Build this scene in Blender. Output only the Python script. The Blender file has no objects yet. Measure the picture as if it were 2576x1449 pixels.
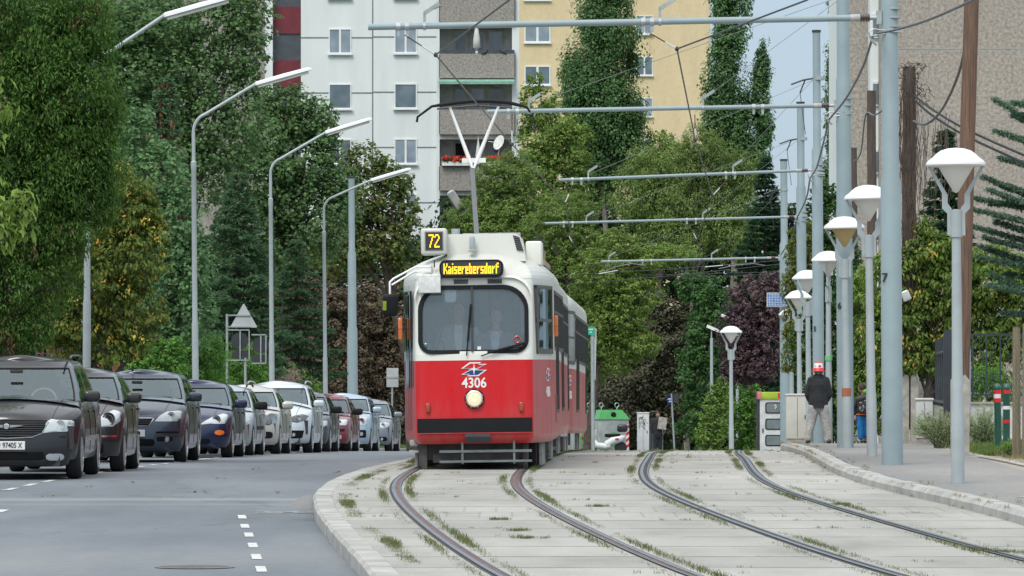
import bpy, math, random
import numpy as np
from mathutils import Vector, Matrix
R = math.radians
F = 13700.0            # focal length in photo pixels (photo taken as 2576 wide)
HY = 950.0             # row of the level line
ZC = 1.6               # camera height
sc = bpy.context.scene
COL = sc.collection
cam = bpy.data.objects.new('camera', bpy.data.cameras.new('camera'))
COL.objects.link(cam)
cam.data.lens = 36.0 * F / 2576.0
cam.data.sensor_width = 36.0
cam.data.shift_y = (HY - 724.5) / 2576.0
cam.data.clip_end = 3000
cam.data.clip_start = 0.5
cam.location = (0, 0, ZC)
cam.rotation_euler = (R(90), 0, 0)
sc.camera = cam
W = bpy.data.worlds.new('World'); sc.world = W; W.use_nodes = True
nt = W.node_tree
bg = nt.nodes['Background']
sky = nt.nodes.new('ShaderNodeTexSky'); sky.sky_type = 'NISHITA'; sky.sun_disc = False
SUN_EL, SUN_AZ = R(52), R(205)     # azimuth from +Y (view direction) clockwise
sky.sun_elevation = SUN_EL; sky.sun_rotation = SUN_AZ
sky.air_density = 1.0; sky.dust_density = 1.0; sky.ozone_density = 1.2; sky.altitude = 200
tcw = nt.nodes.new('ShaderNodeTexCoord'); spw = nt.nodes.new('ShaderNodeSeparateXYZ'); nt.links.new(tcw.outputs['Generated'], spw.inputs[0])
rw = nt.nodes.new('ShaderNodeValToRGB'); nt.links.new(spw.outputs[2], rw.inputs[0])
for e_, (p_, c_) in zip([rw.color_ramp.elements[0], rw.color_ramp.elements[1], rw.color_ramp.elements.new(.12), rw.color_ramp.elements.new(.45)], ((0, (.20, .26, .335)), (1, (.98, .99, 1.0)), (.12, (.27, .335, .41)), (.45, (.63, .67, .70)))):
 e_.position = p_; e_.color = (*c_, 1)
vm = nt.nodes.new('ShaderNodeVectorMath'); vm.operation = 'SCALE'; nt.links.new(rw.outputs[0], vm.inputs[0]); vm.inputs['Scale'].default_value = 1 / .14
mxw = nt.nodes.new('ShaderNodeMix'); mxw.data_type = 'RGBA'; mxw.inputs[0].default_value = .88
nt.links.new(sky.outputs[0], mxw.inputs[6]); nt.links.new(vm.outputs[0], mxw.inputs[7]); nt.links.new(mxw.outputs[2], bg.inputs[0]); bg.inputs[1].default_value = 0.14
sl = bpy.data.lights.new('sun', 'SUN'); so = bpy.data.objects.new('sun', sl); COL.objects.link(so)
sl.energy = 1.2; sl.angle = R(22); sl.color = (1, .96, .9)
sd = Vector((math.sin(SUN_AZ) * math.cos(SUN_EL), math.cos(SUN_AZ) * math.cos(SUN_EL), math.sin(SUN_EL)))
so.rotation_euler = (-sd).to_track_quat('-Z', 'Y').to_euler()
sc.view_settings.view_transform = 'Standard'; sc.view_settings.look = 'None'
sc.view_settings.exposure = 0.82; sc.view_settings.gamma = 1
sc.cycles.max_bounces = 6; sc.cycles.transparent_max_bounces = 12
sc.cycles.diffuse_bounces = 4; sc.cycles.glossy_bounces = 3
try: sc.cycles.use_denoising = True
except Exception: pass
def P(px, py, d):      # world point seen at photo pixel (px, py) at distance d
 return Vector(((px - 1288) * d / F, d, ZC + (HY - py) * d / F))
def PX(px, d): return (px - 1288) * d / F
def prof(pts):
 xs, zs = zip(*pts)
 gx = np.arange(-60, 2400, 1.0)
 gz = np.interp(gx, xs, zs)
 k = np.ones(9) / 9.0
 gp = np.concatenate([np.full(4, gz[0]), gz, np.full(4, gz[-1])])
 gs = np.convolve(gp, k, 'valid') + ZC
 return lambda d: float(np.interp(d, gx, gs))
T = prof([(-60, -1.9), (0, -1.8), (42.5, -1.55), (60, -1.40), (76, -1.27), (86, -1.275), (100, -1.365), (114, -1.52), (130, -1.78), (139, -1.93), (154, -2.18), (183, -2.6), (230, -3.2), (300, -4.2), (500, -7.2), (900, -13), (2400, -36)])
RD = prof([(-60, -2.04), (0, -1.93), (42.5, -1.68), (60, -1.53), (76, -1.40), (86, -1.41), (100, -1.47), (112, -1.57), (120, -1.655), (132, -1.78), (140, -1.895), (150, -2.04), (170, -2.33), (200, -2.72), (230, -3.25), (300, -4.25), (500, -7.3), (900, -13.1), (2400, -36.2)])
PV = prof([(-60, -1.77), (0, -1.66), (42, -1.42), (64, -1.245), (79.4, -1.13), (93.8, -1.20), (109, -1.31), (124, -1.5), (139, -1.72), (154, -1.98), (170, -2.25), (230, -3.1), (300, -4.15), (500, -7.15), (900, -12.9), (2400, -35.9)])
LW = lambda d: RD(d) + 0.12      # left sidewalk
def spl(pts):
 xs, zs = zip(*pts)
 def f(d):
  return float(np.mean([np.interp(d + o, xs, zs) for o in (-4, -2.5, -1, 0, 1, 2.5, 4)]))
 return f
CA = spl([(-20, 4.9), (20, 2.85), (36, 1.25), (40, .86), (44, .54), (48, .25), (53.5, -.10), (60, -.46), (66, -.69), (70, -.74), (76, -.60), (86, -.31), (96, -.05), (110, .49), (130, 1.45), (160, 3.2), (200, 6), (300, 14)])
CB = spl([(-20, 8.0), (20, 5.95), (36, 4.36), (40, 3.98), (44, 3.62), (48, 3.35), (53.5, 3.03), (60, 2.70), (66, 2.48), (70, 2.44), (76, 2.58), (86, 2.92), (96, 3.22), (110, 3.82), (116, 4.10), (130, 4.8), (160, 6.6), (200, 9.4), (300, 17.4)])
KL = spl([(-20, 1.9), (20, .35), (36, -.72), (42.5, -1.08), (48, -1.45), (54, -1.85), (60, -2.20), (66, -2.42), (72, -2.30), (78, -2.0), (84, -1.68), (96, -1.4), (110, -1.0), (130, 0), (160, 1.7), (200, 4.4), (300, 12.5)])
KR = spl([(-20, 10.5), (20, 7.6), (36, 6.05), (48, 5.15), (53.5, 5.03), (57.5, 4.98), (61, 4.72), (66, 4.45), (70.7, 4.32), (76.8, 4.38), (84, 4.62), (92, 4.92), (105, 5.30), (116, 5.7), (130, 6.5), (160, 8.4), (200, 11.2), (300, 19)])
KC = spl([(-20, -9.6), (60, -9.0), (80, -8.25), (101, -7.5), (115, -6.95), (130, -6.25), (150, -5.5), (170, -4.95), (185, -4.2), (196, -3.0), (205, -.8), (212, 4.0), (300, 8)])   # left roadside kerb
def tag(o, label=None, cat=None, group=None, kind=None):
 if label: o['label'] = label
 if cat: o['category'] = cat
 if group: o['group'] = group
 if kind: o['kind'] = kind
 return o
def thing(name, label, cat, loc=(0, 0, 0), rz=0, group=None, kind=None):
 o = bpy.data.objects.new(name, None); COL.objects.link(o)
 o.empty_display_size = .2
 o.location = loc; o.rotation_euler = (0, 0, rz)
 return tag(o, label, cat, group, kind)
def kids(o): return [c for c in list(o.children)]
def dup(root, loc=None, rz=None, label=None, group=None, parent=None):
 c = root.copy(); COL.objects.link(c)
 c.parent = parent
 if loc is not None: c.location = loc
 if rz is not None: c.rotation_euler = (0, 0, rz)
 if label: c['label'] = label
 if group: c['group'] = group
 for ch in kids(root): dup(ch, parent=c)
 return c
class MB:
 def __init__(s): s.v = []; s.f = []; s.m = []; s.cm = 0
 def mat(s, i): s.cm = i; return s
 def add(s, vs, fs):
  b = len(s.v); s.v += [tuple(v) for v in vs]
  for f in fs: s.f.append(tuple(b + i for i in f)); s.m.append(s.cm)
  return s
 def box(s, x0, x1, y0, y1, z0, z1, M=None):
  vs = [(x0, y0, z0), (x1, y0, z0), (x1, y1, z0), (x0, y1, z0), (x0, y0, z1), (x1, y0, z1), (x1, y1, z1), (x0, y1, z1)]
  if M is not None: vs = [M @ Vector(v) for v in vs]
  return s.add(vs, [(0, 3, 2, 1), (4, 5, 6, 7), (0, 1, 5, 4), (1, 2, 6, 5), (2, 3, 7, 6), (3, 0, 4, 7)])
 def bar(s, a, b, w, h, up=(0, 0, 1)):
  a = Vector(a); b = Vector(b); d = (b - a).normalized(); u = Vector(up)
  if abs(d.dot(u)) > .99: u = Vector((0, 1, 0))
  x = d.cross(u).normalized() * w / 2; z = x.cross(d).normalized() * h / 2
  vs = [a - x - z, a + x - z, a + x + z, a - x + z, b - x - z, b + x - z, b + x + z, b - x + z]
  return s.add(vs, [(0, 1, 2, 3), (7, 6, 5, 4), (0, 4, 5, 1), (1, 5, 6, 2), (2, 6, 7, 3), (3, 7, 4, 0)])
 def rbox(s, x0, x1, y0, y1, z0, z1, r, M=None, n=3):   # box with rounded vertical and horizontal corners (plan + profile)
  cx, cy, cz = (x0 + x1) / 2, (y0 + y1) / 2, (z0 + z1) / 2
  hx, hy, hz = (x1 - x0) / 2, (y1 - y0) / 2, (z1 - z0) / 2
  r = min(r, hx * .98, hy * .98, hz * .98)
  rings = []
  for sg in (-1, 1):
   seq = range(n + 1) if sg < 0 else range(n, -1, -1)
   for k in seq:
    a = (k / n) * math.pi / 2
    ins = r * (1 - math.sin(a)); z = cz + sg * (hz - r + r * math.cos(a))
    ring = []
    for q, (sx, sy) in enumerate(((1, 1), (-1, 1), (-1, -1), (1, -1))):
     for j in range(n + 1):
      b = q * math.pi / 2 + (j / n) * math.pi / 2
      rr = r - ins
      ring.append((cx + sx * (hx - r) + rr * math.cos(b), cy + sy * (hy - r) + rr * math.sin(b), z))
    rings.append(ring)
  s.rings(rings, M=M, cap=True); return s
 def rings(s, rings, closed=True, cap=False, M=None):
  n = len(rings[0]); b = len(s.v)
  for r in rings:
   for v in r: s.v.append(tuple(M @ Vector(v)) if M is not None else tuple(v))
  for i in range(len(rings) - 1):
   for j in range(n if closed else n - 1):
    k = (j + 1) % n
    s.f.append((b + i * n + j, b + i * n + k, b + (i + 1) * n + k, b + (i + 1) * n + j)); s.m.append(s.cm)
  if cap:
   s.f.append(tuple(b + j for j in reversed(range(n)))); s.m.append(s.cm)
   e = b + (len(rings) - 1) * n
   s.f.append(tuple(e + j for j in range(n))); s.m.append(s.cm)
  return s
 def tube(s, pts, r, n=8, cap=True):
  pts = [Vector(p) for p in pts]
  rs = r if isinstance(r, (list, tuple)) else [r] * len(pts)
  rings = []; ref = None
  for i, p in enumerate(pts):
   if i == 0: d = pts[1] - p
   elif i == len(pts) - 1: d = p - pts[i - 1]
   else: d = (pts[i + 1] - p).normalized() + (p - pts[i - 1]).normalized()
   d.normalize()
   if ref is None:
    ref = Vector((0, 0, 1)) if abs(d.z) < .9 else Vector((1, 0, 0))
   x = d.cross(ref)
   if x.length < 1e-4: x = d.cross(Vector((0, 1, 0)))
   x.normalize(); y = x.cross(d).normalized(); ref = y
   rings.append([p + (x * math.cos(2 * math.pi * j / n) + y * math.sin(2 * math.pi * j / n)) * rs[i] for j in range(n)])
  s.rings([list(reversed(q)) for q in rings], cap=cap); return s
 def cyl(s, a, b, r, r2=None, n=16, cap=True): return s.tube([a, b], [r, r if r2 is None else r2], n, cap)
 def lathe(s, prof_, n=24, M=None, axis='z'):
  rings = []
  for r, z in prof_:
   ring = []
   for j in range(n):
    a = 2 * math.pi * j / n
    v = (r * math.cos(a), r * math.sin(a), z) if axis == 'z' else ((r * math.cos(a), z, -r * math.sin(a)) if axis == 'y' else (z, r * math.cos(a), r * math.sin(a)))
    ring.append(v)
   rings.append(ring)
  s.rings(rings, M=M, cap=True); return s
 def ball(s, c, rx, ry=None, rz=None, n=12, m=8):
  ry = ry or rx; rz = rz or rx
  pr = [(math.sin(math.pi * i / m), -math.cos(math.pi * i / m)) for i in range(m + 1)]
  pr[0] = (.02, -1); pr[-1] = (.02, 1)
  return s.lathe(pr, n, M=Matrix.Translation(c) @ Matrix.Diagonal((rx, ry, rz, 1)))
 def prism(s, outline, y0, y1, plane='xz'):
  n = len(outline)
  def q(p, y): return (p[0], y, p[1]) if plane == 'xz' else ((y, p[0], p[1]) if plane == 'yz' else (p[0], p[1], y))
  vs = [q(p, y0) for p in outline] + [q(p, y1) for p in outline]
  fs = [tuple(range(n)), tuple(reversed(range(n, 2 * n)))] + [(i, i + n, (i + 1) % n + n, (i + 1) % n) for i in range(n)]
  return s.add(vs, fs)
 def build(s, name, mat, parent=None, smooth=None, loc=None):
  me = bpy.data.meshes.new(name); me.from_pydata(s.v, [], s.f)
  mats = mat if isinstance(mat, (list, tuple)) else [mat]
  for m in mats: me.materials.append(m)
  if len(mats) > 1: me.polygons.foreach_set('material_index', s.m)
  me.update()
  if smooth is not None:
   me.polygons.foreach_set('use_smooth', [True] * len(me.polygons))
   if smooth < 179:
    try: me.set_sharp_from_angle(angle=R(smooth))
    except Exception: pass
  o = bpy.data.objects.new(name, me); COL.objects.link(o); o.parent = parent
  if loc is not None: o.location = loc
  return o
def rrect(x0, x1, z0, z1, r, n=5, rb=None):
 """rounded rectangle outline; r top radius, rb bottom radius"""
 rb = r if rb is None else rb
 out = []
 for cx, cz, a0, rr in ((x1 - rb, z0 + rb, -90, rb), (x1 - r, z1 - r, 0, r), (x0 + r, z1 - r, 90, r), (x0 + rb, z0 + rb, 180, rb)):
  for j in range(n + 1):
   a = R(a0 + 90 * j / n); out.append((cx + rr * math.cos(a), cz + rr * math.sin(a)))
 return out
MATS = {}
def newmat(name):
 m = bpy.data.materials.new(name); m.use_nodes = True
 return m, m.node_tree.nodes, m.node_tree.links, m.node_tree.nodes['Principled BSDF']
def noise(N, L, scale, detail=4, rough=.6, coord='Object', sc3=None):
 tc = N.new('ShaderNodeTexCoord'); mp = N.new('ShaderNodeMapping'); tx = N.new('ShaderNodeTexNoise')
 L.new(tc.outputs[coord], mp.inputs[0]); L.new(mp.outputs[0], tx.inputs['Vector'])
 if sc3: mp.inputs['Scale'].default_value = sc3
 tx.inputs['Scale'].default_value = scale; tx.inputs['Detail'].default_value = detail; tx.inputs['Roughness'].default_value = rough
 return tx
def ramp(N, L, fac, stops):
 r = N.new('ShaderNodeValToRGB'); L.new(fac, r.inputs[0])
 e = r.color_ramp.elements
 while len(e) < len(stops): e.new(.5)
 for i, (p, c) in enumerate(stops):
  e[i].position = p; e[i].color = (c[0], c[1], c[2], 1) if not isinstance(c, (int, float)) else (c, c, c, 1)
 return r
def mix(N, L, a, b, fac, mode='MIX'):
 m = N.new('ShaderNodeMix'); m.data_type = 'RGBA'; m.blend_type = mode
 for s_, v in ((m.inputs[0], fac), (m.inputs[6], a), (m.inputs[7], b)):
  if isinstance(v, (int, float)): s_.default_value = v
  elif isinstance(v, tuple): s_.default_value = (v[0], v[1], v[2], 1)
  else: L.new(v, s_)
 return m.outputs[2]
def plain(name, col, rough=.5, metal=0, coat=0, var=.12, vscale=3, bump=0, spec=.5, vs2=None):
 """simple surface with a little procedural wear"""
 if name in MATS: return MATS[name]
 m, N, L, b = newmat(name)
 tx = noise(N, L, vscale, 5)
 c2 = tuple(max(0, c * (1 - 2 * var)) for c in col); c1 = tuple(min(1, c * (1 + var)) for c in col)
 r = ramp(N, L, tx.outputs[0], [(.3, c2), (.7, c1)])
 L.new(r.outputs[0], b.inputs['Base Color'])
 rr = N.new('ShaderNodeMapRange'); L.new(tx.outputs[0], rr.inputs[0]); rr.inputs[3].default_value = max(.02, rough - .08); rr.inputs[4].default_value = min(1, rough + .1)
 L.new(rr.outputs[0], b.inputs['Roughness'])
 b.inputs['Metallic'].default_value = metal; b.inputs['Coat Weight'].default_value = coat
 b.inputs['Specular IOR Level'].default_value = spec
 if bump:
  t2 = noise(N, L, bump[0], 4); bp = N.new('ShaderNodeBump'); bp.inputs['Strength'].default_value = bump[1]; bp.inputs['Distance'].default_value = bump[2]
  L.new(t2.outputs[0], bp.inputs['Height']); L.new(bp.outputs[0], b.inputs['Normal'])
 MATS[name] = m; return m
def emit(name, col, s):
 if name in MATS: return MATS[name]
 m, N, L, b = newmat(name)
 b.inputs['Base Color'].default_value = (col[0] * .4, col[1] * .4, col[2] * .4, 1)
 b.inputs['Emission Color'].default_value = (col[0], col[1], col[2], 1); b.inputs['Emission Strength'].default_value = s
 MATS[name] = m; return m
def paint(name, col, metal=.35, dirt=.035):
 """car paint with road dust low down"""
 m, N, L, b = newmat(name)
 tx = noise(N, L, 2.2, 5); r = ramp(N, L, tx.outputs[0], [(.35, 0.), (.8, 1.)])
 geo = N.new('ShaderNodeTexCoord'); sp = N.new('ShaderNodeSeparateXYZ'); L.new(geo.outputs['Object'], sp.inputs[0])
 mr = N.new('ShaderNodeMapRange'); L.new(sp.outputs[2], mr.inputs[0]); mr.inputs[1].default_value = .7; mr.inputs[2].default_value = .2; mr.inputs[3].default_value = .05; mr.inputs[4].default_value = 1
 mu = N.new('ShaderNodeMath'); mu.operation = 'MULTIPLY'; L.new(mr.outputs[0], mu.inputs[0]); mu.inputs[1].default_value = dirt * 2.2
 mu2 = N.new('ShaderNodeMath'); mu2.operation = 'MULTIPLY'; L.new(mu.outputs[0], mu2.inputs[0]); L.new(r.outputs[0], mu2.inputs[1])
 c = mix(N, L, col, (.22, .2, .17), mu2.outputs[0])
 L.new(c, b.inputs['Base Color'])
 b.inputs['Metallic'].default_value = metal; b.inputs['Roughness'].default_value = .32
 b.inputs['Coat Weight'].default_value = .6; b.inputs['Coat Roughness'].default_value = .04
 return m
def glassmat(name, tint=(.75, .85, .85), refl=.22, dark=0.0):
 if name in MATS: return MATS[name]
 m, N, L, b = newmat(name)
 N.remove(b); out = [n for n in N if n.type == 'OUTPUT_MATERIAL'][0]
 tr = N.new('ShaderNodeBsdfTransparent'); tr.inputs[0].default_value = (*tint, 1)
 gl = N.new('ShaderNodeBsdfGlossy'); gl.inputs['Roughness'].default_value = .03; gl.inputs[0].default_value = (.70, .84, .88, 1)
 df = N.new('ShaderNodeBsdfDiffuse'); df.inputs[0].default_value = (.42, .49, .52, 1)
 fr = N.new('ShaderNodeFresnel'); fr.inputs[0].default_value = 1.5
 ad = N.new('ShaderNodeMath'); ad.operation = 'ADD'; ad.use_clamp = True; L.new(fr.outputs[0], ad.inputs[0]); ad.inputs[1].default_value = refl
 m1 = N.new('ShaderNodeMixShader'); m1.inputs[0].default_value = dark; L.new(tr.outputs[0], m1.inputs[1]); L.new(df.outputs[0], m1.inputs[2])  # share of a pale diffuse veil, imitating brightness seen in the glass
 m2 = N.new('ShaderNodeMixShader'); L.new(ad.outputs[0], m2.inputs[0]); L.new(m1.outputs[0], m2.inputs[1]); L.new(gl.outputs[0], m2.inputs[2])
 L.new(m2.outputs[0], out.inputs[0]); MATS[name] = m; return m
def leafmat(name, cols, hue=.35, trans=.48, nscale=.55):
 """foliage: colour varies leaf by leaf and branch by branch"""
 if name in MATS: return MATS[name]
 m, N, L, b = newmat(name); out = [n for n in N if n.type == 'OUTPUT_MATERIAL'][0]
 g = N.new('ShaderNodeNewGeometry')
 stops = [(i / max(1, len(cols) - 1), tuple(min(.9, (v * .92 + sum(c) / 3 * .08) * 1.72 + .004) for v in c)) for i, c in enumerate(cols)]
 r = ramp(N, L, g.outputs['Random Per Island'], stops)
 tx = noise(N, L, nscale, 3); r2 = ramp(N, L, tx.outputs[0], [(.3, .68), (.5, 1.), (.72, 1.35)])
 c = mix(N, L, r.outputs[0], r2.outputs[0], hue + .3, 'MULTIPLY')
 L.new(c, b.inputs['Base Color']); b.inputs['Roughness'].default_value = .5; b.inputs['Specular IOR Level'].default_value = .18
 t = N.new('ShaderNodeBsdfTranslucent'); tc2 = mix(N, L, c, (.9, 1, .35), .0); L.new(tc2, t.inputs[0])
 ms = N.new('ShaderNodeMixShader'); ms.inputs[0].default_value = trans
 L.new(b.outputs[0], ms.inputs[1]); L.new(t.outputs[0], ms.inputs[2]); L.new(ms.outputs[0], out.inputs[0])
 MATS[name] = m; return m
steel = plain('galvanised', (.42, .46, .46), .42, .55, var=.1, vscale=6)
polegrey = plain('pole_grey_paint', (.25, .325, .345), .38, .0, var=.05, vscale=2.5, coat=.1)
lampgrey = plain('lamp_grey_paint', (.36, .41, .42), .38, .1, var=.06, vscale=3)
black = plain('black_rubber', (.010, .011, .013), .6, var=.1, spec=.2)
darkm = plain('dark_metal', (.05, .053, .055), .5, .3)
white = plain('white_paint', (.78, .79, .77), .4, var=.03)
brownrust = plain('rust', (.13, .065, .04), .8, var=.2, vscale=12)
chrome = plain('chrome', (.75, .77, .78), .12, 1, var=.03)
def sheet(name, fl, fr, fz, d0, d1, mat, step=1.0, nx=4, dz=0, kind='structure'):
 mb = MB(); rows = []
 ds = np.arange(d0, d1 + .001, step)
 for d in ds:
  a, b = fl(d), fr(d)
  rows.append([(a + (b - a) * i / nx, d, fz(d) + dz) for i in range(nx + 1)])
 mb.rings([list(r) for r in rows], closed=False)
 o = mb.build(name, mat); tag(o, kind=kind); return o
def mat_asphalt(name, base, spec=(.05, .05), patch=True):
 m, N, L, b = newmat(name)
 t1 = noise(N, L, .35, 5, .6, sc3=(1, .22, 1)); t2 = noise(N, L, 60, 3, .7); t3 = noise(N, L, 7, 4)
 r1 = ramp(N, L, t1.outputs[0], [(.3, tuple(c * .74 for c in base)), (.5, base), (.72, tuple(min(1, c * k) for c, k in zip(base, (1.36, 1.30, 1.20))))])
 r2 = ramp(N, L, t2.outputs[0], [(.3, .72), (.7, 1.25)])
 c = mix(N, L, r1.outputs[0], r2.outputs[0], .75, 'MULTIPLY')
 r3 = ramp(N, L, t3.outputs[0], [(.35, .9), (.65, 1.06)])
 c = mix(N, L, c, r3.outputs[0], .8, 'MULTIPLY')
 if patch:   # sealed cracks running across, worn band
  tc = N.new('ShaderNodeTexCoord'); v = N.new('ShaderNodeTexVoronoi'); v.feature = 'DISTANCE_TO_EDGE'; mp = N.new('ShaderNodeMapping'); mp.inputs['Scale'].default_value = (.09, .05, 0)
  n9 = noise(N, L, 1.2, 4); mx = N.new('ShaderNodeMix'); mx.data_type = 'RGBA'; mx.blend_type = 'ADD'; mx.inputs[0].default_value = .12
  L.new(tc.outputs['Object'], mp.inputs[0]); L.new(mp.outputs[0], mx.inputs[6]); L.new(n9.outputs[1], mx.inputs[7]); L.new(mx.outputs[2], v.inputs['Vector']); v.inputs['Scale'].default_value = 1
  r4 = ramp(N, L, v.outputs[0], [(.0, .45), (.004, 1.)])
  c = mix(N, L, c, r4.outputs[0], .6, 'MULTIPLY')
  sp = N.new('ShaderNodeSeparateXYZ'); L.new(tc.outputs['Object'], sp.inputs[0])
  for (yc, hw, amt, col_) in ((66.2, .75, .34, (.34, .345, .34)), (64.3, .4, .22, (.3, .31, .31)), (86.5, .07, .5, (.05, .05, .05)), (79.3, .05, .4, (.05, .05, .05)), (49.0, 3.5, .13, (.30, .29, .26))):
   wn = noise(N, L, .7, 4, sc3=(.8, .6, 1)); ad = N.new('ShaderNodeMath'); ad.operation = 'MULTIPLY_ADD'; L.new(wn.outputs[0], ad.inputs[0]); ad.inputs[1].default_value = hw * 1.2; L.new(sp.outputs[1], ad.inputs[2])
   sb_ = N.new('ShaderNodeMath'); sb_.operation = 'SUBTRACT'; L.new(ad.outputs[0], sb_.inputs[0]); sb_.inputs[1].default_value = yc + hw * .6; ab = N.new('ShaderNodeMath'); ab.operation = 'ABSOLUTE'; L.new(sb_.outputs[0], ab.inputs[0])
   rr_ = N.new('ShaderNodeMapRange'); L.new(ab.outputs[0], rr_.inputs[0]); rr_.inputs[1].default_value = hw; rr_.inputs[2].default_value = hw * .2; rr_.inputs[3].default_value = 0; rr_.inputs[4].default_value = amt
   c = mix(N, L, c, col_, rr_.outputs[0])
 L.new(c, b.inputs['Base Color']); b.inputs['Roughness'].default_value = .85; b.inputs['Specular IOR Level'].default_value = .3
 bp = N.new('ShaderNodeBump'); bp.inputs['Strength'].default_value = .35; bp.inputs['Distance'].default_value = .01
 L.new(t2.outputs[0], bp.inputs['Height']); L.new(bp.outputs[0], b.inputs['Normal'])
 return m
asph = mat_asphalt('road_asphalt', (.150, .170, .190))
pavem = mat_asphalt('pavement_asphalt', (.215, .215, .21), patch=False)
def mat_slabs():
 m, N, L, b = newmat('track_concrete')
 tc = N.new('ShaderNodeTexCoord'); sp = N.new('ShaderNodeSeparateXYZ'); L.new(tc.outputs['Object'], sp.inputs[0])
 t1 = noise(N, L, .9, 6, .65, sc3=(1, .3, 1)); t2 = noise(N, L, 35, 3); t0 = noise(N, L, .16, 2, sc3=(1, .5, 1))
 r1 = ramp(N, L, t1.outputs[0], [(.28, (.265, .262, .238)), (.5, (.345, .342, .315)), (.75, (.41, .405, .375))])
 r2 = ramp(N, L, t2.outputs[0], [(.3, .86), (.7, 1.1)])
 c = mix(N, L, r1.outputs[0], r2.outputs[0], .8, 'MULTIPLY')
 r0 = ramp(N, L, t0.outputs[0], [(.35, .86), (.65, 1.08)]); c = mix(N, L, c, r0.outputs[0], .9, 'MULTIPLY')
 dv = N.new('ShaderNodeMath'); dv.operation = 'DIVIDE'; L.new(sp.outputs[1], dv.inputs[0]); dv.inputs[1].default_value = 2.2
 fl = N.new('ShaderNodeMath'); fl.operation = 'FLOOR'; L.new(dv.outputs[0], fl.inputs[0])
 wn = N.new('ShaderNodeTexWhiteNoise'); wn.noise_dimensions = '1D'; L.new(fl.outputs[0], wn.inputs['W'])
 rt = ramp(N, L, wn.outputs[0], [(0, .88), (1, 1.08)]); c = mix(N, L, c, rt.outputs[0], 1, 'MULTIPLY')
 fr = N.new('ShaderNodeMath'); fr.operation = 'FRACT'; L.new(dv.outputs[0], fr.inputs[0])
 jn = N.new('ShaderNodeMath'); jn.operation = 'PINGPONG'; L.new(dv.outputs[0], jn.inputs[0]); jn.inputs[1].default_value = .5
 tj = noise(N, L, 3.5, 4); ad = N.new('ShaderNodeMath'); ad.operation = 'MULTIPLY_ADD'; L.new(tj.outputs[0], ad.inputs[0]); ad.inputs[1].default_value = -.02; L.new(jn.outputs[0], ad.inputs[2])
 rj = ramp(N, L, ad.outputs[0], [(0., .28), (.010, .5), (.022, 1.)])
 tb_ = noise(N, L, 1.1, 3, sc3=(1, 3, 1)); rb_ = ramp(N, L, tb_.outputs[0], [(.36, .15), (.6, .95)])
 c = mix(N, L, c, rj.outputs[0], rb_.outputs[0], 'MULTIPLY')
 mk = N.new('ShaderNodeMath'); mk.operation = 'COMPARE'; L.new(sp.outputs[1], mk.inputs[0]); mk.inputs[1].default_value = 57.6; mk.inputs[2].default_value = 1.6
 bk = N.new('ShaderNodeTexBrick'); bk.inputs['Scale'].default_value = 1; bk.inputs['Brick Width'].default_value = .34; bk.inputs['Row Height'].default_value = 1.6; bk.inputs['Mortar Size'].default_value = .014
 bk.inputs['Color1'].default_value = (1, 1, 1, 1); bk.inputs['Color2'].default_value = (.9, .9, .9, 1); bk.inputs['Mortar'].default_value = (.74, .72, .68, 1); L.new(tc.outputs['Object'], bk.inputs['Vector'])
 cb_ = mix(N, L, c, bk.outputs[0], .8, 'MULTIPLY'); c = mix(N, L, c, cb_, mk.outputs[0])
 L.new(c, b.inputs['Base Color']); b.inputs['Roughness'].default_value = .85; b.inputs['Specular IOR Level'].default_value = .3
 bp = N.new('ShaderNodeBump'); bp.inputs['Strength'].default_value = .3; bp.inputs['Distance'].default_value = .01
 L.new(t2.outputs[0], bp.inputs['Height']); L.new(bp.outputs[0], b.inputs['Normal'])
 return m
slabs = mat_slabs()
kerbm = plain('kerb_stone', (.365, .365, .34), .8, var=.16, vscale=1.7, bump=(25, .4, .01))
soil = plain('soil', (.12, .125, .07), .95, var=.3, vscale=1.2)
gravelm = plain('gravel_dirt', (.33, .30, .25), .95, var=.28, vscale=2.2, bump=(30, .6, .02))
lawn = plain('lawn_green', (.07, .12, .035), .95, var=.3, vscale=2)
markw = plain('marking_white', (.54, .55, .54), .7, var=.16, vscale=9)
mb = MB(); rows = []
for d in list(np.arange(-40, 320, 4.0)) + [360, 420, 500, 620, 800, 1100, 1500, 2200]:
 z = min(RD(d), T(d)) - .15
 rows.append([(x, d, z - (0 if abs(x) < 60 else .3)) for x in (-900, -200, -60, -30, -12, 0, 12, 30, 60, 200, 900)])
mb.rings(rows, closed=False)
tag(mb.build('ground', lawn), kind='structure')
sheet('road', lambda d: KC(d), lambda d: KL(d), RD, -30, 230, asph, nx=6)
sheet('tram_track_bed', lambda d: KL(d) + .2, lambda d: KR(d), T, -30, 240, slabs, nx=6)
sheet('pavement', lambda d: KR(d) + .23, lambda d: KR(d) + (2.25 + .9 * min(1, max(0, (d - 92) / 10)) if d > 60 else 2.35), PV, -30, 240, pavem, nx=3, dz=0)
sheet('verge', lambda d: KR(d) + (2.25 + .9 * min(1, max(0, (d - 92) / 10)) if d > 60 else 2.35), lambda d: 40, lambda d: PV(d) - .006, -30, 240, gravelm, nx=6)
sheet('left_sidewalk', lambda d: KC(d) - 1.9, lambda d: KC(d) - .2, LW, -30, 204, pavem, nx=2)
sheet('garden_ground', lambda d: -60, lambda d: KC(d) - 1.9, lambda d: LW(d) - .01, -30, 204, soil, nx=3)
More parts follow.
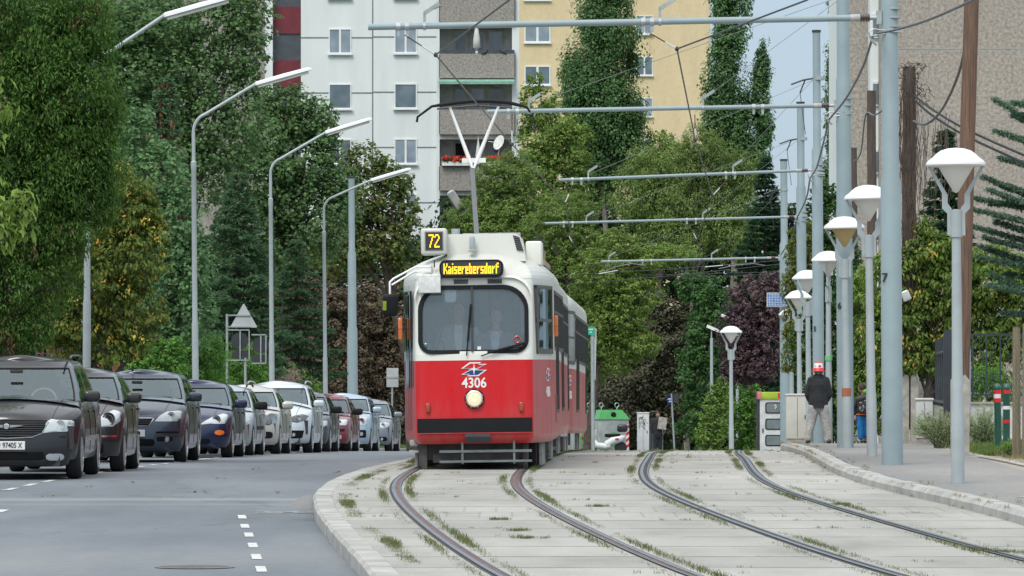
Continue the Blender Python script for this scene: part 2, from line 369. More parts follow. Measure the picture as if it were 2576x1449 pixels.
def kerb(name, fx0, fx1, fz0, ftop, d0, d1, stone=1.0, round_=.03, seed=1, ftop2=None):
 """kerb stones laid end to end along a curve"""
 rng = random.Random(seed); mb = MB(); d = d0
 while d < d1:
  e = min(d + stone, d1); g = .004
  jz = rng.uniform(-.003, .003); jx = rng.uniform(-.005, .005)
  a, b = d + g / 2, e - g / 2
  rings = []
  for q in (a, b):
   x0, x1 = fx0(q) + jx, fx1(q) + jx; zt = ftop(q) + jz; zt2 = (ftop2 or ftop)(q) + jz; z0 = fz0(q) - .1
   rings.append([(x0, q, z0), (x1, q, z0), (x1, q, zt2 - round_ * .6), (x1 - round_, q, zt2), (x0 + round_, q, zt), (x0, q, zt - round_)])
  mb.rings(rings, cap=True)
  d = e
 tag(mb.build(name, kerbm), kind='structure')
kerb('kerb', KL, lambda d: KL(d) + .24, RD, lambda d: T(d) + .012, 20, 120, seed=3)
kerb('kerb', KR, lambda d: KR(d) + .26, T, lambda d: PV(d) + .004, 30, 190, seed=4, round_=.05)
kerb('kerb', lambda d: KC(d) - .2, KC, RD, lambda d: LW(d) + .004, 60, 203, seed=5)
railhead = plain('rail_steel', (.15, .185, .21), .32, .7, var=.15, vscale=8)
raildark = plain('rail_groove', (.045, .04, .042), .8, var=.25, vscale=5)
railrust = plain('rail_groove_rust', (.14, .085, .08), .7, .2, var=.2, vscale=4)
def strip(mb, fc, x0, x1, fz, d0, d1, dz, step=1.0):
 rows = []
 for d in np.arange(d0, d1 + .001, step):
  rows.append([(fc(d) + x0, d, fz(d) + dz), (fc(d) + x1, d, fz(d) + dz)])
 mb.rings(rows, closed=False)
for fc in (CA, CB):
 for sg in (-1, 1):
  mb = MB(); f = lambda d, s=sg: fc(d) + s * .7525
  mb.mat(1); strip(mb, f, -.074, .074, T, 30, 210, .004)
  mb.mat(0)
  if sg > 0: h, g, l = (.002, .046), (-.05, .002), (-.066, -.05)
  else: h, g, l = (-.046, -.002), (-.002, .05), (.05, .066)
  strip(mb, f, h[0], h[1], T, 30, 210, .012)
  mb.mat(2 if fc is CA else 1); strip(mb, f, g[0], g[1], T, 30, 210, .008)
  mb.mat(0); strip(mb, f, l[0], l[1], T, 30, 210, .011)
  tag(mb.build('rail', [railhead, raildark, railrust]), kind='structure')
mb = MB()
def dash(mb, x0, y0, x1, y1, w, fz=RD):
 dx, dy = x1 - x0, y1 - y0; n = max(1, int(abs(dy) / 1.0)); rows = []
 L_ = math.hypot(dx, dy); nx, ny = -dy / L_ * w / 2, dx / L_ * w / 2
 for i in range(n + 1):
  x, y = x0 + dx * i / n, y0 + dy * i / n
  rows.append([(x - nx, y - ny, fz(y - ny) + .005), (x + nx, y + ny, fz(y + ny) + .005)])
 mb.rings([list(reversed(r)) for r in rows] if dy > 0 else rows, closed=False)
def gpt(px, py, fz):
 d = 30.0; best = (1e9, 0)
 for d in np.arange(30, 125, .05):
  y = HY + (ZC - fz(d)) * F / d
  if abs(y - py) < best[0]: best = (abs(y - py), d)
 return PX(px, best[1]), best[1]
for (px, py) in ((610, 1301), (617, 1324), (627, 1346), (637, 1372), (646, 1401), (658, 1432), (672, 1466), (690, 1505)):
 x, d = gpt(px, py, RD); dash(mb, x + .03, d - .55, x - .038, d + .55, .088)
KP = lambda d: KC(d) + 2.12
d = 70.0
while d < 92:
 dash(mb, KP(d), d, KP(d + 1), d + 1.0, .10); d += 2.0
d = 92
while d < 160:
 dash(mb, KP(d), d, KP(d + 3), d + 3.0, .09); d += 3.6
dash(mb, KC(70.2) + .2, 70.2, KP(70.2), 70.25, .10)
x, d = gpt(4, 1286, RD); dash(mb, x - .3, d, x + .05, d, .9)
tag(mb.build('road_marking', markw), kind='structure')
mb = MB(); 
for i in range(14):
 x, d = gpt(640 + i * 11, 1290 + random.Random(i).uniform(-3, 3), RD); dash(mb, x, d, x + .045, d + .25 * math.sin(i), .16)
tag(mb.build('road_marking', plain('worn_marking', (.34, .35, .35), .8, var=.3, vscale=12)), kind='structure')
mb = MB(); rings = []
x0, dd = gpt(800, 1268, RD)
for i in range(9):
 t = i / 8; r_ = []
 for j in range(9):
  u = j / 8; h = .085 * math.sin(math.pi * min(1, max(0, t))) ** .5 * math.sqrt(max(0, 1 - (1 - u) ** 2)) * (1 - abs(2 * t - 1) ** 4 * .25)
  r_.append((x0 - .31 + .33 * u, dd - 1.9 + 4.6 * t, RD(dd - 1.9 + 4.6 * t) + h + (-.02 if j == 0 or i in (0, 8) else 0)))
 rings.append(r_)
mb.rings([list(reversed(r)) for r in rings], closed=False)
tag(mb.build('road_ramp', mat_asphalt('ramp_asphalt', (.17, .175, .18), patch=False), smooth=50), kind='structure')
mb = MB()
x, d = gpt(2160, 1248, PV)
dash(mb, 5.45, 58.6, 8.2, 58.9, .35, PV)
tag(mb.build('pavement_strip', plain('pale_strip', (.33, .33, .31), .8, var=.1)), kind='structure')
mb = MB(); dash(mb, KR(60) + 2.3, 56, KR(79) + 2.28, 79, .07, lambda d: PV(d) + .02)
tag(mb.build('pavement_edging', kerbm), kind='structure')
x, d = gpt(490, 1428, RD)
mh = thing('manhole_cover', 'round iron manhole cover in the road at the bottom of the picture', 'manhole cover', (x, d, RD(d)))
MB().lathe([(.30, .004), (.30, .010), (.34, .010), (.35, .004)], 32).build('rim', plain('manhole_rim', (.15, .155, .16), .8, var=.2, vscale=9), mh)
MB().lathe([(.001, .003), (.298, .003), (.298, .009), (.001, .009)], 32).build('lid', plain('manhole_lid', (.10, .10, .10), .8, .1, var=.35, vscale=14), mh)
from mathutils.bvhtree import BVHTree
carglass = glassmat('car_window_glass', (.62, .72, .74), .09, .02)
sideglass = glassmat('car_side_glass', (.18, .2, .2), .12, 0)
lampglass = plain('lamp_glass', (.50, .54, .55), .12, .3, 1, var=.07, vscale=9)
lampdark = plain('lamp_housing', (.10, .11, .12), .15, .4, 1, var=.3, vscale=20)
orange = plain('indicator_orange', (.75, .17, .02), .25, 0, 1, var=.1)
redlens = plain('red_lens', (.5, .02, .02), .25, 0, 1)
alloy = plain('alloy', (.48, .50, .52), .3, .7, var=.1)
tyre_m = plain('tyre', (.022, .022, .023), .8, var=.2, vscale=14)
intm = plain('car_interior', (.035, .036, .038), .85)
seatm = plain('car_seat', (.06, .063, .066), .9)
dashm = plain('dashboard', (.085, .09, .09), .8)
platem = plain('plate_white', (.72, .72, .70), .5, var=.03)
inkm = plain('plate_ink', (.02, .02, .02), .6)
def fontmesh(name, text, size, mat, parent, loc, rot=(R(90), 0, 0), sx=1, ext=.003, bold=0, align='CENTER', res=3):
 cu = bpy.data.curves.new(name, 'FONT'); cu.body = text; cu.size = size; cu.align_x = align; cu.align_y = 'CENTER'
 cu.extrude = ext; cu.offset = bold; cu.resolution_u = res
 t = bpy.data.objects.new(name + '_c', cu); COL.objects.link(t)
 dg = bpy.context.evaluated_depsgraph_get(); dg.update()
 me = bpy.data.meshes.new_from_object(t.evaluated_get(dg)); me.name = name
 bpy.data.objects.remove(t)
 me.materials.clear(); me.materials.append(mat)
 o = bpy.data.objects.new(name, me); COL.objects.link(o); o.parent = parent
 o.location = loc; o.rotation_euler = rot; o.scale = (sx, 1, 1)
 return o
def half_ring(w, yf, yr, lf, lr, nf, nr, ys):
 """right half of a plan outline, front centre to rear centre"""
 pts = []
 for i in range(23):
  a = (i / 22) * math.pi / 2
  pts.append((w * math.sin(a) ** (2 / nf) if i else 0.0, yf + lf * (1 - (math.cos(a) ** (2 / nf) if i < 22 else 0))))
 for y in ys: pts.append((w, y))
 for i in range(13):
  a = math.pi / 2 - (i / 12) * math.pi / 2
  pts.append((w * (math.sin(a) ** (2 / nr) if i < 12 else 0), yr - lr * (1 - (math.cos(a) ** (2 / nr) if i else 0))))
 return pts
def fullring(h, z):
 """h: half ring; z: list of heights -> closed ring (anticlockwise seen from above reversed)"""
 n = len(h)
 a = [(x, y, z[i]) for i, (x, y) in enumerate(h)]
 b = [(-h[i][0], h[i][1], z[i]) for i in range(n - 2, 0, -1)]
 return a + b
def resample(outline, dz=.02):
 """rows of a roughly convex outline: list of (z, xmin, xmax)"""
 zs = [p[1] for p in outline]; z0, z1 = min(zs), max(zs); rows = []
 n = max(2, int((z1 - z0) / dz) + 1)
 for k in range(n + 1):
  z = z0 + (z1 - z0) * (k / n); z = min(max(z, z0 + 1e-4), z1 - 1e-4); xs = []
  for i in range(len(outline)):
   (xa, za), (xb, zb) = outline[i], outline[(i + 1) % len(outline)]
   if (za - z) * (zb - z) <= 0 and abs(za - zb) > 1e-9: xs.append(xa + (xb - xa) * (z - za) / (zb - za))
  if len(xs) >= 2: rows.append((z, min(xs), max(xs)))
 return rows
def decal(bvh, outline, off=.008, nx=10, thick=.02, dz=.02, axis='y', sgn=1):
 """a raised patch that follows the body; axis y: seen from the front, axis x: seen from the side"""
 mb = MB(); rows = []
 for z, a, b in resample(outline, dz):
  row = []; back = []
  for i in range(nx + 1):
   u = a + (b - a) * i / nx
   if axis == 'y': o_, dr = Vector((u, -3, z)), Vector((0, 1, 0))
   else: o_, dr = Vector((3 * sgn, u, z)), Vector((-sgn, 0, 0))
   h = bvh.ray_cast(o_, dr)
   hit = h[0] if h[0] is not None else (row and Vector(row[-1]) + dr * off) or (o_ + dr * 3)
   row.append(tuple(hit - dr * off)); back.append(tuple(Vector(hit) + dr * thick))
  rows.append([back[0]] + row + [back[-1]])
 lo = [rows[0][0]] + [(p[0] + (0 if axis == 'y' else -sgn * thick), p[1] + (thick if axis == 'y' else 0), p[2]) for p in rows[0][1:-1]] + [rows[0][-1]]
 hi = [(p[0] + (0 if axis == 'y' else -sgn * thick), p[1] + (thick if axis == 'y' else 0), p[2]) for p in rows[-1]]
 allr = [lo] + rows + [hi]
 if axis == 'x' and sgn > 0: pass
 mb.rings(allr if (axis == 'y' or sgn > 0) else [list(reversed(r)) for r in allr], closed=False)
 return mb
def mirror(outline): return [(-x, z) for x, z in reversed(outline)]
WHEEL = {}
def wheel(parent, x, y, r, w=.2, spokes=5, side=1, rimr=None, rim_mat=None):
 rimr = rimr or r * .66
 key = (r, w, spokes, side, rim_mat)
 if key in WHEEL:
  c = dup(WHEEL[key], parent=parent, loc=(x, y, r)); return c
 h = w / 2
 t = MB().lathe([(rimr, -h * .8), (r - .03, -h), (r - .008, -h * .8), (r, -h * .4), (r, h * .4), (r - .008, h * .8), (r - .03, h), (rimr + .01, h * .85), (rimr, h * .6), (rimr, -h * .6)], 28, axis='x')
 w_ = thing('wheel', None, None, (x, y, r)); w_.parent = parent
 t.build('tyre', tyre_m, w_, 40)
 m = MB(); s = side
 m.lathe([(rimr, -h * .6), (rimr + .03, h * 1.0), (rimr - .0, h * 1.06), (rimr - .02, h * .3), (.05, h * .2), (.01, h * .2)] if s > 0 else [(.01, -h * .2), (.05, -h * .2), (rimr - .02, -h * .3), (rimr - .0, -h * 1.06), (rimr + .03, -h * 1.0), (rimr, h * .6)], 28, axis='x')
 for k in range(spokes):
  a = 2 * math.pi * k / spokes
  c, q = math.cos(a), math.sin(a)
  m.bar((s * h * .8, 0, 0), (s * h * .92, c * (rimr - .015), q * (rimr - .015)), .055, .03, up=(1, 0, 0))
 m.lathe([(.01, s * h * .5), (.05, s * h * .7)] if s > 0 else [(.05, s * h * .7), (.01, s * h * .5)], 12, axis='x')
 m.build('rim', rim_mat or alloy, w_, 40)
 WHEEL[key] = w_
 return w_
def car(label, group, xr, d, cfg, rz=0.0, name='parked_car', cat='car'):
 """xr: X of the outer face of the car's near side; d: distance of the front axle"""
 c = dict(w=.87, H=1.45, L=4.2, wb=2.6, oh=.85, wr=.31, belt=.93, hood=.70, cowl=1.0, cowly=1.15, roofy=1.95, rooff=.66, rearb=4.05, reart=3.55, sill=.23, clear=.20,
    crown=.05, lf=.75, nf=2.9, col=(.1, .1, .12), metal=.35, spokes=7, lamps='oval', int_=True, wsn=2.8, archt=.06, tumble=.80, blackbump=False, rimm=None)
 c.update(cfg)
 w = c['w']; y_ax = c['oh']; yr = c['L']
 pm = paint('car_paint', c['col'], c['metal'])
 root = thing(name, label, cat, (xr - w, d - y_ax, RD(d)), rz, group)
 root.rotation_euler[0] = math.atan2(RD(d + c['wb']) - RD(d), c['wb'])
 ax = (y_ax, y_ax + c['wb']); Ra = c['wr'] + c['archt']
 ys = list(np.arange(c['lf'] + .03, yr - .55, .07))
 def ztop(y):
  pts = [(0, c['hood']), (.12, c['hood'] + .05), (.5, c['hood'] + .6 * (c['cowl'] - c['hood'])), (c['cowly'], c['cowl']), (c['cowly'] + .7, max(c['belt'], c['cowl'] - .02)), (yr - .3, c['belt'] + .04), (yr, c['belt'] - .03)]
  return float(np.interp(y, *zip(*pts)))
 ks = [0, .06, .16, .28, .42, .56, .68, .79, .88, .95, 1.0]
 wf = [.955, .975, .99, .998, 1.0, .998, .992, .982, .968, .95, .915]
 yo = [.07, .03, .012, 0, 0, .01, .02, .035, .055, .08, .13]
 zb_front = c['clear']
 rings = []
 def zbot(x, y):
  z = c['clear'] if y < .35 else c['sill']
  if abs(x) > w * .72:
   for a in ax:
    q = Ra * Ra - (y - a) ** 2
    if q > 0: z = max(z, c['wr'] + math.sqrt(q) - .005)
  return z
 hb = half_ring(w, 0, yr, c['lf'], .5, c['nf'], 3.2, ys)
 for k, f_, o_ in zip(ks, wf, yo):
  h = half_ring(w * f_, o_, yr - o_ * .8, c['lf'], .5, c['nf'], 3.2, ys)
  zz = []
  for (x, y), (xb, yb) in zip(h, hb):
   zt = ztop(yb); zb = zbot(xb, yb)
   if k in (0, .06): zz.append(zb + (.0 if k == 0 else .035))
   else: zz.append(zb + .035 + (max(zt, zb + .12) - zb - .035) * ((k - .06) / .94))
  rings.append(fullring(h, zz))
 mb = MB(); mb.rings(rings)
 top = rings[-1]; n = len(hb); N_ = len(top)
 lid = []
 for i in range(n):
  r_ = top[i]; l_ = top[(N_ - i) % N_]
  xw = r_[0]; row = []
  for j in range(9):
   u = -1 + 2 * j / 8
   cr = c['crown'] * min(1, xw / (w * .5)) * (1 - u * u) if r_[1] < c['cowly'] + .3 else 0
   row.append((xw * u, r_[1], r_[2] + cr))
  lid.append(row)
 mb.rings([list(reversed(r)) for r in lid], closed=False)
 bvh = BVHTree.FromPolygons([Vector(v) for v in mb.v], mb.f)
 body = mb.build('body', pm, root, 38)
 ub = MB(); ub.box(-w * .74, w * .74, .18, yr - .2, c['clear'] - .02, .5)
 ub.box(-w * .92, w * .92, .3, yr - .3, .42, min(.74, c['hood'] - .06)); ub.build('underbody', intm, root)
 wc = w * .925
 gr = []; gk = [0, .07, .3, .52, .72, .86, .925, .965, 1.0]; H = c['H']; zb0 = c['cowl'] - .03
 inner = []
 for g in gk:
  t = g
  ww = wc + (w * (c['tumble'] - .08) - wc) * t ** 1.4
  fy = c['cowly'] - .1 + (c['roofy'] - c['cowly'] + .1) * t; ry = c['rearb'] + (c['reart'] - c['rearb']) * t
  z = zb0 + (H - .085 - zb0) * t
  if g == 1.0: ww -= .13; fy += .12; ry -= .12; z = H - .045
  elif g == .965: ww -= .045; fy += .035; ry -= .03; z = H - .068
  h = half_ring(ww, fy, ry, .55, .4, c['wsn'] if g < .95 else c['wsn'] - .1, 3.4, list(np.linspace(fy + .6, ry - .45, 12)))
  zf = [z + (.012 if g < .5 else 0)] * len(h)
  gr.append(fullring(h, [z] * len(h)))
 nh = 23 + 12 + 13; NN = len(gr[0])
 shell, ws, sgl, sgr, rg = MB(), MB(), MB(), MB(), MB()
 def hidx(j): return j if j < nh else NN - j
 iA = c.get('iA', 16)
 wso, sgo = [], []
 for i in range(len(gr) - 1):
  for j in range(NN):
   k = (j + 1) % NN
   hj = min(hidx(j), hidx(k)); q = [gr[i][j], gr[i][k], gr[i + 1][k], gr[i + 1][j]]
   glassrow = 1 <= i <= 4
   if glassrow and hj < iA: t = ws
   elif glassrow and iA + 2 < hj < 33 and hj not in (27,): t = sgr if j < nh else sgl
   elif glassrow and hj >= 39: t = rg
   else: t = shell
   t.add(q, [(0, 1, 2, 3)])
 top = gr[-1]; rows = []
 for i in range(nh):
  r_ = top[i]; rows.append([(r_[0] * (-1 + 2 * j / 8), r_[1], r_[2] + .07 * (1 - (-1 + 2 * j / 8) ** 2) * min(1, r_[0] / .3)) for j in range(9)])
 shell.rings([list(reversed(r)) for r in rows], closed=False)
 roof = shell.build('cabin', pm, root, 40)
 ws.build('windscreen', carglass, root, 60)
 sgl.build('side_window', sideglass, root, 30); sgr.build('side_window', sideglass, root, 30)
 rg.build('rear_window', sideglass, root, 60)
 eb = MB()
 for a, b in ((1, -1), (5, 1)):
  r_ = gr[a]; pts = [r_[(j) % NN] for j in range(-iA, iA + 1)]
  pts = [(p[0] * .998, p[1] - .004, p[2]) for p in pts]
  eb.tube(pts, .014 if a == 5 else .022, 5)
 for sx in (-1, 1):
  pts = [gr[i][(sx * iA) % NN] for i in range(1, 6)]; eb.tube([(p[0], p[1] - .004, p[2]) for p in pts], .012, 5)
 eb.build('windscreen_seal', black, root, 60)
 if c['int_']:
  it = MB()
  it.box(-w * .8, w * .8, c['cowly'] + .1, yr - .7, .5, c['cowl'] - .06)
  it.build('interior', intm, root)
  st = MB()
  for sx in (-.36, .36):
   st.rbox(sx - .24, sx + .24, 2.35, 2.5, .7, H - .42, .05); st.rbox(sx - .13, sx + .13, 2.38, 2.48, H - .41, H - .22, .05)
  st.rbox(-.6, .6, 3.2, 3.36, .7, H - .45, .06)
  for sx in (-.36, .36): st.rbox(sx - .12, sx + .12, 3.24, 3.32, H - .44, H - .3, .03)
  st.build('seat', seatm, root, 40)
  dm = MB(); dm.rbox(-w * .84, w * .84, c['cowly'] + .12, c['cowly'] + .55, c['cowl'] - .2, c['cowl'] + .03, .07)
  dm.build('dashboard', dashm, root, 40)
  sw = MB(); cx = .36
  sw.tube([(cx + .18 * math.cos(a), c['cowly'] + .72 + .06 * math.sin(a), c['cowl'] + .02 + .16 * math.sin(a)) for a in np.linspace(0, 2 * math.pi, 20)], .016, 6)
  sw.bar((cx - .17, c['cowly'] + .72, c['cowl'] + .02), (cx + .17, c['cowly'] + .72, c['cowl'] + .02), .05, .03)
  sw.build('steering_wheel', c.get('swm') or intm, root, 60)
  mr = MB().rbox(-.09, .09, c['roofy'] - .42, c['roofy'] - .39, H - .23, H - .18, .02); mr.build('inside_mirror', intm, root)
 for a in ax:
  for sx in (-1, 1): wheel(root, sx * (w - .115), a, c['wr'], .21, c['spokes'], sx, rim_mat=c['rimm'])
 for kind, outl, m in c['front']:
  off = .006
  if kind == 'headlight':
   for o2 in (outl, mirror(outl)):
    hl = decal(bvh, o2, .012, 10, .03).build('headlight', m, root, 50)
    cx = sum(p[0] for p in o2) / len(o2); cz = sum(p[1] for p in o2) / len(o2); hgt = max(p[1] for p in o2) - min(p[1] for p in o2)
    for ox, rr in c.get('bulbs', ((0, .36),)):
     q = cx + ox * (1 if cx > 0 else -1); h = bvh.ray_cast(Vector((q, -3, cz)), Vector((0, 1, 0)))
     if h[0] is not None:
      r1 = rr * hgt
      MB().lathe([(.005, -.012), (r1 * .6, -.014), (r1 * .62, -.004), (r1 * .85, -.006), (r1 * .87, -.016), (r1, -.016), (r1 * 1.02, 0), (.005, .01)][::-1], 16, axis='y', M=Matrix.Translation((q, h[0].y - .012, cz))).build('reflector', chrome, hl, 50)
  elif kind == 'pair':
   nm, mm = m
   for o2 in (outl, mirror(outl)): decal(bvh, o2, .009, 8, .03).build(nm, mm, root, 50)
  else:
   decal(bvh, outl, .004 if kind in ('intake', 'lower_grille', 'bumper') else .012, 16, .03).build(kind, m, root, 50)
 if c.get('fog'):
  fx, fz, fr = c['fog']
  for sx in (-1, 1):
   h = bvh.ray_cast(Vector((sx * fx, -3, fz)), Vector((0, 1, 0)))
   if h[0] is not None:
    MB().lathe([(.005, -.02), (fr * .7, -.02), (fr * .75, -.01), (fr, -.025), (fr * 1.1, .01), (.005, .02)][::-1], 16, axis='y', M=Matrix.Translation(h[0])).build('fog_light', c.get('fogm') or lampglass, root, 40)
 for kind, outl, m in c['front']:
  if kind == 'grille':
   zs = [p[1] for p in outl]; z0, z1 = min(zs), max(zs); gb = MB(); xm = max(p[0] for p in outl); nb = c.get('bars', 4)
   for k in range(1, nb):
    z = z0 + (z1 - z0) * k / nb; rw = resample(outl, (z1 - z0) / 20); rw = min(rw, key=lambda r: abs(r[0] - z)); pts = []
    for x in np.linspace(rw[1] + .01, rw[2] - .01, 9):
     h = bvh.ray_cast(Vector((x, -3, z)), Vector((0, 1, 0)))
     if h[0] is not None: pts.append(h[0] - Vector((0, .016, 0)))
    gb.tube(pts, .006, 4)
   gb.build('grille_bar', c.get('barm') or darkm, root)
   if c.get('surround'):
    pts = []
    for x, z in c['surround']:
     h = bvh.ray_cast(Vector((x, -3, z)), Vector((0, 1, 0))); pts.append(h[0] - Vector((0, .018, 0)))
    MB().tube(pts, .011, 6).build('grille_surround', chrome, root, 60)
   if c.get('badge'):
    h = bvh.ray_cast(Vector((0, -3, c['badge'])), Vector((0, 1, 0))); yb = h[0].y - .035; zb = c['badge']
    b_ = MB().lathe([(.005, -.012), (.035, -.012), (.042, 0), (.005, .01)][::-1], 16, axis='y', M=Matrix.Translation((0, yb, zb)))
    b_ = b_.build('badge', chrome, root, 50)
    MB().prism([(-.24, .018), (-.05, .022), (-.05, -.014), (-.12, -.006)][::-1], 0, .012).prism([(.05, .022), (.24, .018), (.12, -.006), (.05, -.014)][::-1], 0, .012).build('badge_wing', chrome, b_, loc=(0, yb, zb))
 ln = MB()
 pz = c.get('platez', .46); h = bvh.ray_cast(Vector((0, -3, pz)), Vector((0, 1, 0)))
 if c.get('plate', True):
  py = h[0].y - .02
  pl = MB().rbox(-.26, .26, py - .008, py + .02, pz - .058, pz + .058, .006); pl = pl.build('number_plate', platem, root)
  if c.get('text'):
   fontmesh('lettering', c['text'][0], .105, inkm, pl, (-.215, py - .011, pz), bold=.001, align='LEFT', sx=.72)
   fontmesh('lettering', c['text'][1], .105, inkm, pl, (.085, py - .011, pz), bold=.001, sx=.74)
   sh = MB(); M_ = [(-.128, pz + .036), (-.08, pz + .036), (-.08, pz - .008), (-.104, pz - .034), (-.128, pz - .008)]
   sh.prism([(x, z) for x, z in M_][::-1], py - .013, py - .008); sh = sh.build('shield', redlens, pl)
   MB().box(-.109, -.099, py - .016, py - .0135, pz - .03, pz + .034).box(-.126, -.109, py - .0165, py - .0137, pz + .008, pz + .017).box(-.099, -.082, py - .0165, py - .0137, pz + .008, pz + .017).build('shield_cross', platem, pl)
   MB().box(-.27, .27, py - .004, py + .02, pz - .085, pz - .06).build('plate_holder', intm, root)
  else:
   for k, (xa, xb) in enumerate(((-.19, -.15), (-.08, -.04), (-.03, .01), (.02, .06), (.07, .11), (.14, .18))):
    ln.box(xa, xb, py - .0105, py - .0075, pz - .032, pz + .032)
   ln.build('plate_characters', inkm, pl)
 mm = c.get('mirror_m') or pm; mz = c['cowl'] + c.get('mz', .07) - .03; my = c['cowly'] + .45
 for sx in (-1, 1):
  m_ = MB().rbox(-.115, .115, -.06, .07, -.075, .085, .05, n=3); x_ = sx * (w + .085)
  ob = m_.build('wing_mirror', mm, root, 60, loc=(x_, my, mz)); ob.rotation_euler = (0, 0, sx * .22)
  MB().bar((-sx * .15, .0, -.05), (-sx * .02, 0, -.03), .05, .05).build('mirror_arm', black, ob)
 for sx in (-1, 1):
  for yy in (2.25, 3.2):
   h = bvh.ray_cast(Vector((sx * 3, yy, c['belt'] - .13)), Vector((-sx, 0, 0)))
   if h[0] is not None and yy < yr - .6:
    p = h[0]; MB().rbox(min(p.x, p.x + sx * .03), max(p.x, p.x + sx * .03), yy - .09, yy + .09, p.z - .018, p.z + .018, .01).build('door_handle', c.get('handle_m') or pm, root)
 dl = MB()
 for yy in (c['cowly'] + .28, 2.32, 3.28):
  if yy > yr - .75: continue
  for sx in (-1, 1):
   pts = []
   for z in np.linspace(c['sill'] + .1, c['belt'] - .05, 7):
    h = bvh.ray_cast(Vector((sx * 3, yy, z)), Vector((-sx, 0, 0)))
    if h[0] is not None: pts.append(h[0] + Vector((sx * .001, 0, 0)))
   if len(pts) > 2: dl.tube(pts, .005, 4)
 for sx in (-1, 1):
  pts = []
  for yy in np.linspace(.25, c['cowly'], 8):
   h = bvh.ray_cast(Vector((sx * w * (.60 + .12 * yy / c['cowly']), yy, 3)), Vector((0, 0, -1)))
   if h[0] is not None: pts.append(h[0] + Vector((0, 0, .0)))
  if len(pts) > 2: dl.tube(pts, .005, 4)
 dl.build('panel_gap', black, root)
 if c.get('mould'):
  for sx in (-1, 1):
   zc = c['mould']
   o2 = [(1.55, zc - .035), (yr - 1.15, zc - .035), (yr - 1.15, zc + .035), (1.55, zc + .035)]
   decal(bvh, o2, .012, 14, .01, axis='x', sgn=sx).build('side_moulding', c.get('mould_m') or black, root)
 wp = MB(); yy = c['cowly'] - .03
 for x0, x1 in ((-.05, -.62), (.62, .05)):
  pts = []
  for t in np.linspace(0, 1, 6):
   x = x0 + (x1 - x0) * t
   hh = .05 + .03 * t + .05 * (x / w) ** 2
   pts.append((x, yy + .12 + .10 * (abs(x) / w) ** 2 - .07, c['cowl'] + .035 + .03 * t))
  wp.tube(pts, .012, 5)
 wp.build('wiper', black, root)
 if c.get('antenna'):
  y0 = c['roofy'] + c['antenna'][0]; x0 = c['antenna'][1]
  a = MB().tube([(x0, y0, H - .01), (x0, y0 + .01, H + .03)], .018, 8); a.tube([(x0, y0, H + .02), (x0 + .04, y0 + .25, H + .36)], .005, 5)
  a.build('antenna', black, root)
 if c.get('rails'):
  rm = c['rails']
  for sx in (-1, 1):
   xw = sx * w * c['tumble'] * .92
   MB().tube([(xw * .98, c['roofy'] + .1, H - .03), (xw * .97, c['roofy'] + .35, H + .005), (xw * .97, c['roofy'] + .7, H + .018), (xw * .97, c['reart'] - .5, H + .018), (xw * .97, c['reart'] - .1, H - .02)], [.02, .018, .015, .015, .02], 8).build('roof_rail', rm, root, 60)
 return root
def mesh_grille(): return darkm
OV = lambda cx, cz, rx, rz, n=20, tilt=0: [(cx + rx * math.cos(2 * math.pi * i / n), cz + rz * math.sin(2 * math.pi * i / n) + tilt * rx * math.cos(2 * math.pi * i / n)) for i in range(n)]
gr_m = plain('grille_black', (.012, .012, .013), .9, 0, spec=.1)
ADJ = {}
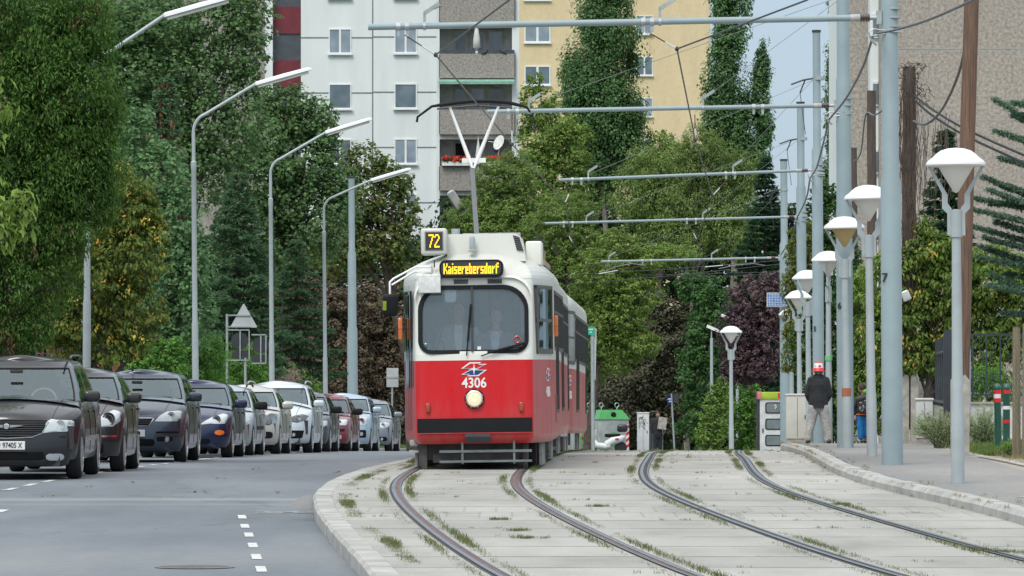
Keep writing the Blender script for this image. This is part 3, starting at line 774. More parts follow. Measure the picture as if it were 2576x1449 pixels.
def place_cars():
 G = 'cars parked along the kerb'
 car('near black minivan with roof rails, winged badge grille and white Austrian plate', G, -5.99, 76, dict(
  w=.98, H=1.70, L=4.85, wb=3.0, oh=.95, wr=.335, hood=.80, cowl=1.07, belt=1.06, cowly=1.08, roofy=1.98, rearb=4.72, reart=4.45, col=(.012, .014, .018), metal=.3, clear=.2, sill=.27,
  crown=.09, lf=.8, nf=2.5, rails=plain('rail_dark', (.06, .065, .07), .3, .5), spokes=10, tumble=.80, wsn=2.5, mz=.10, swm=plain('steering_beige', (.4, .37, .3), .7), platez=.475, text=('W', '97405 X'), mould=.55, mould_m=chrome,
  bulbs=((0, .34), (.12, .2)), badge=.735, bars=8, surround=[(-.57, .80), (-.48, .64), (-.36, .592), (0, .575), (.36, .592), (.48, .64), (.57, .80)],
  front=[('headlight', [(.50, .645), (.80, .655), (.905, .72), (.90, .80), (.84, .835), (.60, .84), (.54, .80)], lampglass),
      ('grille', [(-.47, .64), (-.36, .60), (0, .585), (.36, .60), (.47, .64), (.56, .80), (.54, .825), (-.54, .825), (-.56, .80)], gr_m),
      ('lower_grille', rrect(-.52, .52, .27, .385, .03), gr_m),
      ('pair', rrect(.54, .78, .265, .36, .045), ('fog_light', lampglass)),
      ('pair', rrect(.72, .80, .585, .60, .005), ('washer', black))]))
 car('black small hatchback with almond headlight behind the minivan', G, -5.80, 81.6, dict(
  w=.87, H=1.55, L=3.85, wb=2.57, oh=.80, wr=.31, hood=.78, cowl=1.06, belt=1.06, cowly=.88, roofy=1.72, rearb=3.75, reart=3.4, col=(.02, .02, .023), metal=.3, crown=.09, spokes=9, mould=.52, mould_m=chrome, tumble=.78, clear=.24,
  front=[('headlight', [(.50, .66), (.72, .67), (.83, .76), (.82, .90), (.72, .93), (.58, .86), (.50, .76)], lampglass), ('grille', rrect(-.35, .35, .62, .78, .04), gr_m), ('lower_grille', rrect(-.6, .6, .27, .44, .04), gr_m), ('pair', rrect(.30, .84, .52, .55, .01), ('bumper_trim', chrome))]), rz=-.01)
 car('dark slate compact people carrier with trapezoid grille, third in the row', G, -5.56, 93, dict(
  w=.91, H=1.57, L=4.35, wb=2.64, oh=.86, wr=.325, hood=.80, cowl=1.07, belt=1.06, cowly=1.05, roofy=1.85, rearb=4.2, reart=3.9, col=(.04, .058, .085), metal=.5, crown=.07, spokes=5, platez=.50, surround=[(-.40, .735), (-.32, .625), (.32, .625), (.40, .735), (.38, .755), (-.38, .755), (-.40, .735)], antenna=(.02, -.12), fog=(.62, .40, .045), tumble=.80, clear=.19,
  front=[('headlight', [(.42, .70), (.78, .70), (.84, .74), (.86, .86), (.80, .885), (.62, .875), (.50, .80)], lampglass), ('grille', [(-.32, .63), (.32, .63), (.40, .73), (.38, .75), (-.38, .75), (-.40, .73)], gr_m),
      ('lower_grille', rrect(-.42, .42, .28, .40, .04), gr_m), ('pair', rrect(.46, .72, .36, .44, .02), ('intake', gr_m)), ('pair', rrect(.44, .82, .50, .53, .01), ('bumper_trim', gr_m))]), rz=-.02)
 car('navy blue hatchback with orange bumper indicators and cat-eye headlights', G, -5.19, 101, dict(
  w=.86, H=1.44, L=4.17, wb=2.61, oh=.85, wr=.30, hood=.70, cowl=.96, belt=.97, cowly=1.1, roofy=1.95, rearb=4.0, reart=3.6, col=(.008, .018, .06), metal=.4, crown=.07, spokes=7, antenna=(.0, -.1), tumble=.78,
  front=[('headlight', [(.30, .615), (.74, .625), (.79, .70), (.79, .80), (.70, .825), (.52, .76), (.38, .675)], lampglass), ('grille', OV(0, .64, .27, .045), gr_m), ('lower_grille', rrect(-.5, .5, .26, .36, .04), gr_m), ('pair', OV(.66, .47, .085, .05), ('indicator', orange))]), rz=-.03)
 car('silver grey estate with black mirrors and dark roof bars', G, -5.07, 106.7, dict(
  w=.85, H=1.40, L=4.2, wb=2.58, oh=.83, wr=.30, hood=.68, cowl=.94, belt=.95, cowly=1.15, roofy=1.95, rearb=4.1, reart=3.9, col=(.38, .43, .47), metal=.6, crown=.05, spokes=6, rails=black, mirror_m=black, mould=.55, tumble=.78,
  front=[('headlight', rrect(.46, .80, .60, .74, .03), lampglass), ('grille', rrect(-.36, .36, .61, .73, .02), gr_m), ('lower_grille', rrect(-.5, .5, .26, .38, .03), gr_m)]), rz=-.03)
 car('champagne silver hatchback with twin round reflector headlights', G, -4.80, 112.5, dict(
  w=.88, H=1.43, L=4.25, wb=2.61, oh=.88, wr=.315, hood=.72, cowl=.97, belt=.98, cowly=1.1, roofy=1.98, rearb=4.05, reart=3.6, col=(.50, .49, .45), metal=.5, crown=.07, spokes=10, fog=(.58, .40, .045), tumble=.78, bulbs=((-.1, .4), (.09, .45)),
  front=[('headlight', [(.36, .62), (.70, .60), (.80, .68), (.84, .82), (.80, .86), (.62, .83), (.42, .74)], lampdark), ('grille', [(-.30, .60), (.30, .60), (.34, .70), (-.34, .70)], gr_m), ('lower_grille', rrect(-.4, .4, .28, .42, .04), gr_m), ('pair', rrect(.44, .76, .33, .47, .05), ('intake', gr_m))]), rz=-.035)
 car('tall light silver car with big curved windscreen and dark angled intakes', G, -4.38, 119, dict(
  w=.885, H=1.57, L=4.3, wb=2.58, oh=.90, wr=.32, hood=.78, cowl=1.04, belt=1.06, cowly=.95, roofy=1.75, rearb=4.1, reart=3.75, col=(.58, .63, .67), metal=.45, crown=.12, spokes=7, nf=2.4, wsn=2.2, fog=(.52, .41, .04), tumble=.80, clear=.22, rails=plain('rail_silver', (.6, .62, .63), .3, .6),
  front=[('headlight', [(.34, .70), (.60, .67), (.76, .72), (.83, .82), (.70, .86), (.50, .82)], lampdark), ('grille', [(-.26, .36), (.26, .36), (.30, .52), (-.30, .52)], gr_m), ('pair', [(.32, .31), (.70, .33), (.74, .50), (.46, .50)], ('intake', gr_m))]), rz=-.04)
 car('dark grey car with black mirror between the tall silver car and the red one', G, -4.22, 126, dict(
  w=.85, H=1.42, L=4.1, wb=2.55, oh=.83, wr=.30, hood=.68, cowl=.94, belt=.95, cowly=1.15, roofy=1.9, rearb=4.0, reart=3.7, col=(.05, .055, .07), metal=.5, crown=.05, mirror_m=black, tumble=.78, int_=True,
  front=[('headlight', rrect(.46, .80, .60, .73, .03), lampglass), ('grille', rrect(-.36, .36, .61, .72, .02), gr_m), ('bumper_strip', rrect(-.82, .82, .50, .55, .02), black)]), rz=-.04)
 car('dark red boxy hatchback with square headlights and black bumper strip', G, -3.92, 132, dict(
  w=.85, H=1.41, L=4.02, wb=2.47, oh=.85, wr=.30, hood=.70, cowl=.93, belt=.93, cowly=1.25, roofy=1.95, rearb=3.95, reart=3.6, col=(.17, .018, .026), metal=.25, crown=.03, mirror_m=black, nf=4, wsn=3.6, spokes=6, tumble=.80, antenna=(.1, -.3), plate=True,
  front=[('headlight', rrect(.42, .78, .64, .78, .02), lampglass), ('grille', rrect(-.41, .41, .655, .77, .01), gr_m), ('bumper_strip', rrect(-.82, .82, .49, .55, .02), black), ('lower_grille', rrect(-.35, .35, .3, .4, .02), gr_m), ('pair', rrect(.46, .66, .31, .40, .01), ('fog_light', lampglass))]), rz=-.045)
 car('pale sky-blue upright car with stacked square headlights', G, -3.64, 140, dict(
  w=.86, H=1.50, L=4.0, wb=2.49, oh=.80, wr=.31, hood=.82, cowl=1.04, belt=1.04, cowly=1.0, roofy=1.75, rearb=3.95, reart=3.7, col=(.36, .47, .56), metal=.5, crown=.04, nf=3.6, spokes=5, tumble=.82, platez=.62,
  front=[('headlight', rrect(.50, .78, .68, .90, .03), lampglass), ('pair', rrect(.51, .77, .84, .895, .02), ('indicator', plain('indicator_pale', (.7, .32, .12), .25, 0, 1))), ('grille', rrect(-.44, .44, .72, .84, .02), gr_m), ('lower_grille', rrect(-.42, .42, .28, .46, .03), gr_m), ('pair', rrect(.52, .76, .36, .56, .03), ('intake', gr_m))], fog=(.64, .46, .05)), rz=-.05)
 car('steel grey hatchback, last and smallest of the parked row', G, -3.32, 150, dict(
  w=.875, H=1.47, L=4.4, wb=2.64, oh=.88, wr=.315, hood=.74, cowl=.99, belt=1.0, cowly=1.1, roofy=1.95, rearb=4.1, reart=3.7, col=(.22, .24, .27), metal=.6, crown=.07, spokes=8, tumble=.78, fog=(.62, .36, .04),
  front=[('headlight', [(.40, .68), (.66, .65), (.80, .70), (.83, .80), (.70, .82), (.50, .78)], lampglass), ('grille', [(-.30, .52), (.30, .52), (.34, .62), (-.34, .62)], gr_m), ('pair', rrect(.42, .76, .30, .42, .05), ('intake', gr_m))]), rz=-.05)
place_cars()
tred, tN, tL, tb = newmat('tram_red')
def _tramred(m, N, L, b, base, grime, gcol=(.30, .20, .18)):
 t1 = noise(N, L, 2.2, 6, .7, sc3=(1.6, 1, .3)); r1 = ramp(N, L, t1.outputs[0], [(.32, .0), (.75, 1.)])
 tc = N.new('ShaderNodeTexCoord'); sp = N.new('ShaderNodeSeparateXYZ'); L.new(tc.outputs['Object'], sp.inputs[0])
 mr = N.new('ShaderNodeMapRange'); L.new(sp.outputs[2], mr.inputs[0]); mr.inputs[1].default_value = 1.0; mr.inputs[2].default_value = .35; mr.inputs[3].default_value = grime; mr.inputs[4].default_value = min(1, grime + .4)
 mu = N.new('ShaderNodeMath'); mu.operation = 'MULTIPLY'; L.new(r1.outputs[0], mu.inputs[0]); L.new(mr.outputs[0], mu.inputs[1])
 c = mix(N, L, base, gcol, mu.outputs[0]); L.new(c, b.inputs['Base Color'])
 rr = N.new('ShaderNodeMapRange'); L.new(r1.outputs[0], rr.inputs[0]); rr.inputs[3].default_value = .25; rr.inputs[4].default_value = .5; L.new(rr.outputs[0], b.inputs['Roughness'])
 b.inputs['Specular IOR Level'].default_value = .35; b.inputs['Coat Weight'].default_value = .10; b.inputs['Coat Roughness'].default_value = .12
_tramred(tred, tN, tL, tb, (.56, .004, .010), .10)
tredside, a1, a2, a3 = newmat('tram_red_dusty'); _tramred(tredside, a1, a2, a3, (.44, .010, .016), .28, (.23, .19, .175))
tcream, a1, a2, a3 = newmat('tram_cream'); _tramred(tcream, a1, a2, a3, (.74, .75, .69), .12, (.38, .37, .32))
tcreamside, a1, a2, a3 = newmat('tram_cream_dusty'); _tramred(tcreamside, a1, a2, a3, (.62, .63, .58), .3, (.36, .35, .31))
troof, a1, a2, a3 = newmat('tram_roof_grey'); _tramred(troof, a1, a2, a3, (.60, .61, .56), .28, (.27, .26, .22))
troofside, _ = troof, 0
windm = plain('window_frame_dark', (.07, .065, .06), .5)
winddk = glassmat('tram_side_glass', (.16, .17, .17), .09, .0)
tramglass = glassmat('tram_windscreen_glass', (.95, .98, .98), .08, .13)  # pale veil in the glass colour stands in for light from inside
cabglass = glassmat('cab_side_glass', (.55, .57, .57), .08, .0)
led = emit('led_amber', (1.0, .52, .02), 1.15)
ledback = plain('led_board', (.035, .038, .04), .5)
ugrey = plain('underframe_grey', (.07, .065, .06), .8, .1, var=.25, vscale=5)
railgrey = plain('lifeguard_grey', (.15, .175, .18), .6, .1, var=.15, vscale=6)
whitegrey = plain('skirt_grey', (.42, .43, .41), .7, var=.2, vscale=6)
DOTS = {}
FONT5 = {'7': ["11111", "00001", "00010", "00010", "00100", "00100", "01000", "01000"], '2': ["01110", "10001", "00001", "00010", "00100", "01000", "10000", "11111"],
 'K': ["1001", "1001", "1010", "1100", "1010", "1001", "1001"], 'a': ["000", "000", "110", "001", "111", "101", "111"], 'i': ["1", "0", "1", "1", "1", "1", "1"], 's': ["000", "000", "111", "100", "111", "001", "111"],
 'e': ["000", "000", "111", "101", "111", "100", "111"], 'r': ["000", "000", "101", "110", "100", "100", "100"], 'b': ["100", "100", "111", "101", "101", "101", "111"], 'd': ["001", "001", "111", "101", "101", "101", "111"],
 'o': ["000", "000", "111", "101", "101", "101", "111"], 'f': ["011", "100", "111", "100", "100", "100", "100"]}
def dots(text, w, h, parent, x0, y, z0, bold=1.0):
 """LED matrix lettering, each lit pixel a small square"""
 rows = len(FONT5[text[0]]); cols = sum(len(FONT5[c][0]) + 1 for c in text) - 1
 cw, ch = w / cols, h / rows; mb = MB(); x = x0
 for c in text:
  g = FONT5[c]
  for r_, line in enumerate(g):
   for k, q in enumerate(line):
    if q == '1':
     a = x + k * cw; zt = z0 + h - r_ * ch
     mb.box(a - cw * .06, a + cw * (1.0 * bold), y, y + .004, zt - ch * .97, zt)
  x += (len(g[0]) + 1) * cw
 return mb.build('lettering', led, parent)
def tram_outline(z, w0, w1, yt, yf, yr, rc=.13, bow=.05, wr=None, ytr=None):
 """closed plan outline: curved front, rounded corners, sides that taper towards the front (and the back)"""
 wr = w0 if wr is None else wr; ytr = ytr or yt
 h = []
 nx = 30
 for i in range(nx + 1):
  x = (w0 - rc) * i / nx; h.append((x, yf + bow * (x / w0) ** 2))
 yb = h[-1][1]
 for j in range(1, 7):
  a = math.pi / 2 * j / 6; h.append((w0 - rc + rc * math.sin(a), yb + rc * (1 - math.cos(a))))
 y0 = yb + rc
 for t in (.12, .3, .5, .7, .85, 1): h.append((w0 + (w1 - w0) * math.sin(t * math.pi / 2) ** .9, y0 + (yt - y0) * t))
 ye = yr - ytr
 for t in np.linspace(0.05, 1, 8): h.append((w1, yt + (ye - yt) * t))
 for t in (.3, .6, .85, 1): h.append((w1 + (wr - w1) * (1 - math.cos(t * math.pi / 2)), ye + (yr - .1 - ye) * t))
 h.append((wr - .1, yr)); h.append((0, yr))
 n = len(h)
 return [(x, y, z) for x, y in h] + [(-h[i][0], h[i][1], z) for i in range(n - 2, 0, -1)], n
def fsh(z):  # front set-back with height
 return .10 * max(0, (.47 - z) / .1) ** 1.5 + (.14 * (z - 1.6) if z > 1.6 else 0) + (.10 * max(0, (z - 2.66) / .1) ** 1.2 if z > 2.66 else 0)
WS = dict(x=(-.755, .745), z=(1.63, 2.545), r=.33, rb=.17)
def tram_body(root, w0, w1, yt, L, front=True, wr=None, hole=True, rearflat=True, lead=0):
 zs = list(np.arange(.36, .52, .04)) + list(np.arange(.52, 2.66, .045)) + [2.66, 2.70, 2.76, 2.82, 2.88, 2.93, 2.975, 3.01, 3.035, 3.05]
 zs = sorted(set([round(float(z), 4) for z in zs] + [1.52]))
 rings = []; n = 0
 for z in zs:
  k = 1.0
  if z < .48: k = 1 - .05 * ((.48 - z) / .12) ** 2
  sidein = 0
  if z > 2.62: sidein = .62 * (max(0, (z - 2.62) / .43)) ** 3.0 + .04 * (z - 2.62) / .43
  w0_, w1_ = w0 * k - sidein * .85, w1 * k - sidein
  yf = fsh(z)
  ring, n = tram_outline(z, w0_, w1_, yt, yf, L - max(0, z - 2.7) * .3, rc=.13 if z < 2.7 else min(.13 + (z - 2.7) * .5, w0_ * .5), wr=(wr or w1) * k - sidein)
  rings.append(ring)
 lo, up, rf, losd, upsd = MB(), MB(), MB(), MB(), MB()
 N_ = len(rings[0])
 ws = WS
 hole_o = rrect(ws['x'][0], ws['x'][1], ws['z'][0], ws['z'][1], ws['r'], rb=ws['rb'])
 def inside(x, z, o):
  c = False; j = len(o) - 1
  for i in range(len(o)):
   if (o[i][1] > z) != (o[j][1] > z) and x < (o[j][0] - o[i][0]) * (z - o[i][1]) / (o[j][1] - o[i][1]) + o[i][0]: c = not c
   j = i
  return c
 ssp = []
 for i in range(len(zs) - 1):
  zc = (zs[i] + zs[i + 1]) / 2
  for j in range(N_):
   k = (j + 1) % N_
   q = [rings[i][j], rings[i][k], rings[i + 1][k], rings[i + 1][j]]
   yc = (q[0][1] + q[1][1]) / 2; xc = (q[0][0] + q[1][0]) / 2
   if hole and yc < .3 and inside(xc, zc, hole_o): continue
   side = yc > .27
   if hole and .45 < yc < 1.6 and 1.68 < zc < 2.48: continue
   t = (losd if side else lo) if zc < 1.52 else ((upsd if side else up) if zc < 2.62 else rf)
   t.add(q, [(0, 1, 2, 3)])
 top = rings[-1]; rows = []
 for i in range(n):
  r_ = top[i]; rows.append([(r_[0] * (-1 + j / 3), r_[1] + (0 if i else 0), r_[2] + .05 * (1 - (-1 + j / 3) ** 2) * min(1, r_[0] / .25)) for j in range(7)])
 rf.rings([list(reversed(r)) for r in rows], closed=False)
 b = MB(); 
 for k, m_ in enumerate((lo, up, losd, upsd)):
  b.cm = k; b.add(m_.v, m_.f)
 body = b.build('body', [tred, tcream, tredside, tcreamside], root, 35)
 rfo = rf.build('roof', troof, root, 50)
 bvh = BVHTree.FromPolygons([Vector(v) for v in lo.v + up.v + losd.v + upsd.v + rf.v], [tuple(i + off for i in f) for m_, off in zip((lo, up, losd, upsd, rf), (0, len(lo.v), len(lo.v) + len(up.v), len(lo.v) + len(up.v) + len(losd.v), len(lo.v) + len(up.v) + len(losd.v) + len(upsd.v))) for f in m_.f])
 return body, rfo, bvh
def front_y(x, z, w0=.825): return fsh(z) + .05 * (x / w0) ** 2
def fband(outline, wd_in, wd_out, off=.015, depth=.04, w0=.825):
 """frame band round an outline on the curved front"""
 cx = sum(p[0] for p in outline) / len(outline); cz = sum(p[1] for p in outline) / len(outline)
 n = len(outline); A, B = [], []
 for i in range(n):
  p, a, b = outline[i], outline[i - 1], outline[(i + 1) % n]
  tx, tz = b[0] - a[0], b[1] - a[1]; l = math.hypot(tx, tz) or 1; nx, nz = tz / l, -tx / l
  A.append((p[0] - nx * wd_in, p[1] - nz * wd_in)); B.append((p[0] + nx * wd_out, p[1] + nz * wd_out))
 q = lambda P_, o: [(x, front_y(x, z, w0) - o, z) for x, z in P_]
 mb = MB(); mb.rings([q(A, -depth), q(A, off), q(B, off), q(B, -.01)])
 return mb
def fpatch(outline, off=0.0, nx=12, dz=.03, w0=.825):
 mb = MB(); rows = []
 for z, a, b in resample(outline, dz): rows.append([(a + (b - a) * i / nx, front_y(a + (b - a) * i / nx, z, w0) - off, z) for i in range(nx + 1)])
 mb.rings(rows, closed=False); return mb
def emblem(parent, cx, z0, y, s, plane='front', sx=1.0, X=None):
 """double arrow emblem: white outline, white four-point star, blue lower half"""
 up_ = [(-.50, .10), (-.16, .50), (.30, .50), (.24, .36), (.50, .36), (.18, .03), (-.46, .03), (-.30, .12)]
 up_ = [(-.5, .03), (-.17, .27), (.28, .27), (.20, .20), (.50, .20), (.16, .03)]
 dn = [(-p[0], -p[1]) for p in up_]
 def lay(mb, pts, o, k=1.0, ox=0, oz=0):
  if plane == 'front': q = [(cx + (ox + p[0] * k) * s * sx, z0 + (oz + p[1] * k) * s) for p in pts]; mb.prism(q[::-1] if True else q, y - o, y - o + .003)
  else:
   q = [(cx + (ox + p[0] * k) * s * sx, z0 + (oz + p[1] * k) * s) for p in pts]; mb.prism(q, X + o, X + o + .003, plane='yz')
 e = MB()
 lay(e, up_, .004); lay(e, dn, .004)
 e = e.build('emblem', white, parent)
 blue = MB(); lay(blue, [(p[0] * .80 + .0, p[1] * .72 - .026) for p in dn], .008); blue.build('emblem_field', plain('emblem_blue', (.01, .05, .2), .4), e)
 r_ = MB(); lay(r_, [(p[0] * .80, p[1] * .72 + .026) for p in up_], .008); r_.build('emblem_field', tred, e)
 st = MB()
 star = []
 for k in range(8):
  a = math.pi / 4 * k + math.pi / 2; rr = (.24 if k in (0, 4) else .22) if k % 2 == 0 else .045
  star.append((rr * math.cos(a), rr * math.sin(a)))
 lay(st, star, .012); st.build('emblem_star', white, e)
def windows_side(root, L, w1, y0, n, pitch, sgn, z0=1.66, z1=2.52, doors=()):
 """row of side windows with dark frames, each a part with its pane"""
 for k in range(n):
  a = y0 + k * pitch; b = a + pitch - .12
  if b > L - .1: break
  z00 = .75 if k in doors else z0
  x = sgn * (w1 + .012)
  fr = MB()
  xa, xb = (x - .02, x) if sgn > 0 else (x, x + .02)
  for (p, q, r_, s_) in ((a, b, z00, z00 + .05), (a, b, z1 - .05, z1), (a, a + .045, z00 + .05, z1 - .05), (b - .045, b, z00 + .05, z1 - .05), (a + .045, b - .045, z1 - .33, z1 - .29)):
   fr.box(xa, xb, p, q, r_, s_)
  fr = fr.build('window', windm, root)
  xg = x - sgn * .008
  MB().add([(xg, a + .04, z00 + .04), (xg, b - .04, z00 + .04), (xg, b - .04, z1 - .04), (xg, a + .04, z1 - .04)], [(0, 1, 2, 3) if sgn > 0 else (3, 2, 1, 0)]).build('pane', winddk, fr)
def make_tram():
 d0 = 75.6; x0 = CA(76) + .085
 hd = -math.atan2(.27, 9.6)      # heading
 root = thing('tram', 'red and cream articulated tram with LED board reading Kaiserebersdorf', 'tram', (x0, d0, T(d0 + 1)), hd)
 root.rotation_euler = (R(.0), R(-.75), hd)
 w0, w1 = .825, 1.065
 body, roof, bvh = tram_body(root, w0, w1, 2.3, 9.3, wr=1.0)
 def band(z0, z1, xa, xb, off, mat, name, parent=root, nz=3):
  rows = []
  for k in range(nz + 1):
   z = z0 + (z1 - z0) * k / nz; rows.append([(x, front_y(x, z) - off, z) for x in np.linspace(xa, xb, 24)])
  back = [(p[0], p[1] + off + .02, p[2]) for p in rows[0]]; bt = [(p[0], p[1] + off + .02, p[2]) for p in rows[-1]]
  m_ = MB(); m_.rings([back] + rows + [bt], closed=False)
  for r0, r1 in zip(rows[:-1], rows[1:]):
   for e in (0, -1): m_.add([r0[e], r1[e], (r1[e][0], r1[e][1] + off + .02, r1[e][2]), (r0[e][0], r0[e][1] + off + .02, r0[e][2])], [(0, 1, 2, 3)])
  return m_.build(name, mat, parent, 30)
 band(.515, .715, -.80, .80, .045, black, 'bumper'); band(.505, .515, -.80, .80, .05, tred, 'bumper_edge')
 band(.375, .50, -.135, .215, .05, plain('coupler_grey', (.06, .07, .08), .6), 'coupler_cover')
 o = rrect(WS['x'][0], WS['x'][1], WS['z'][0], WS['z'][1], WS['r'], 8, rb=WS['rb'])
 fband(o, .035, .02, .022, .05).build('windscreen_frame', black, root, 60)
 fpatch(o, -.02, 16, .03).build('windscreen', tramglass, root, 60)
 dv = MB(); dv.bar((-.02, front_y(0, 1.64) - .012, 1.64), (-.02, front_y(0, 2.54) - .012, 2.54), .03, .03, up=(0, 1, 0)); dv.build('windscreen_divider', darkm, root)
 o2 = rrect(WS['x'][0] - .055, .80, WS['z'][0] - .06, 2.665, .30, 8, rb=.12)
 hd_ = MB(); n = len(o2); q = lambda k, off: [((x) * k, front_y(x, z) - off, z) for x, z in o2]
 A = [(x, front_y(x, z) + .005, z) for x, z in o2]; B = [(x * 1.0, front_y(x, z) - .05, z) for x, z in o2]; C_ = [(x * 1.025, front_y(x, z) + .01, z + (.03 if z > 2.1 else -.01)) for x, z in o2]
 keep = [i for i in range(n) if o2[i][1] > 2.0]
 for i in keep:
  k = (i + 1) % n
  if o2[k][1] < 2.0: continue
  hd_.add([A[i], A[k], B[k], B[i]], [(0, 1, 2, 3)]); hd_.add([B[i], B[k], C_[k], C_[i]], [(0, 1, 2, 3)])
 hd_.build('windscreen_hood', tcream, root, 40)
 for xa in (-.27, .20):
  m_ = MB()
  for k in range(5): m_.box(xa, xa + .2, front_y(xa, 2.61) - .012, front_y(xa, 2.61), 2.583 + k * .013, 2.592 + k * .013)
  m_.build('vent_grille', darkm, root)
 yb = front_y(0, 2.7) + .02
 db = MB().prism(rrect(-.465, .42, 2.675, 2.915, .085)[::-1], -.02, .25); db = db.build('destination_display', black, root, 30, loc=(0, .05, 0))
 MB().prism(rrect(-.440, .395, 2.70, 2.89, .065)[::-1], -.028, -.021).build('display_face', ledback, db)
 dots('Kaiserebersdorf', .765, .148, db, -.405, -.034, 2.72, bold=1.12)
 nb = MB().rbox(-.735, -.375, .42, .8, 3.00, 3.37, .03); nb = nb.build('line_number_box', troof, root, 40)
 MB().rbox(-.68, -.42, .408, .43, 3.06, 3.33, .012).build('box_bezel', plain('bezel', (.22, .23, .22), .5), nb, 30)
 MB().rbox(-.665, -.435, .402, .41, 3.075, 3.315, .003).build('display_face', ledback, nb)
 dots('72', .15, .185, nb, -.625, .396, 3.10, bold=1.15)
 rf = MB(); 
 rings = []
 for t, (xa, xb, zt) in ((0, (-.38, .60, 3.29)),):
  pass
 fr_ = [(-.38, 2.9), (-.38, 3.29), (.58, 3.29), (.645, 3.25), (.70, 3.02), (.72, 2.9)]
 rf.prism([(x, z) for x, z in fr_][::-1], .65, 2.2)
 fo = rf.build('roof_fairing', tcream, root, 30)
 lv = MB(); 
 lv.add([(.545, .642, 3.265), (.635, .642, 3.24), (.695, .642, 3.035), (.60, .642, 3.05)], [(3, 2, 1, 0)])
 lv = lv.build('louvre', darkm, fo)
 for k in range(7): MB().bar((.556 + k * .008, .636, 3.24 - k * .03), (.638 + k * .009, .636, 3.222 - k * .03), .012, .006).build('louvre_slat', plain('slat_grey', (.2, .21, .22), .5), lv)
 MB().lathe([(.005, 3.015), (.055, 3.015), (.055, 3.04), (.042, 3.05), (.042, 3.20), (.03, 3.235), (.005, 3.24)], 16, M=Matrix.Translation((-.02, .56, .02))).build('antenna', lampgrey, root, 50)
 MB().rbox(.70, .93, 1.5, 2.3, 2.85, 3.20, .03).build('roof_unit', tcream, root, 40)
 rs = MB()
 for k in range(7): rs.box(.80 + k * .012, .815 + k * .012, 2.6 + k * .5, 2.75 + k * .5, 2.9, 3.16); 
 rs.box(.62, .95, 2.5, 6.2, 2.88, 2.95)
 rs = rs.build('resistor_bank', plain('resistor', (.35, .3, .25), .7, .1, var=.3), root)
 for k in range(6): MB().cyl((.83 + k * .01, 2.7 + k * .5, 3.1), (.83 + k * .01, 2.7 + k * .5, 3.32), .008, n=6).build('rod', darkm, rs)
 MB().cyl((-.33, 2.6, 3.0), (-.33, 2.6, 3.42), .062, n=14).build('sand_pipe', lampgrey, root, 50)
 MB().box(-.25, .58, 3.2, 3.5, 3.30, 3.37).box(-.25, .58, 3.5, 4.0, 3.1, 3.3).build('pantograph_base', whitegrey, root)
 pg = MB(); px_, py_ = -.14, 7.9
 Z = lambda y: ZC + (HY - y) * (d0 + py_) / F - (T(d0 + 1))
 XX = lambda x, yy=None: (x - 1288) * (d0 + (py_ if yy is None else yy)) / F - x0 - (py_ if yy is None else yy) * .0281
 panto = pg.bar((XX(1207, 3.6), 3.6, 3.3), (XX(1197), py_, Z(425)), .07, .09).build('pantograph_arm', plain('arm_grey', (.11, .115, .115), .4, .5), root)
 pa = MB()
 for x in (1143, 1266):
  m_ = MB().tube([(XX(1200), py_ - .1, Z(428)), (XX(1200 + (x - 1200) * .22), py_, Z(392)), (XX(x), py_, Z(268))], [.015, .032, .02], 8); m_.build('fork_arm', white, root, 60)
 MB().bar((XX(1172), py_, Z(403)), (XX(1232), py_, Z(403)), .07, .07).build('fork_bar', white, root)
 bow_ = []
 for x, y in ((1060, 305), (1062, 292), (1098, 266), (1125, 262), (1165, 257), (1205, 254), (1250, 255), (1290, 259), (1318, 266), (1338, 272), (1345, 284)): bow_.append((XX(x), py_ - .05, Z(y)))
 MB().tube(bow_, [.018, .018, .02, .028, .03, .032, .032, .03, .024, .018, .018], 8).build('contact_bow', black, root, 60)
 MB().tube([(XX(x), py_ + .12, Z(y)) for x, y in ((1110, 271), (1205, 264), (1300, 271))], .018, 6).build('contact_strip', darkm, root)
 hy = front_y(0, 1.0)
 hl = MB().lathe([(.135, .02), (.135, -.02), (.125, -.045), (.10, -.05), (.10, -.02)], 30, axis='y', M=Matrix.Translation((0, hy, .985))); 
 hl = MB().lathe([(.005, .03), (.137, .03), (.137, -.02), (.128, -.045), (.105, -.05), (.098, -.02), (.005, -.02)], 30, axis='y', M=Matrix.Translation((0, hy, .985))).build('headlight', black, root, 40)
 MB().lathe([(.005, -.012), (.118, -.012), (.118, -.055), (.10, -.062), (.096, -.03), (.005, -.03)], 30, axis='y', M=Matrix.Translation((0, hy, .985))).build('headlight_ring', chrome, hl, 40)
 MB().lathe([(.001, -.075), (.03, -.073), (.06, -.062), (.092, -.045), (.096, -.03)][::1], 30, axis='y', M=Matrix.Translation((0, hy, .985))).build('headlight_lens', emit('headlamp_glow', (1.0, .80, .50), .42), hl, 60)
 MB().ball((0, hy - .07, .965), .03, .012, .02).build('headlight_bulb', emit('bulb_glow', (1, .85, .5), 1.6), hl, 60)
 for k in range(8):
  a = math.pi / 4 * k + .4; MB().ball((.127 * math.cos(a), hy - .05, .985 + .127 * math.sin(a)), .007, .006, .007, 6, 4).build('bolt', chrome, hl)
 for x in (-.648, .648):
  MB().rbox(x - .03, x + .03, front_y(x, .87) - .045, front_y(x, .87), .80, .93, .015).build('marker_lamp', plain('marker_orange', (.30, .05, .01) if x < 0 else (.5, .12, .02), .3, 0, 1), root, 40)
 emblem(root, 0, 1.395, front_y(0, 1.36) - .002, .36)
 fontmesh('lettering', '4306', .195, white, root, (0, front_y(.1, 1.2) - .004, 1.20), bold=.004, sx=.88)
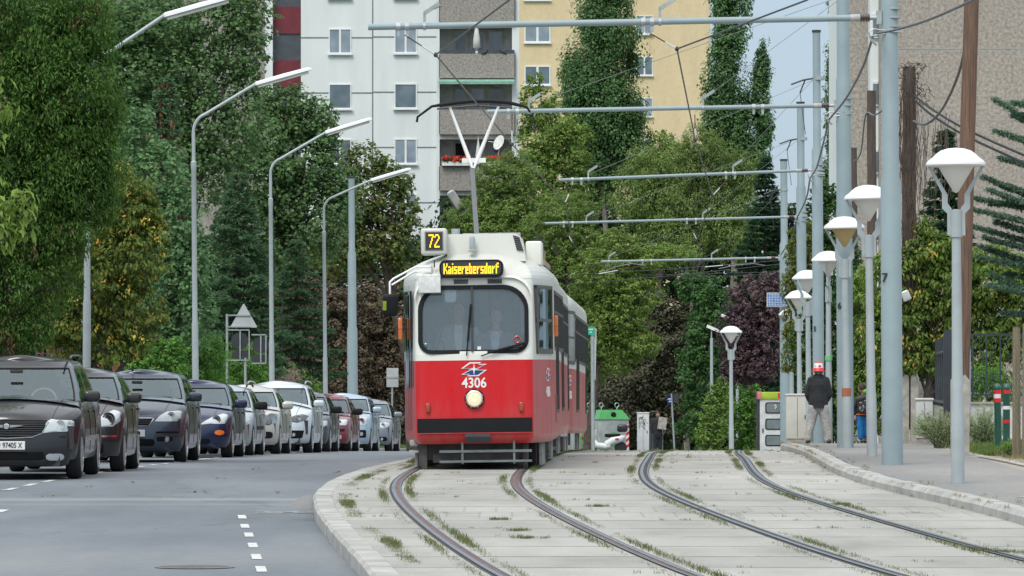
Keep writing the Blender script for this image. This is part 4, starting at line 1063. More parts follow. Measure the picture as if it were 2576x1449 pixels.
 MB().tube([(-.10, front_y(0, 1.6) - .03, 1.585), (-.085, front_y(0, 1.7) - .05, 1.75), (-.05, front_y(0, 2.2) - .05, 2.18)], .010, 6).tube([(-.08, front_y(0, 1.8) - .055, 1.79), (-.035, front_y(0, 2.3) - .055, 2.3)], .016, 6).build('wiper', black, root)
 MB().tube([(.10, front_y(.1, 1.6) - .03, 1.575), (.35, front_y(.35, 1.66) - .05, 1.66), (.70, front_y(.7, 1.7) - .05, 1.70)], .010, 6).tube([(.22, front_y(.3, 1.63) - .055, 1.625), (.72, front_y(.7, 1.72) - .055, 1.755)], .018, 6).build('wiper', black, root)
 MB().rbox(-.76, -.45, -.13 + front_y(.5, 2.6), front_y(.5, 2.6) + .06, 2.46, 2.72, .015).build('camera_box', plain('enamel_white', (.70, .72, .70), .35, var=.12, vscale=14), root, 30)
 yy = front_y(.7, 2.7)
 am = MB().tube([(-.60, yy, 2.83), (-.80, yy - .05, 2.83), (-1.10, yy - .18, 2.67), (-1.155, yy - .2, 2.62), (-1.155, yy - .2, 2.42)], .016, 6)
 am2 = MB().tube([(-.60, yy, 2.765), (-.82, yy - .05, 2.765), (-1.13, yy - .2, 2.58)], .016, 6)
 am = am.build('mirror_arm', white, root, 60); am2.build('mirror_arm', white, root, 60)
 MB().box(-.60, -.585, yy, yy + .2, 2.74, 2.86).build('mirror_bracket', white, root)
 mm = MB().rbox(-.105, .105, -.07, .07, -.155, .155, .05).build('mirror_housing', black, root, 50, loc=(-1.155, yy - .2, 2.30)); mm.rotation_euler = (.1, 0, .25)
 MB().rbox(-.107, -.065, -.078, 0, -.07, .06, .01).build('reflective_strip', emit('fluorescent_yellow', (.55, .75, .03), .0), mm)
 MB().box(-.55, -.535, yy, yy + .04, 2.82, 2.92).build('horn', black, root)
 for sx in (-1, 1):
  ic = MB().rbox(-.03, .03, -.04, .04, .0, .30, .012).build('indicator', orange, root, 30, loc=(1.105 if sx > 0 else -1.075, 1.25 if sx < 0 else 2.0, 1.83 if sx < 0 else 1.85))
  MB().box(-.032, .032, -.042, .042, .145, .15).build('indicator_joint', black, ic)
 def sidex(y, sgn):
  h = bvh.ray_cast(Vector((sgn * 3, y, 1.2)), Vector((-sgn, 0, 0))); return h[0].x
 for sgn, (ya, yb_), zz, nm in ((1, (.34, 1.75), (1.60, 2.56), 'window'),):
  fr = MB(); ys_ = np.linspace(ya, yb_, 7); z0, z1 = zz
  def quad(mb, y0, y1, za, zb, off):
   v = [(sidex(y0, sgn) + sgn * off, y0, za), (sidex(y1, sgn) + sgn * off, y1, za), (sidex(y1, sgn) + sgn * off, y1, zb), (sidex(y0, sgn) + sgn * off, y0, zb)]
   w_ = [(x - sgn * off * 2, y, z) for x, y, z in v]
   mb.add(v + w_, [(0, 1, 2, 3), (0, 4, 5, 1), (3, 2, 6, 7), (0, 3, 7, 4), (1, 5, 6, 2)])
  for i in range(6):
   y0, y1 = ys_[i], ys_[i + 1]
   quad(fr, y0, y1, z0, z0 + .07, .02); quad(fr, y0, y1, z1 - .05, z1, .02); quad(fr, y0, y1, 2.05, 2.09, .018)
  quad(fr, ya, ya + .09, z0, z1, .022); quad(fr, yb_ - .09, yb_, z0, z1, .022)
  fr = fr.build(nm, windm, root); gl = MB()
  for i in range(6):
   y0, y1 = ys_[i], ys_[i + 1]; gl.add([(sidex(y0, sgn) + .006 * sgn, y0, z0 + .06), (sidex(y1, sgn) + .006 * sgn, y1, z0 + .06), (sidex(y1, sgn) + .006 * sgn, y1, z1 - .04), (sidex(y0, sgn) + .006 * sgn, y0, z1 - .04)], [(0, 1, 2, 3)])
  gl.build('pane', cabglass, fr)
 dr = MB()
 def lq(mb, y0, y1, za, zb, off):
  xs = [sidex(y, -1) - off for y in (y0, y1)]
  mb.add([(xs[0], y0, za), (xs[0], y0, zb), (xs[1], y1, zb), (xs[1], y1, za)], [(0, 1, 2, 3)])
 for ya in (.55, 1.15): 
  lq(dr, ya, ya + .05, .55, 2.58, .012); lq(dr, ya + .25, ya + .3, .55, 2.58, .012)
 dr = dr.build('door', windm, root); dg = MB(); lq(dg, .68, 1.1, 1.15, 2.45, .014); dg.build('door_glass', winddk, dr)
 dg = MB()
 for ya, yb in ((.42, .82), (.82, 1.24), (1.24, 1.68)): lq(dg, ya, yb, 1.66, 2.50, .006)
 dg.build('door_glass', cabglass, dr)
 dg = MB(); lq(dg, .34, .42, 1.15, 2.50, .016); dg.build('door_glass', black, dr)
 windows_side(root, 9.3, w1, 2.75, 7, .93, 1, doors=(1, 2)); windows_side(root, 9.3, w1, 2.75, 7, .93, -1, doors=(1, 2))
 xs1 = sidex(1.1, 1)
 sl_ = math.atan2(sidex(1.5, 1) - sidex(.7, 1), .8)
 em = thing('side_emblem', None, None, (xs1 + .012, 1.2, 1.31)); em.parent = root; em.rotation_euler = (0, 0, R(90) - sl_)
 emblem(em, 0, 0, -.004, .34, sx=1.25)
 fontmesh('side_number', '4306', .19, white, root, (xs1 + .018, 1.2, 1.06), rot=(R(90), 0, R(90) - sl_), bold=.006, sx=.95)
 lv = MB()
 for k in range(12): lv.box(w1 + .002, w1 + .014, 2.9, 3.7, .62 + k * .035, .635 + k * .035)
 lv.build('side_louvre', tredside, root)
 it = MB(); it.box(-.70, .70, .35, 9.0, .80, .88); it.box(-.78, .78, .16, .55, .88, 1.58); it.build('cab_desk', intm, root)
 MB().box(-.95, .95, 2.45, 2.5, .9, 2.6).build('cab_wall', plain('cab_wall_pale', (.42, .43, .40), .8, var=.3, vscale=1.5), root)
 MB().box(.62, .70, 1.5, 2.3, 1.9, 2.35).box(-.86, -.8, 1.2, 2.2, 1.0, 2.5).build('cab_panel', plain('panel_pale', (.45, .46, .42), .7), root)
 MB().box(.1, .66, 2.38, 2.44, 2.0, 2.04).box(-.3, -.26, 2.2, 2.44, .9, 2.5).build('grab_rail', whitegrey, root)
 MB().tube([(-.52 + .09 * math.cos(a), .62, 1.72 + .09 * math.sin(a)) for a in np.linspace(0, 6.28, 14)], .012, 6).build('control_wheel', darkm, root)
 sm = MB().prism(rrect(-.735, -.54, 1.66, 1.90, .04)[::-1], front_y(.6, 1.8) + .06, front_y(.6, 1.8) + .08).build('inside_mirror', black, root)
 MB().ball((-.66, front_y(.6, 1.72) + .05, 1.71), .07, .03, .07, 16, 10).build('mirror_dome', plain('dome_green', (.10, .16, .15), .2, .5), sm, 60)
 MB().prism(rrect(-.40, -.24, 2.33, 2.53, .05)[::-1], front_y(.3, 2.4) + .05, front_y(.3, 2.4) + .08).build('rear_view_mirror', plain('mirror_grey', (.30, .36, .37), .25, .3), root)
 MB().tube([(-.57, .75, 1.6), (-.38, 1.1, 2.3)], .012, 6).build('pole', darkm, root)
 tk = MB().tube([(.60 + .045 * math.cos(a), front_y(.6, 1.8) - .004, 1.80 + .045 * math.sin(a)) for a in np.linspace(0, 6.29, 18)], .009, 6).build('round_sticker', redlens, root)
 MB().box(.05, .10, front_y(.1, 1.7) + .006, front_y(.1, 1.7) + .01, 1.66, 1.71).build('white_sticker', white, root)
 ug = MB(); ug.box(-.70, .70, .35, 9.0, .14, .60); ug.box(-.62, .62, .7, 8.8, .10, .3)
 ug.box(-.60, .60, .30, .40, .10, .22); ug.build('underframe', ugrey, root)
 lg = MB()
 for z in (.115, .255): lg.bar((-.50, .10, z), (.785, .10, z), .05, .035 if z > .2 else .03)
 for x in (-.18, .54): lg.bar((x, .10, .08), (x, .10, .40), .03, .03)
 lg.build('lifeguard', railgrey, root)
 MB().box(-.80, -.76, .30, .42, .05, .42).box(-.76, -.68, .25, .4, .02, .42).build('rail_sweeper', ugrey, root)
 MB().box(.66, .72, .3, .4, .02, .42).cyl((.70, .35, .1), (.70, .35, .5), .03, n=8).build('sand_box', ugrey, root)
 MB().rbox(-.93, -.80, .5, 1.5, .33, .42, .02).box(-.94, -.76, .45, 1.6, .24, .27).build('door_step', whitegrey, root)
 for k, y in enumerate((1.4, 2.2, 3.0, 7.4, 8.2)):
  MB().box(.86, .90, y, y + .30, .03, .42).build('axle_guard', whitegrey, root)
  MB().box(-.90, -.86, y, y + .30, .03, .42).build('axle_guard', whitegrey, root)
 for y in (2.2, 4.0):
  for sx in (-1, 1): MB().lathe([(.05, -.06), (.34, -.06), (.34, .06), (.05, .06)], 24, axis='x', M=Matrix.Translation((sx * .74, y, .33))).build('wheel', ugrey, root)
 for yb_ in (7.2, 8.6):
  for sx in (-1, 1): MB().lathe([(.05, -.06), (.34, -.06), (.34, .06), (.05, .06)], 24, axis='x', M=Matrix.Translation((sx * .74, yb_, .33))).build('wheel', ugrey, root)
 xa, da = CA(85.4) - .03, 85.2
 rear = MB(); ring = []
 def local(xw, yw, zw):
  M = Matrix.Translation(root.location) @ root.rotation_euler.to_matrix().to_4x4()
  return M.inverted() @ Vector((xw, yw, zw))
 sec = thing('rear_section', None, None, (0, 0, 0)); sec.parent = root
 p0 = local(CA(85.2) + .02, 85.2, T(86)); sec.location = p0
 sec.rotation_euler = (math.atan2(T(95) - T(86), 9), 0, -math.atan2(CA(95.5) - CA(85.5), 10) - hd)
 def rsec(L, w1_, sct, zoff=0):
  sctm = []
  zs = [.36, .42, .5, 1.52, 2.62, 2.70, 2.76, 2.82, 2.88, 2.93, 2.975, 3.01, 3.035, 3.05]
  rings = []
  for z in zs:
   si = .62 * (max(0, (z - 2.62) / .43)) ** 3.0 if z > 2.62 else (.04 * (.5 - z) / .14 if z < .5 else 0)
   w_ = w1_ - si; rings.append([(w_, 0, z), (w_, L * .5, z), (w_, L, z), (-w_, L, z), (-w_, L * .5, z), (-w_, 0, z)])
  m_ = MB()
  for i in range(len(zs) - 1):
   m_.cm = 0 if zs[i] < 1.5 else (1 if zs[i] < 2.6 else 2)
   for j in range(6):
    k = (j + 1) % 6; m_.add([rings[i][j], rings[i][k], rings[i + 1][k], rings[i + 1][j]], [(0, 1, 2, 3)])
  m_.cm = 2; m_.add(rings[-1], [tuple(range(6))])
  return m_
 rsec(9.4, 1.065, sec).build('rear_body', [tredside, tcreamside, troof], sec, 35)
 windows_side(sec, 9.4, 1.065, .5, 9, .93, 1, doors=(2, 3, 8)); windows_side(sec, 9.4, 1.065, .5, 9, .93, -1, doors=(2, 3, 8))
 MB().box(1.06, 1.085, .02, .10, .5, 2.66).build('joint_strip', white, sec)
 MB().box(-.95, .95, -.7, .05, .55, 2.7).build('bellows', black, sec)
 MB().box(-.7, .7, .1, 9.0, .12, .55).build('rear_underframe', ugrey, sec)
 for y in (.4, 1.4, 6.4, 7.6): MB().box(.88, .92, y, y + .35, .03, .42).build('axle_guard', whitegrey, sec)
 return root
make_tram()
def make_trailer():
 d0 = 96.3
 root = thing('tram_trailer', 'red and cream tram trailer coupled behind the articulated tram', 'tram', (CA(96.3) + .0, d0, T(97)), -math.atan2(CA(109) - CA(97), 12.0))
 root.rotation_euler[0] = math.atan2(T(109) - T(97), 12)
 tram_body(root, .80, 1.075, 2.2, 13.4, wr=.9, hole=False)
 windows_side(root, 13.4, 1.075, 2.4, 10, .95, 1, doors=(1, 2, 8)); windows_side(root, 13.4, 1.075, 2.4, 10, .95, -1, doors=(1, 2, 8))
 def sx(y): return .80 + .275 * math.sin(min(1, (y - .18) / 2.0) * math.pi / 2) ** .9
 fr = MB(); ys = [.35, .8, 1.25, 1.7, 2.1]
 for i in range(4):
  for za, zb in ((1.60, 1.66), (2.5, 2.56), (2.06, 2.10)):
   fr.add([(sx(ys[i]) + .015, ys[i], za), (sx(ys[i + 1]) + .015, ys[i + 1], za), (sx(ys[i + 1]) + .015, ys[i + 1], zb), (sx(ys[i]) + .015, ys[i], zb)], [(0, 1, 2, 3)])
 fr = fr.build('window', windm, root); gl = MB()
 for i in range(4): gl.add([(sx(ys[i]) + .01, ys[i], 1.6), (sx(ys[i + 1]) + .01, ys[i + 1], 1.6), (sx(ys[i + 1]) + .01, ys[i + 1], 2.56), (sx(ys[i]) + .01, ys[i], 2.56)], [(0, 1, 2, 3)])
 gl.build('pane', plain('pane_olive', (.05, .06, .03), .15, 0, .5), fr)
 sl_ = math.atan2(sx(1.7) - sx(.9), .8)
 em = thing('side_emblem', None, None, (sx(1.2) + .012, 1.2, 1.31)); em.parent = root; em.rotation_euler = (0, 0, R(90) - sl_)
 emblem(em, 0, 0, -.004, .34, sx=1.25)
 fontmesh('side_number', '1506', .19, white, root, (sx(1.2) + .018, 1.2, 1.04), rot=(R(90), 0, R(90) - sl_), bold=.006, sx=.95)
 MB().box(-.7, .7, .3, 13.0, .12, .55).build('underframe', ugrey, root)
 for y in (1.6, 3.2, 9.6, 11.2): MB().box(.88, .92, y, y + .35, .03, .42).build('axle_guard', whitegrey, root)
 MB().rbox(.78, .98, .3, 1.0, .30, .42, .02).build('step', whitegrey, root)
make_trailer()
def leafmesh(name, C_, Nrm, size, aspect, mat, parent, rng, long_axis=None, jitter=.35):
 """C_: leaf centres, Nrm: preferred normals; one small diamond per leaf"""
 n = len(C_)
 nr = Nrm + rng.normal(0, jitter, (n, 3)); nr /= np.linalg.norm(nr, axis=1, keepdims=True) + 1e-9
 if long_axis is None: la = rng.normal(0, 1, (n, 3)) + np.array([0, 0, -.3])
 else: la = long_axis + rng.normal(0, .35, (n, 3))
 u = la - nr * np.sum(la * nr, axis=1, keepdims=True); u /= np.linalg.norm(u, axis=1, keepdims=True) + 1e-9
 v = np.cross(nr, u)
 s = (size * rng.uniform(.5, 1.45, n))[:, None]
 a = u * s * .5; b = v * s * .5 * aspect
 fold = nr * s * .10
 V = np.empty((n, 4, 3), np.float32)
 V[:, 0] = C_ - a; V[:, 1] = C_ + b - a * .1 + fold; V[:, 2] = C_ + a; V[:, 3] = C_ - b - a * .1 + fold
 me = bpy.data.meshes.new(name)
 me.vertices.add(n * 4); me.loops.add(n * 4); me.polygons.add(n)
 me.vertices.foreach_set('co', V.reshape(-1)); me.loops.foreach_set('vertex_index', np.arange(n * 4, dtype=np.int32))
 me.polygons.foreach_set('loop_start', np.arange(0, n * 4, 4, dtype=np.int32))
 try: me.polygons.foreach_set('loop_total', np.full(n, 4, np.int32))
 except Exception: pass
 me.materials.append(mat); me.update(calc_edges=True)
 o = bpy.data.objects.new(name, me); COL.objects.link(o); o.parent = parent
 return o
def crown_points(lobes, n, rng, clump=.28, shell=.5, squash=1.0, flat=.5):
 """lobes: (x, y, z, rx, ry, rz) in metres; leaves gather in clumps over each lobe"""
 vol = np.array([l[3] * l[5] for l in lobes]); vol = vol / vol.sum()
 P_, N_ = [], []
 for l, w in zip(lobes, vol):
  c = np.array(l[:3]); r = np.array(l[3:6]); m = int(n * w)
  rc = clump * min(r[0], r[2]) * 1.0
  rc = max(.16, min(rc, .75))
  k = max(10, int(2.4 * (r[0] * r[2] + r[0] * r[1] + r[1] * r[2]) / (rc * rc)))
  d = rng.normal(0, 1, (k, 3)); d /= np.linalg.norm(d, axis=1, keepdims=True)
  rad = shell + (1 - shell) * rng.uniform(0, 1, (k, 1)) ** .6
  rad *= rng.uniform(.84, 1.16, (k, 1))
  cc = c + d * rad * r
  cs = rc * rng.uniform(.55, 1.35, k)
  idx = rng.integers(0, k, m)
  q = rng.normal(0, 1, (m, 3)); q /= np.linalg.norm(q, axis=1, keepdims=True)
  rr = rng.uniform(.35, 1, (m, 1)) ** .5
  off = q * rr * cs[idx][:, None]; off[:, 2] *= squash
  P_.append(cc[idx] + off)
  nn = q * .7 + d[idx] * .55 + np.array([0, 0, flat]); N_.append(nn)
 return np.concatenate(P_), np.concatenate(N_)
barkm = plain('bark', (.085, .07, .055), .95, var=.3, vscale=6, bump=(14, .8, .03))
barkgrey = plain('bark_grey', (.24, .22, .19), .9, var=.35, vscale=7, bump=(14, .6, .03))
NT = [100]
LEAFSCALE = 1.0
def tree(name, label, cat, d, lobes, trunkpx, leaf, mat, size=.13, aspect=.62, dens=1.0, group=None, clump=.28, shell=.45, squash=.8, flat=.75, trunk_r=.16, bark=None, limbs=8, mode=None, depth=.75, extra=None, ground=None, seed=None, jitter=.4, ymax=2.6):
 NT[0] += 1; rng = np.random.default_rng(seed or NT[0]); s = F / d
 gz = ground if ground is not None else min(T(d), RD(d)) - .05
 bx = PX(trunkpx, d)
 root = thing(name, label, cat, (bx, d, gz), 0, group)
 L_ = []
 for i, (px, py, rx, ry) in enumerate(lobes):
  rx *= 1.07; ry *= 1.05
  x = PX(px, d) - bx; z = ZC + (HY - py) / s - gz
  rx_, rz_ = rx / s, ry / s
  dy = rng.uniform(-.25, .25) * rx_
  L_.append((x, dy, z, rx_, min(ymax, rx_ * depth), rz_))
 area = sum(math.pi * l[3] * l[5] for l in L_)
 size *= .84; n = int(dens * area * 5.4 / (size * size * aspect * .5) * .85)
 n = min(n, 200000)
 Pp, Nn = crown_points(L_, n, rng, clump, shell, squash, flat)
 la = None
 if mode == 'up': la = np.tile(np.array([0, 0, 1.0]), (len(Pp), 1))
 if mode == 'droop': la = np.tile(np.array([0, 0, -1.6]), (len(Pp), 1)) + Nn * .2
 if mode == 'out':
  cx = np.array([0, 0, 0]); la = Pp * np.array([1, 1, 0]); la /= (np.linalg.norm(la, axis=1, keepdims=True) + 1e-6); la = la * 1.0 + Nn * .6 + np.array([0, 0, -.1])
 keep = Pp[:, 2] > .05; Pp, Nn = Pp[keep], Nn[keep]
 if la is not None: la = la[keep]
 cr = leafmesh('crown', Pp, Nn, size, aspect, mat, root, rng, la, jitter)
 if extra:   # blossom, dead sprays, cones: other coloured clumps
  for (nm, em, frac, sz, asp, kk, upper, per) in extra:
   sel = rng.choice(len(Pp), kk, replace=False)
   ctr = Pp[sel]; 
   if upper: ctr = ctr[np.argsort(-ctr[:, 2])[:int(kk * upper)]]
   out = np.array([0, -1.0, 0]) * .15
   base = np.repeat(ctr, per, axis=0) + rng.normal(0, 1, (len(ctr) * per, 3)) * np.array([frac, frac, frac * 1.2]) + out
   leafmesh(nm, base, np.tile(np.array([0, -.6, .4]), (len(base), 1)), sz, asp, em, root, rng, np.tile(np.array([0, 0, -1.0]), (len(base), 1)), .5)['kind'] = 'stuff'
 tm = MB(); top = max(l[2] for l in L_); hgt = top * .8; rr = random.Random(NT[0])
 sp = [Vector((0, 0, -.1))]; 
 cxm = sum(l[0] * l[3] * l[5] for l in L_) / sum(l[3] * l[5] for l in L_)
 for i in range(1, 7):
  t = i / 6; sp.append(Vector((cxm * t * t + rr.uniform(-.08, .08) * hgt * .2, rr.uniform(-.1, .1), hgt * t)))
 tm.tube(sp, [trunk_r * (1.15 - .95 * i / 6) for i in range(7)], 9)
 for k in range(limbs):
  l = L_[k % len(L_)]; a = sp[1 + (k * 2) % 4 + (0 if hgt > 3 else 0)]
  a = sp[min(5, max(1, int(6 * min(.8, max(.15, (l[2] - l[5]) / max(.5, hgt))))))]
  u = rr.uniform(0, 6.28); e = Vector((l[0] + l[3] * .75 * math.cos(u), l[1] + l[4] * .6 * math.sin(u), l[2] + l[5] * rr.uniform(-.3, .6)))
  mid = a.lerp(e, .5) + Vector((rr.uniform(-.2, .2), rr.uniform(-.2, .2), .15 * (e - a).length * .4))
  tm.tube([a, a.lerp(mid, .55), mid, mid.lerp(e, .5) + Vector((rr.uniform(-.1, .1), 0, rr.uniform(-.1, .1))), e], [trunk_r * .42, trunk_r * .33, trunk_r * .25, trunk_r * .15, .012], 6)
  for q in range(2):
   e2 = mid + Vector((rr.uniform(-1, 1) * l[3] * .7, rr.uniform(-1, 0) * l[4] * .6, rr.uniform(-.1, .9) * l[5] * .6))
   tm.tube([mid, mid.lerp(e2, .5) + Vector((0, 0, .05)), e2], [trunk_r * .18, trunk_r * .12, .008], 5)
 tm.build('trunk', bark or barkm, root, 60)
 return root
g = lambda *a: tuple(a)
G_thuja = leafmat('leaf_thuja', [g(.018, .050, .009), g(.036, .092, .012), g(.060, .135, .020), g(.095, .165, .032)], nscale=1.2)
G_dead = leafmat('leaf_dead_spray', [g(.06, .035, .015), g(.12, .07, .03), g(.17, .10, .05)])
G_walnut = leafmat('leaf_walnut', [g(.06, .11, .02), g(.12, .19, .03), g(.18, .26, .05)])
G_mid = leafmat('leaf_mid', [g(.03, .074, .026), g(.055, .115, .036), g(.085, .155, .054), g(.12, .19, .07)])
G_pale = leafmat('leaf_pale', [g(.04, .10, .04), g(.08, .16, .06), g(.13, .22, .09)])
G_yel = leafmat('leaf_yellow_tree', [g(.03, .065, .015), g(.065, .11, .02), g(.14, .15, .02), g(.09, .14, .03)])
G_blos = leafmat('blossom_orange', [g(.55, .22, .02), g(.75, .36, .04), g(.85, .50, .08)], trans=.5)
G_spruce = leafmat('needle_blue_spruce', [g(.026, .066, .030), g(.05, .105, .045), g(.085, .155, .075)], nscale=1.5)
G_cone = leafmat('spruce_cones', [g(.17, .08, .035), g(.28, .14, .06)])
G_hedge = leafmat('leaf_hedge', [g(.04, .12, .018), g(.08, .19, .03), g(.13, .26, .05)])
G_hedged = leafmat('leaf_hedge_dark', [g(.03, .09, .012), g(.06, .15, .02), g(.09, .19, .03)])
G_plum = leafmat('leaf_plum', [g(.03, .018, .026), g(.055, .032, .042), g(.08, .05, .055), g(.10, .07, .06)], trans=.25)
G_plumb = leafmat('leaf_plum_brown', [g(.04, .03, .022), g(.07, .05, .036), g(.11, .075, .05), g(.06, .08, .03)], trans=.25)
G_locust = leafmat('leaf_locust', [g(.05, .105, .02), g(.09, .155, .028), g(.14, .205, .04), g(.18, .235, .045)])
G_locust2 = leafmat('leaf_locust_warm', [g(.05, .115, .022), g(.085, .165, .03), g(.14, .21, .045), g(.13, .11, .035)])
G_poplar = leafmat('leaf_poplar', [g(.038, .088, .032), g(.062, .13, .045), g(.10, .19, .06)], nscale=.8)
G_birch = leafmat('leaf_birch', [g(.07, .12, .03), g(.12, .18, .045), g(.17, .235, .07)])
G_pine = leafmat('needle_pine', [g(.007, .028, .014), g(.018, .05, .022), g(.035, .075, .03)])
G_cedar = leafmat('needle_cedar', [g(.035, .08, .05), g(.065, .125, .08), g(.10, .17, .115)])
G_elder = leafmat('leaf_elder', [g(.03, .075, .012), g(.07, .13, .018), g(.12, .19, .03), g(.17, .19, .04)])
G_ivy = leafmat('leaf_ivy', [g(.01, .04, .008), g(.028, .075, .014), g(.06, .12, .025)])
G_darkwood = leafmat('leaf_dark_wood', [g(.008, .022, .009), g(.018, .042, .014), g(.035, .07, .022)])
G_shrub = leafmat('leaf_shrub', [g(.05, .11, .02), g(.10, .18, .03), g(.17, .25, .05)])
tree('thuja_tree', 'tall dark green thuja with brown dead sprays at the left edge', 'tree', 89, [(60, 60, 190, 150), (150, 240, 150, 150), (60, 420, 190, 180), (180, 420, 115, 150), (140, 590, 95, 95), (40, 700, 130, 130), (210, 120, 75, 90), (225, 330, 75, 110), (230, 500, 62, 62), (-60, 250, 150, 260), (55, 820, 75, 70), (-40, 850, 80, 60), (170, 30, 85, 80), (-90, 600, 110, 200)], 0, None, G_thuja, size=.095, aspect=.30, dens=.85, mode='up', clump=.30, squash=1.15, trunk_r=.2, limbs=14, jitter=.6, shell=.6,
  extra=[('dead_spray', G_dead, .08, .10, .2, 110, None, 18)])
tree('walnut_branch_tree', 'bright green leaf sprays of a walnut tree poking in at the far left', 'tree', 80, [(0, 270, 34, 55), (30, 500, 60, 60), (-20, 580, 80, 80), (-5, 210, 20, 20), (60, 560, 35, 50), (-120, 400, 100, 250)], -160, None, G_walnut, size=.20, aspect=.36, dens=.30, mode='droop', clump=.35, shell=.2, squash=.6, trunk_r=.14, limbs=6)
tree('golden_rain_tree', 'green tree hung with clusters of orange-yellow seed pods', 'tree', 110, [(300, 520, 95, 90), (330, 640, 90, 110), (230, 700, 110, 100), (330, 780, 90, 100), (210, 830, 100, 75), (360, 560, 50, 90), (270, 450, 60, 60), (150, 780, 70, 80), (280, 880, 70, 40)], 270, None, G_yel, size=.12, aspect=.5, dens=.85, mode='droop', clump=.22, squash=.6, trunk_r=.12, limbs=10,
  extra=[('seed_pods', G_blos, .05, .075, .5, 85, None, 9)])
tree('climber_covered_tree', 'pale green twining leaves spilling over the lamp post', 'tree', 119, [(340, 350, 60, 60), (390, 440, 85, 80), (430, 560, 80, 110), (430, 700, 80, 110), (470, 790, 70, 90), (350, 290, 30, 30), (500, 660, 35, 70), (400, 820, 60, 60)], 420, None, G_pale, size=.12, aspect=.7, dens=.8, clump=.22, squash=1.0, trunk_r=.12, limbs=8)
def conifer(label, d, cx, ytop, ybot, wbot, mat, cones=0, size=.12, name='spruce_tree', seed=5, dens=1.0, droop=.12):
 """tiers of drooping branches"""
 rng = np.random.default_rng(seed); s = F / d; gz = RD(d) - .05
 root = thing(name, label, 'tree', (PX(cx, d), d, gz))
 H = ZC + (HY - ytop) / s - gz; zb = max(.3, ZC + (HY - ybot) / s - gz); Wb = wbot / s
 P_, N_, A_, br = [], [], [], MB().tube([(0, 0, 0), (0, 0, H * .6), (0, 0, H)], [.16, .09, .015], 8)
 z = H - .1; k = 0
 while z > zb:
  t = (H - z) / (H - zb); Rr = Wb * (t ** .8) * rng.uniform(.8, 1.12)
  nb = 6 + int(5 * t)
  for b in range(nb):
   a = rng.uniform(0, 6.28); Rb = Rr * rng.uniform(.7, 1.1) + .08
   dirv = np.array([math.cos(a), math.sin(a), 0])
   m = int(dens * (60 + 360 * Rb * .6) * (.12 / size) ** 1.3)
   u = rng.uniform(.12, 1, m) ** .75
   zz = z - droop * Rb * np.sin(u * 2.2) + .05 * Rb * u ** 3
   side = rng.normal(0, 1, m) * (.10 + .16 * Rb * (1.05 - u)); perp = np.array([-math.sin(a), math.cos(a), 0])
   pos = dirv[None] * (u * Rb)[:, None] + perp[None] * side[:, None]; pos[:, 2] = zz + rng.normal(0, .035, m) - np.abs(side) * .25
   P_.append(pos); A_.append(np.tile(dirv, (m, 1)) * .8 + perp[None] * np.sign(side)[:, None] * .7 + np.array([0, 0, .05])); N_.append(np.tile(np.array([0, 0, 1.]), (m, 1)))
   br.tube([(0, 0, z), tuple(dirv * Rb * .5 + np.array([0, 0, z - droop * Rb * .8])), tuple(dirv * Rb * .95 + np.array([0, 0, z - droop * Rb * .7]))], [.03, .02, .006], 5)
  z -= .22 + .14 * t
 Pp = np.concatenate(P_); Aa = np.concatenate(A_); Nn = np.concatenate(N_)
 leafmesh('crown', Pp, Nn, size, .34, mat, root, rng, Aa, .7)
 br.build('trunk', barkm, root, 60)
 if cones:
  hi = Pp[(Pp[:, 2] > H * .6) | (rng.uniform(0, 1, len(Pp)) < .03)]; sel = hi[rng.choice(len(hi), min(cones, len(hi)), replace=False)] + np.array([0, -.05, -.06])
  leafmesh('cones', sel, np.tile(np.array([0, -1., 0]), (len(sel), 1)), .15, .34, G_cone, root, rng, np.tile(np.array([0, 0, -3.]), (len(sel), 1)), .3)['kind'] = 'stuff'
 return root
conifer('slender spruce with clusters of brown cones near its top', 126, 415, 192, 900, 165, G_spruce, cones=420, seed=8)
conifer('blue-green spruce behind the triangular sign', 150, 600, 430, 960, 190, G_spruce, seed=9)
conifer('low spreading blue spruce between the second and third lamp posts', 163, 745, 600, 980, 150, G_spruce, cones=60, seed=12)
BG = 'broad trees in front of the apartment blocks'
tree('poplar_tree', 'big broad-leaved tree filling the top left, gaps showing a grey wall', 'tree', 156, [(400, 60, 150, 100), (560, 50, 130, 90), (330, 180, 110, 110), (480, 190, 120, 110), (600, 130, 70, 80), (620, 210, 55, 45), (400, 300, 120, 110), (560, 330, 130, 110), (300, 80, 90, 90), (260, 300, 90, 120), (470, 430, 130, 110), (330, 440, 80, 110), (610, 20, 70, 60)], 480, None, G_mid, size=.135, aspect=.85, dens=.66, group=None, clump=.2, squash=.9, trunk_r=.25, limbs=14, shell=.35)
tree('poplar_tree', 'tree stepping down in front of the white block, middle height', 'tree', 176, [(740, 290, 80, 80), (790, 300, 60, 60), (660, 340, 90, 90), (740, 420, 120, 110), (820, 360, 40, 60), (640, 480, 120, 120), (790, 540, 110, 120), (660, 620, 120, 110), (700, 250, 50, 45), (850, 470, 60, 60)], 700, None, G_mid, size=.135, aspect=.85, dens=.8, clump=.2, squash=.9, trunk_r=.25, limbs=12, shell=.35)
tree('maple_tree', 'brown-tinged green tree beside the tram and the white block', 'tree', 184, [(915, 410, 60, 50), (900, 500, 80, 90), (990, 460, 50, 45), (1010, 540, 50, 60), (940, 600, 90, 90), (840, 620, 90, 90), (1010, 640, 45, 60), (975, 430, 40, 40)], 1040, None, leafmat('leaf_olive', [g(.03, .06, .014), g(.06, .10, .022), g(.10, .14, .03), g(.11, .075, .03)]), size=.15, aspect=.85, dens=.8, clump=.22, squash=.9, trunk_r=.2, limbs=10, shell=.35)
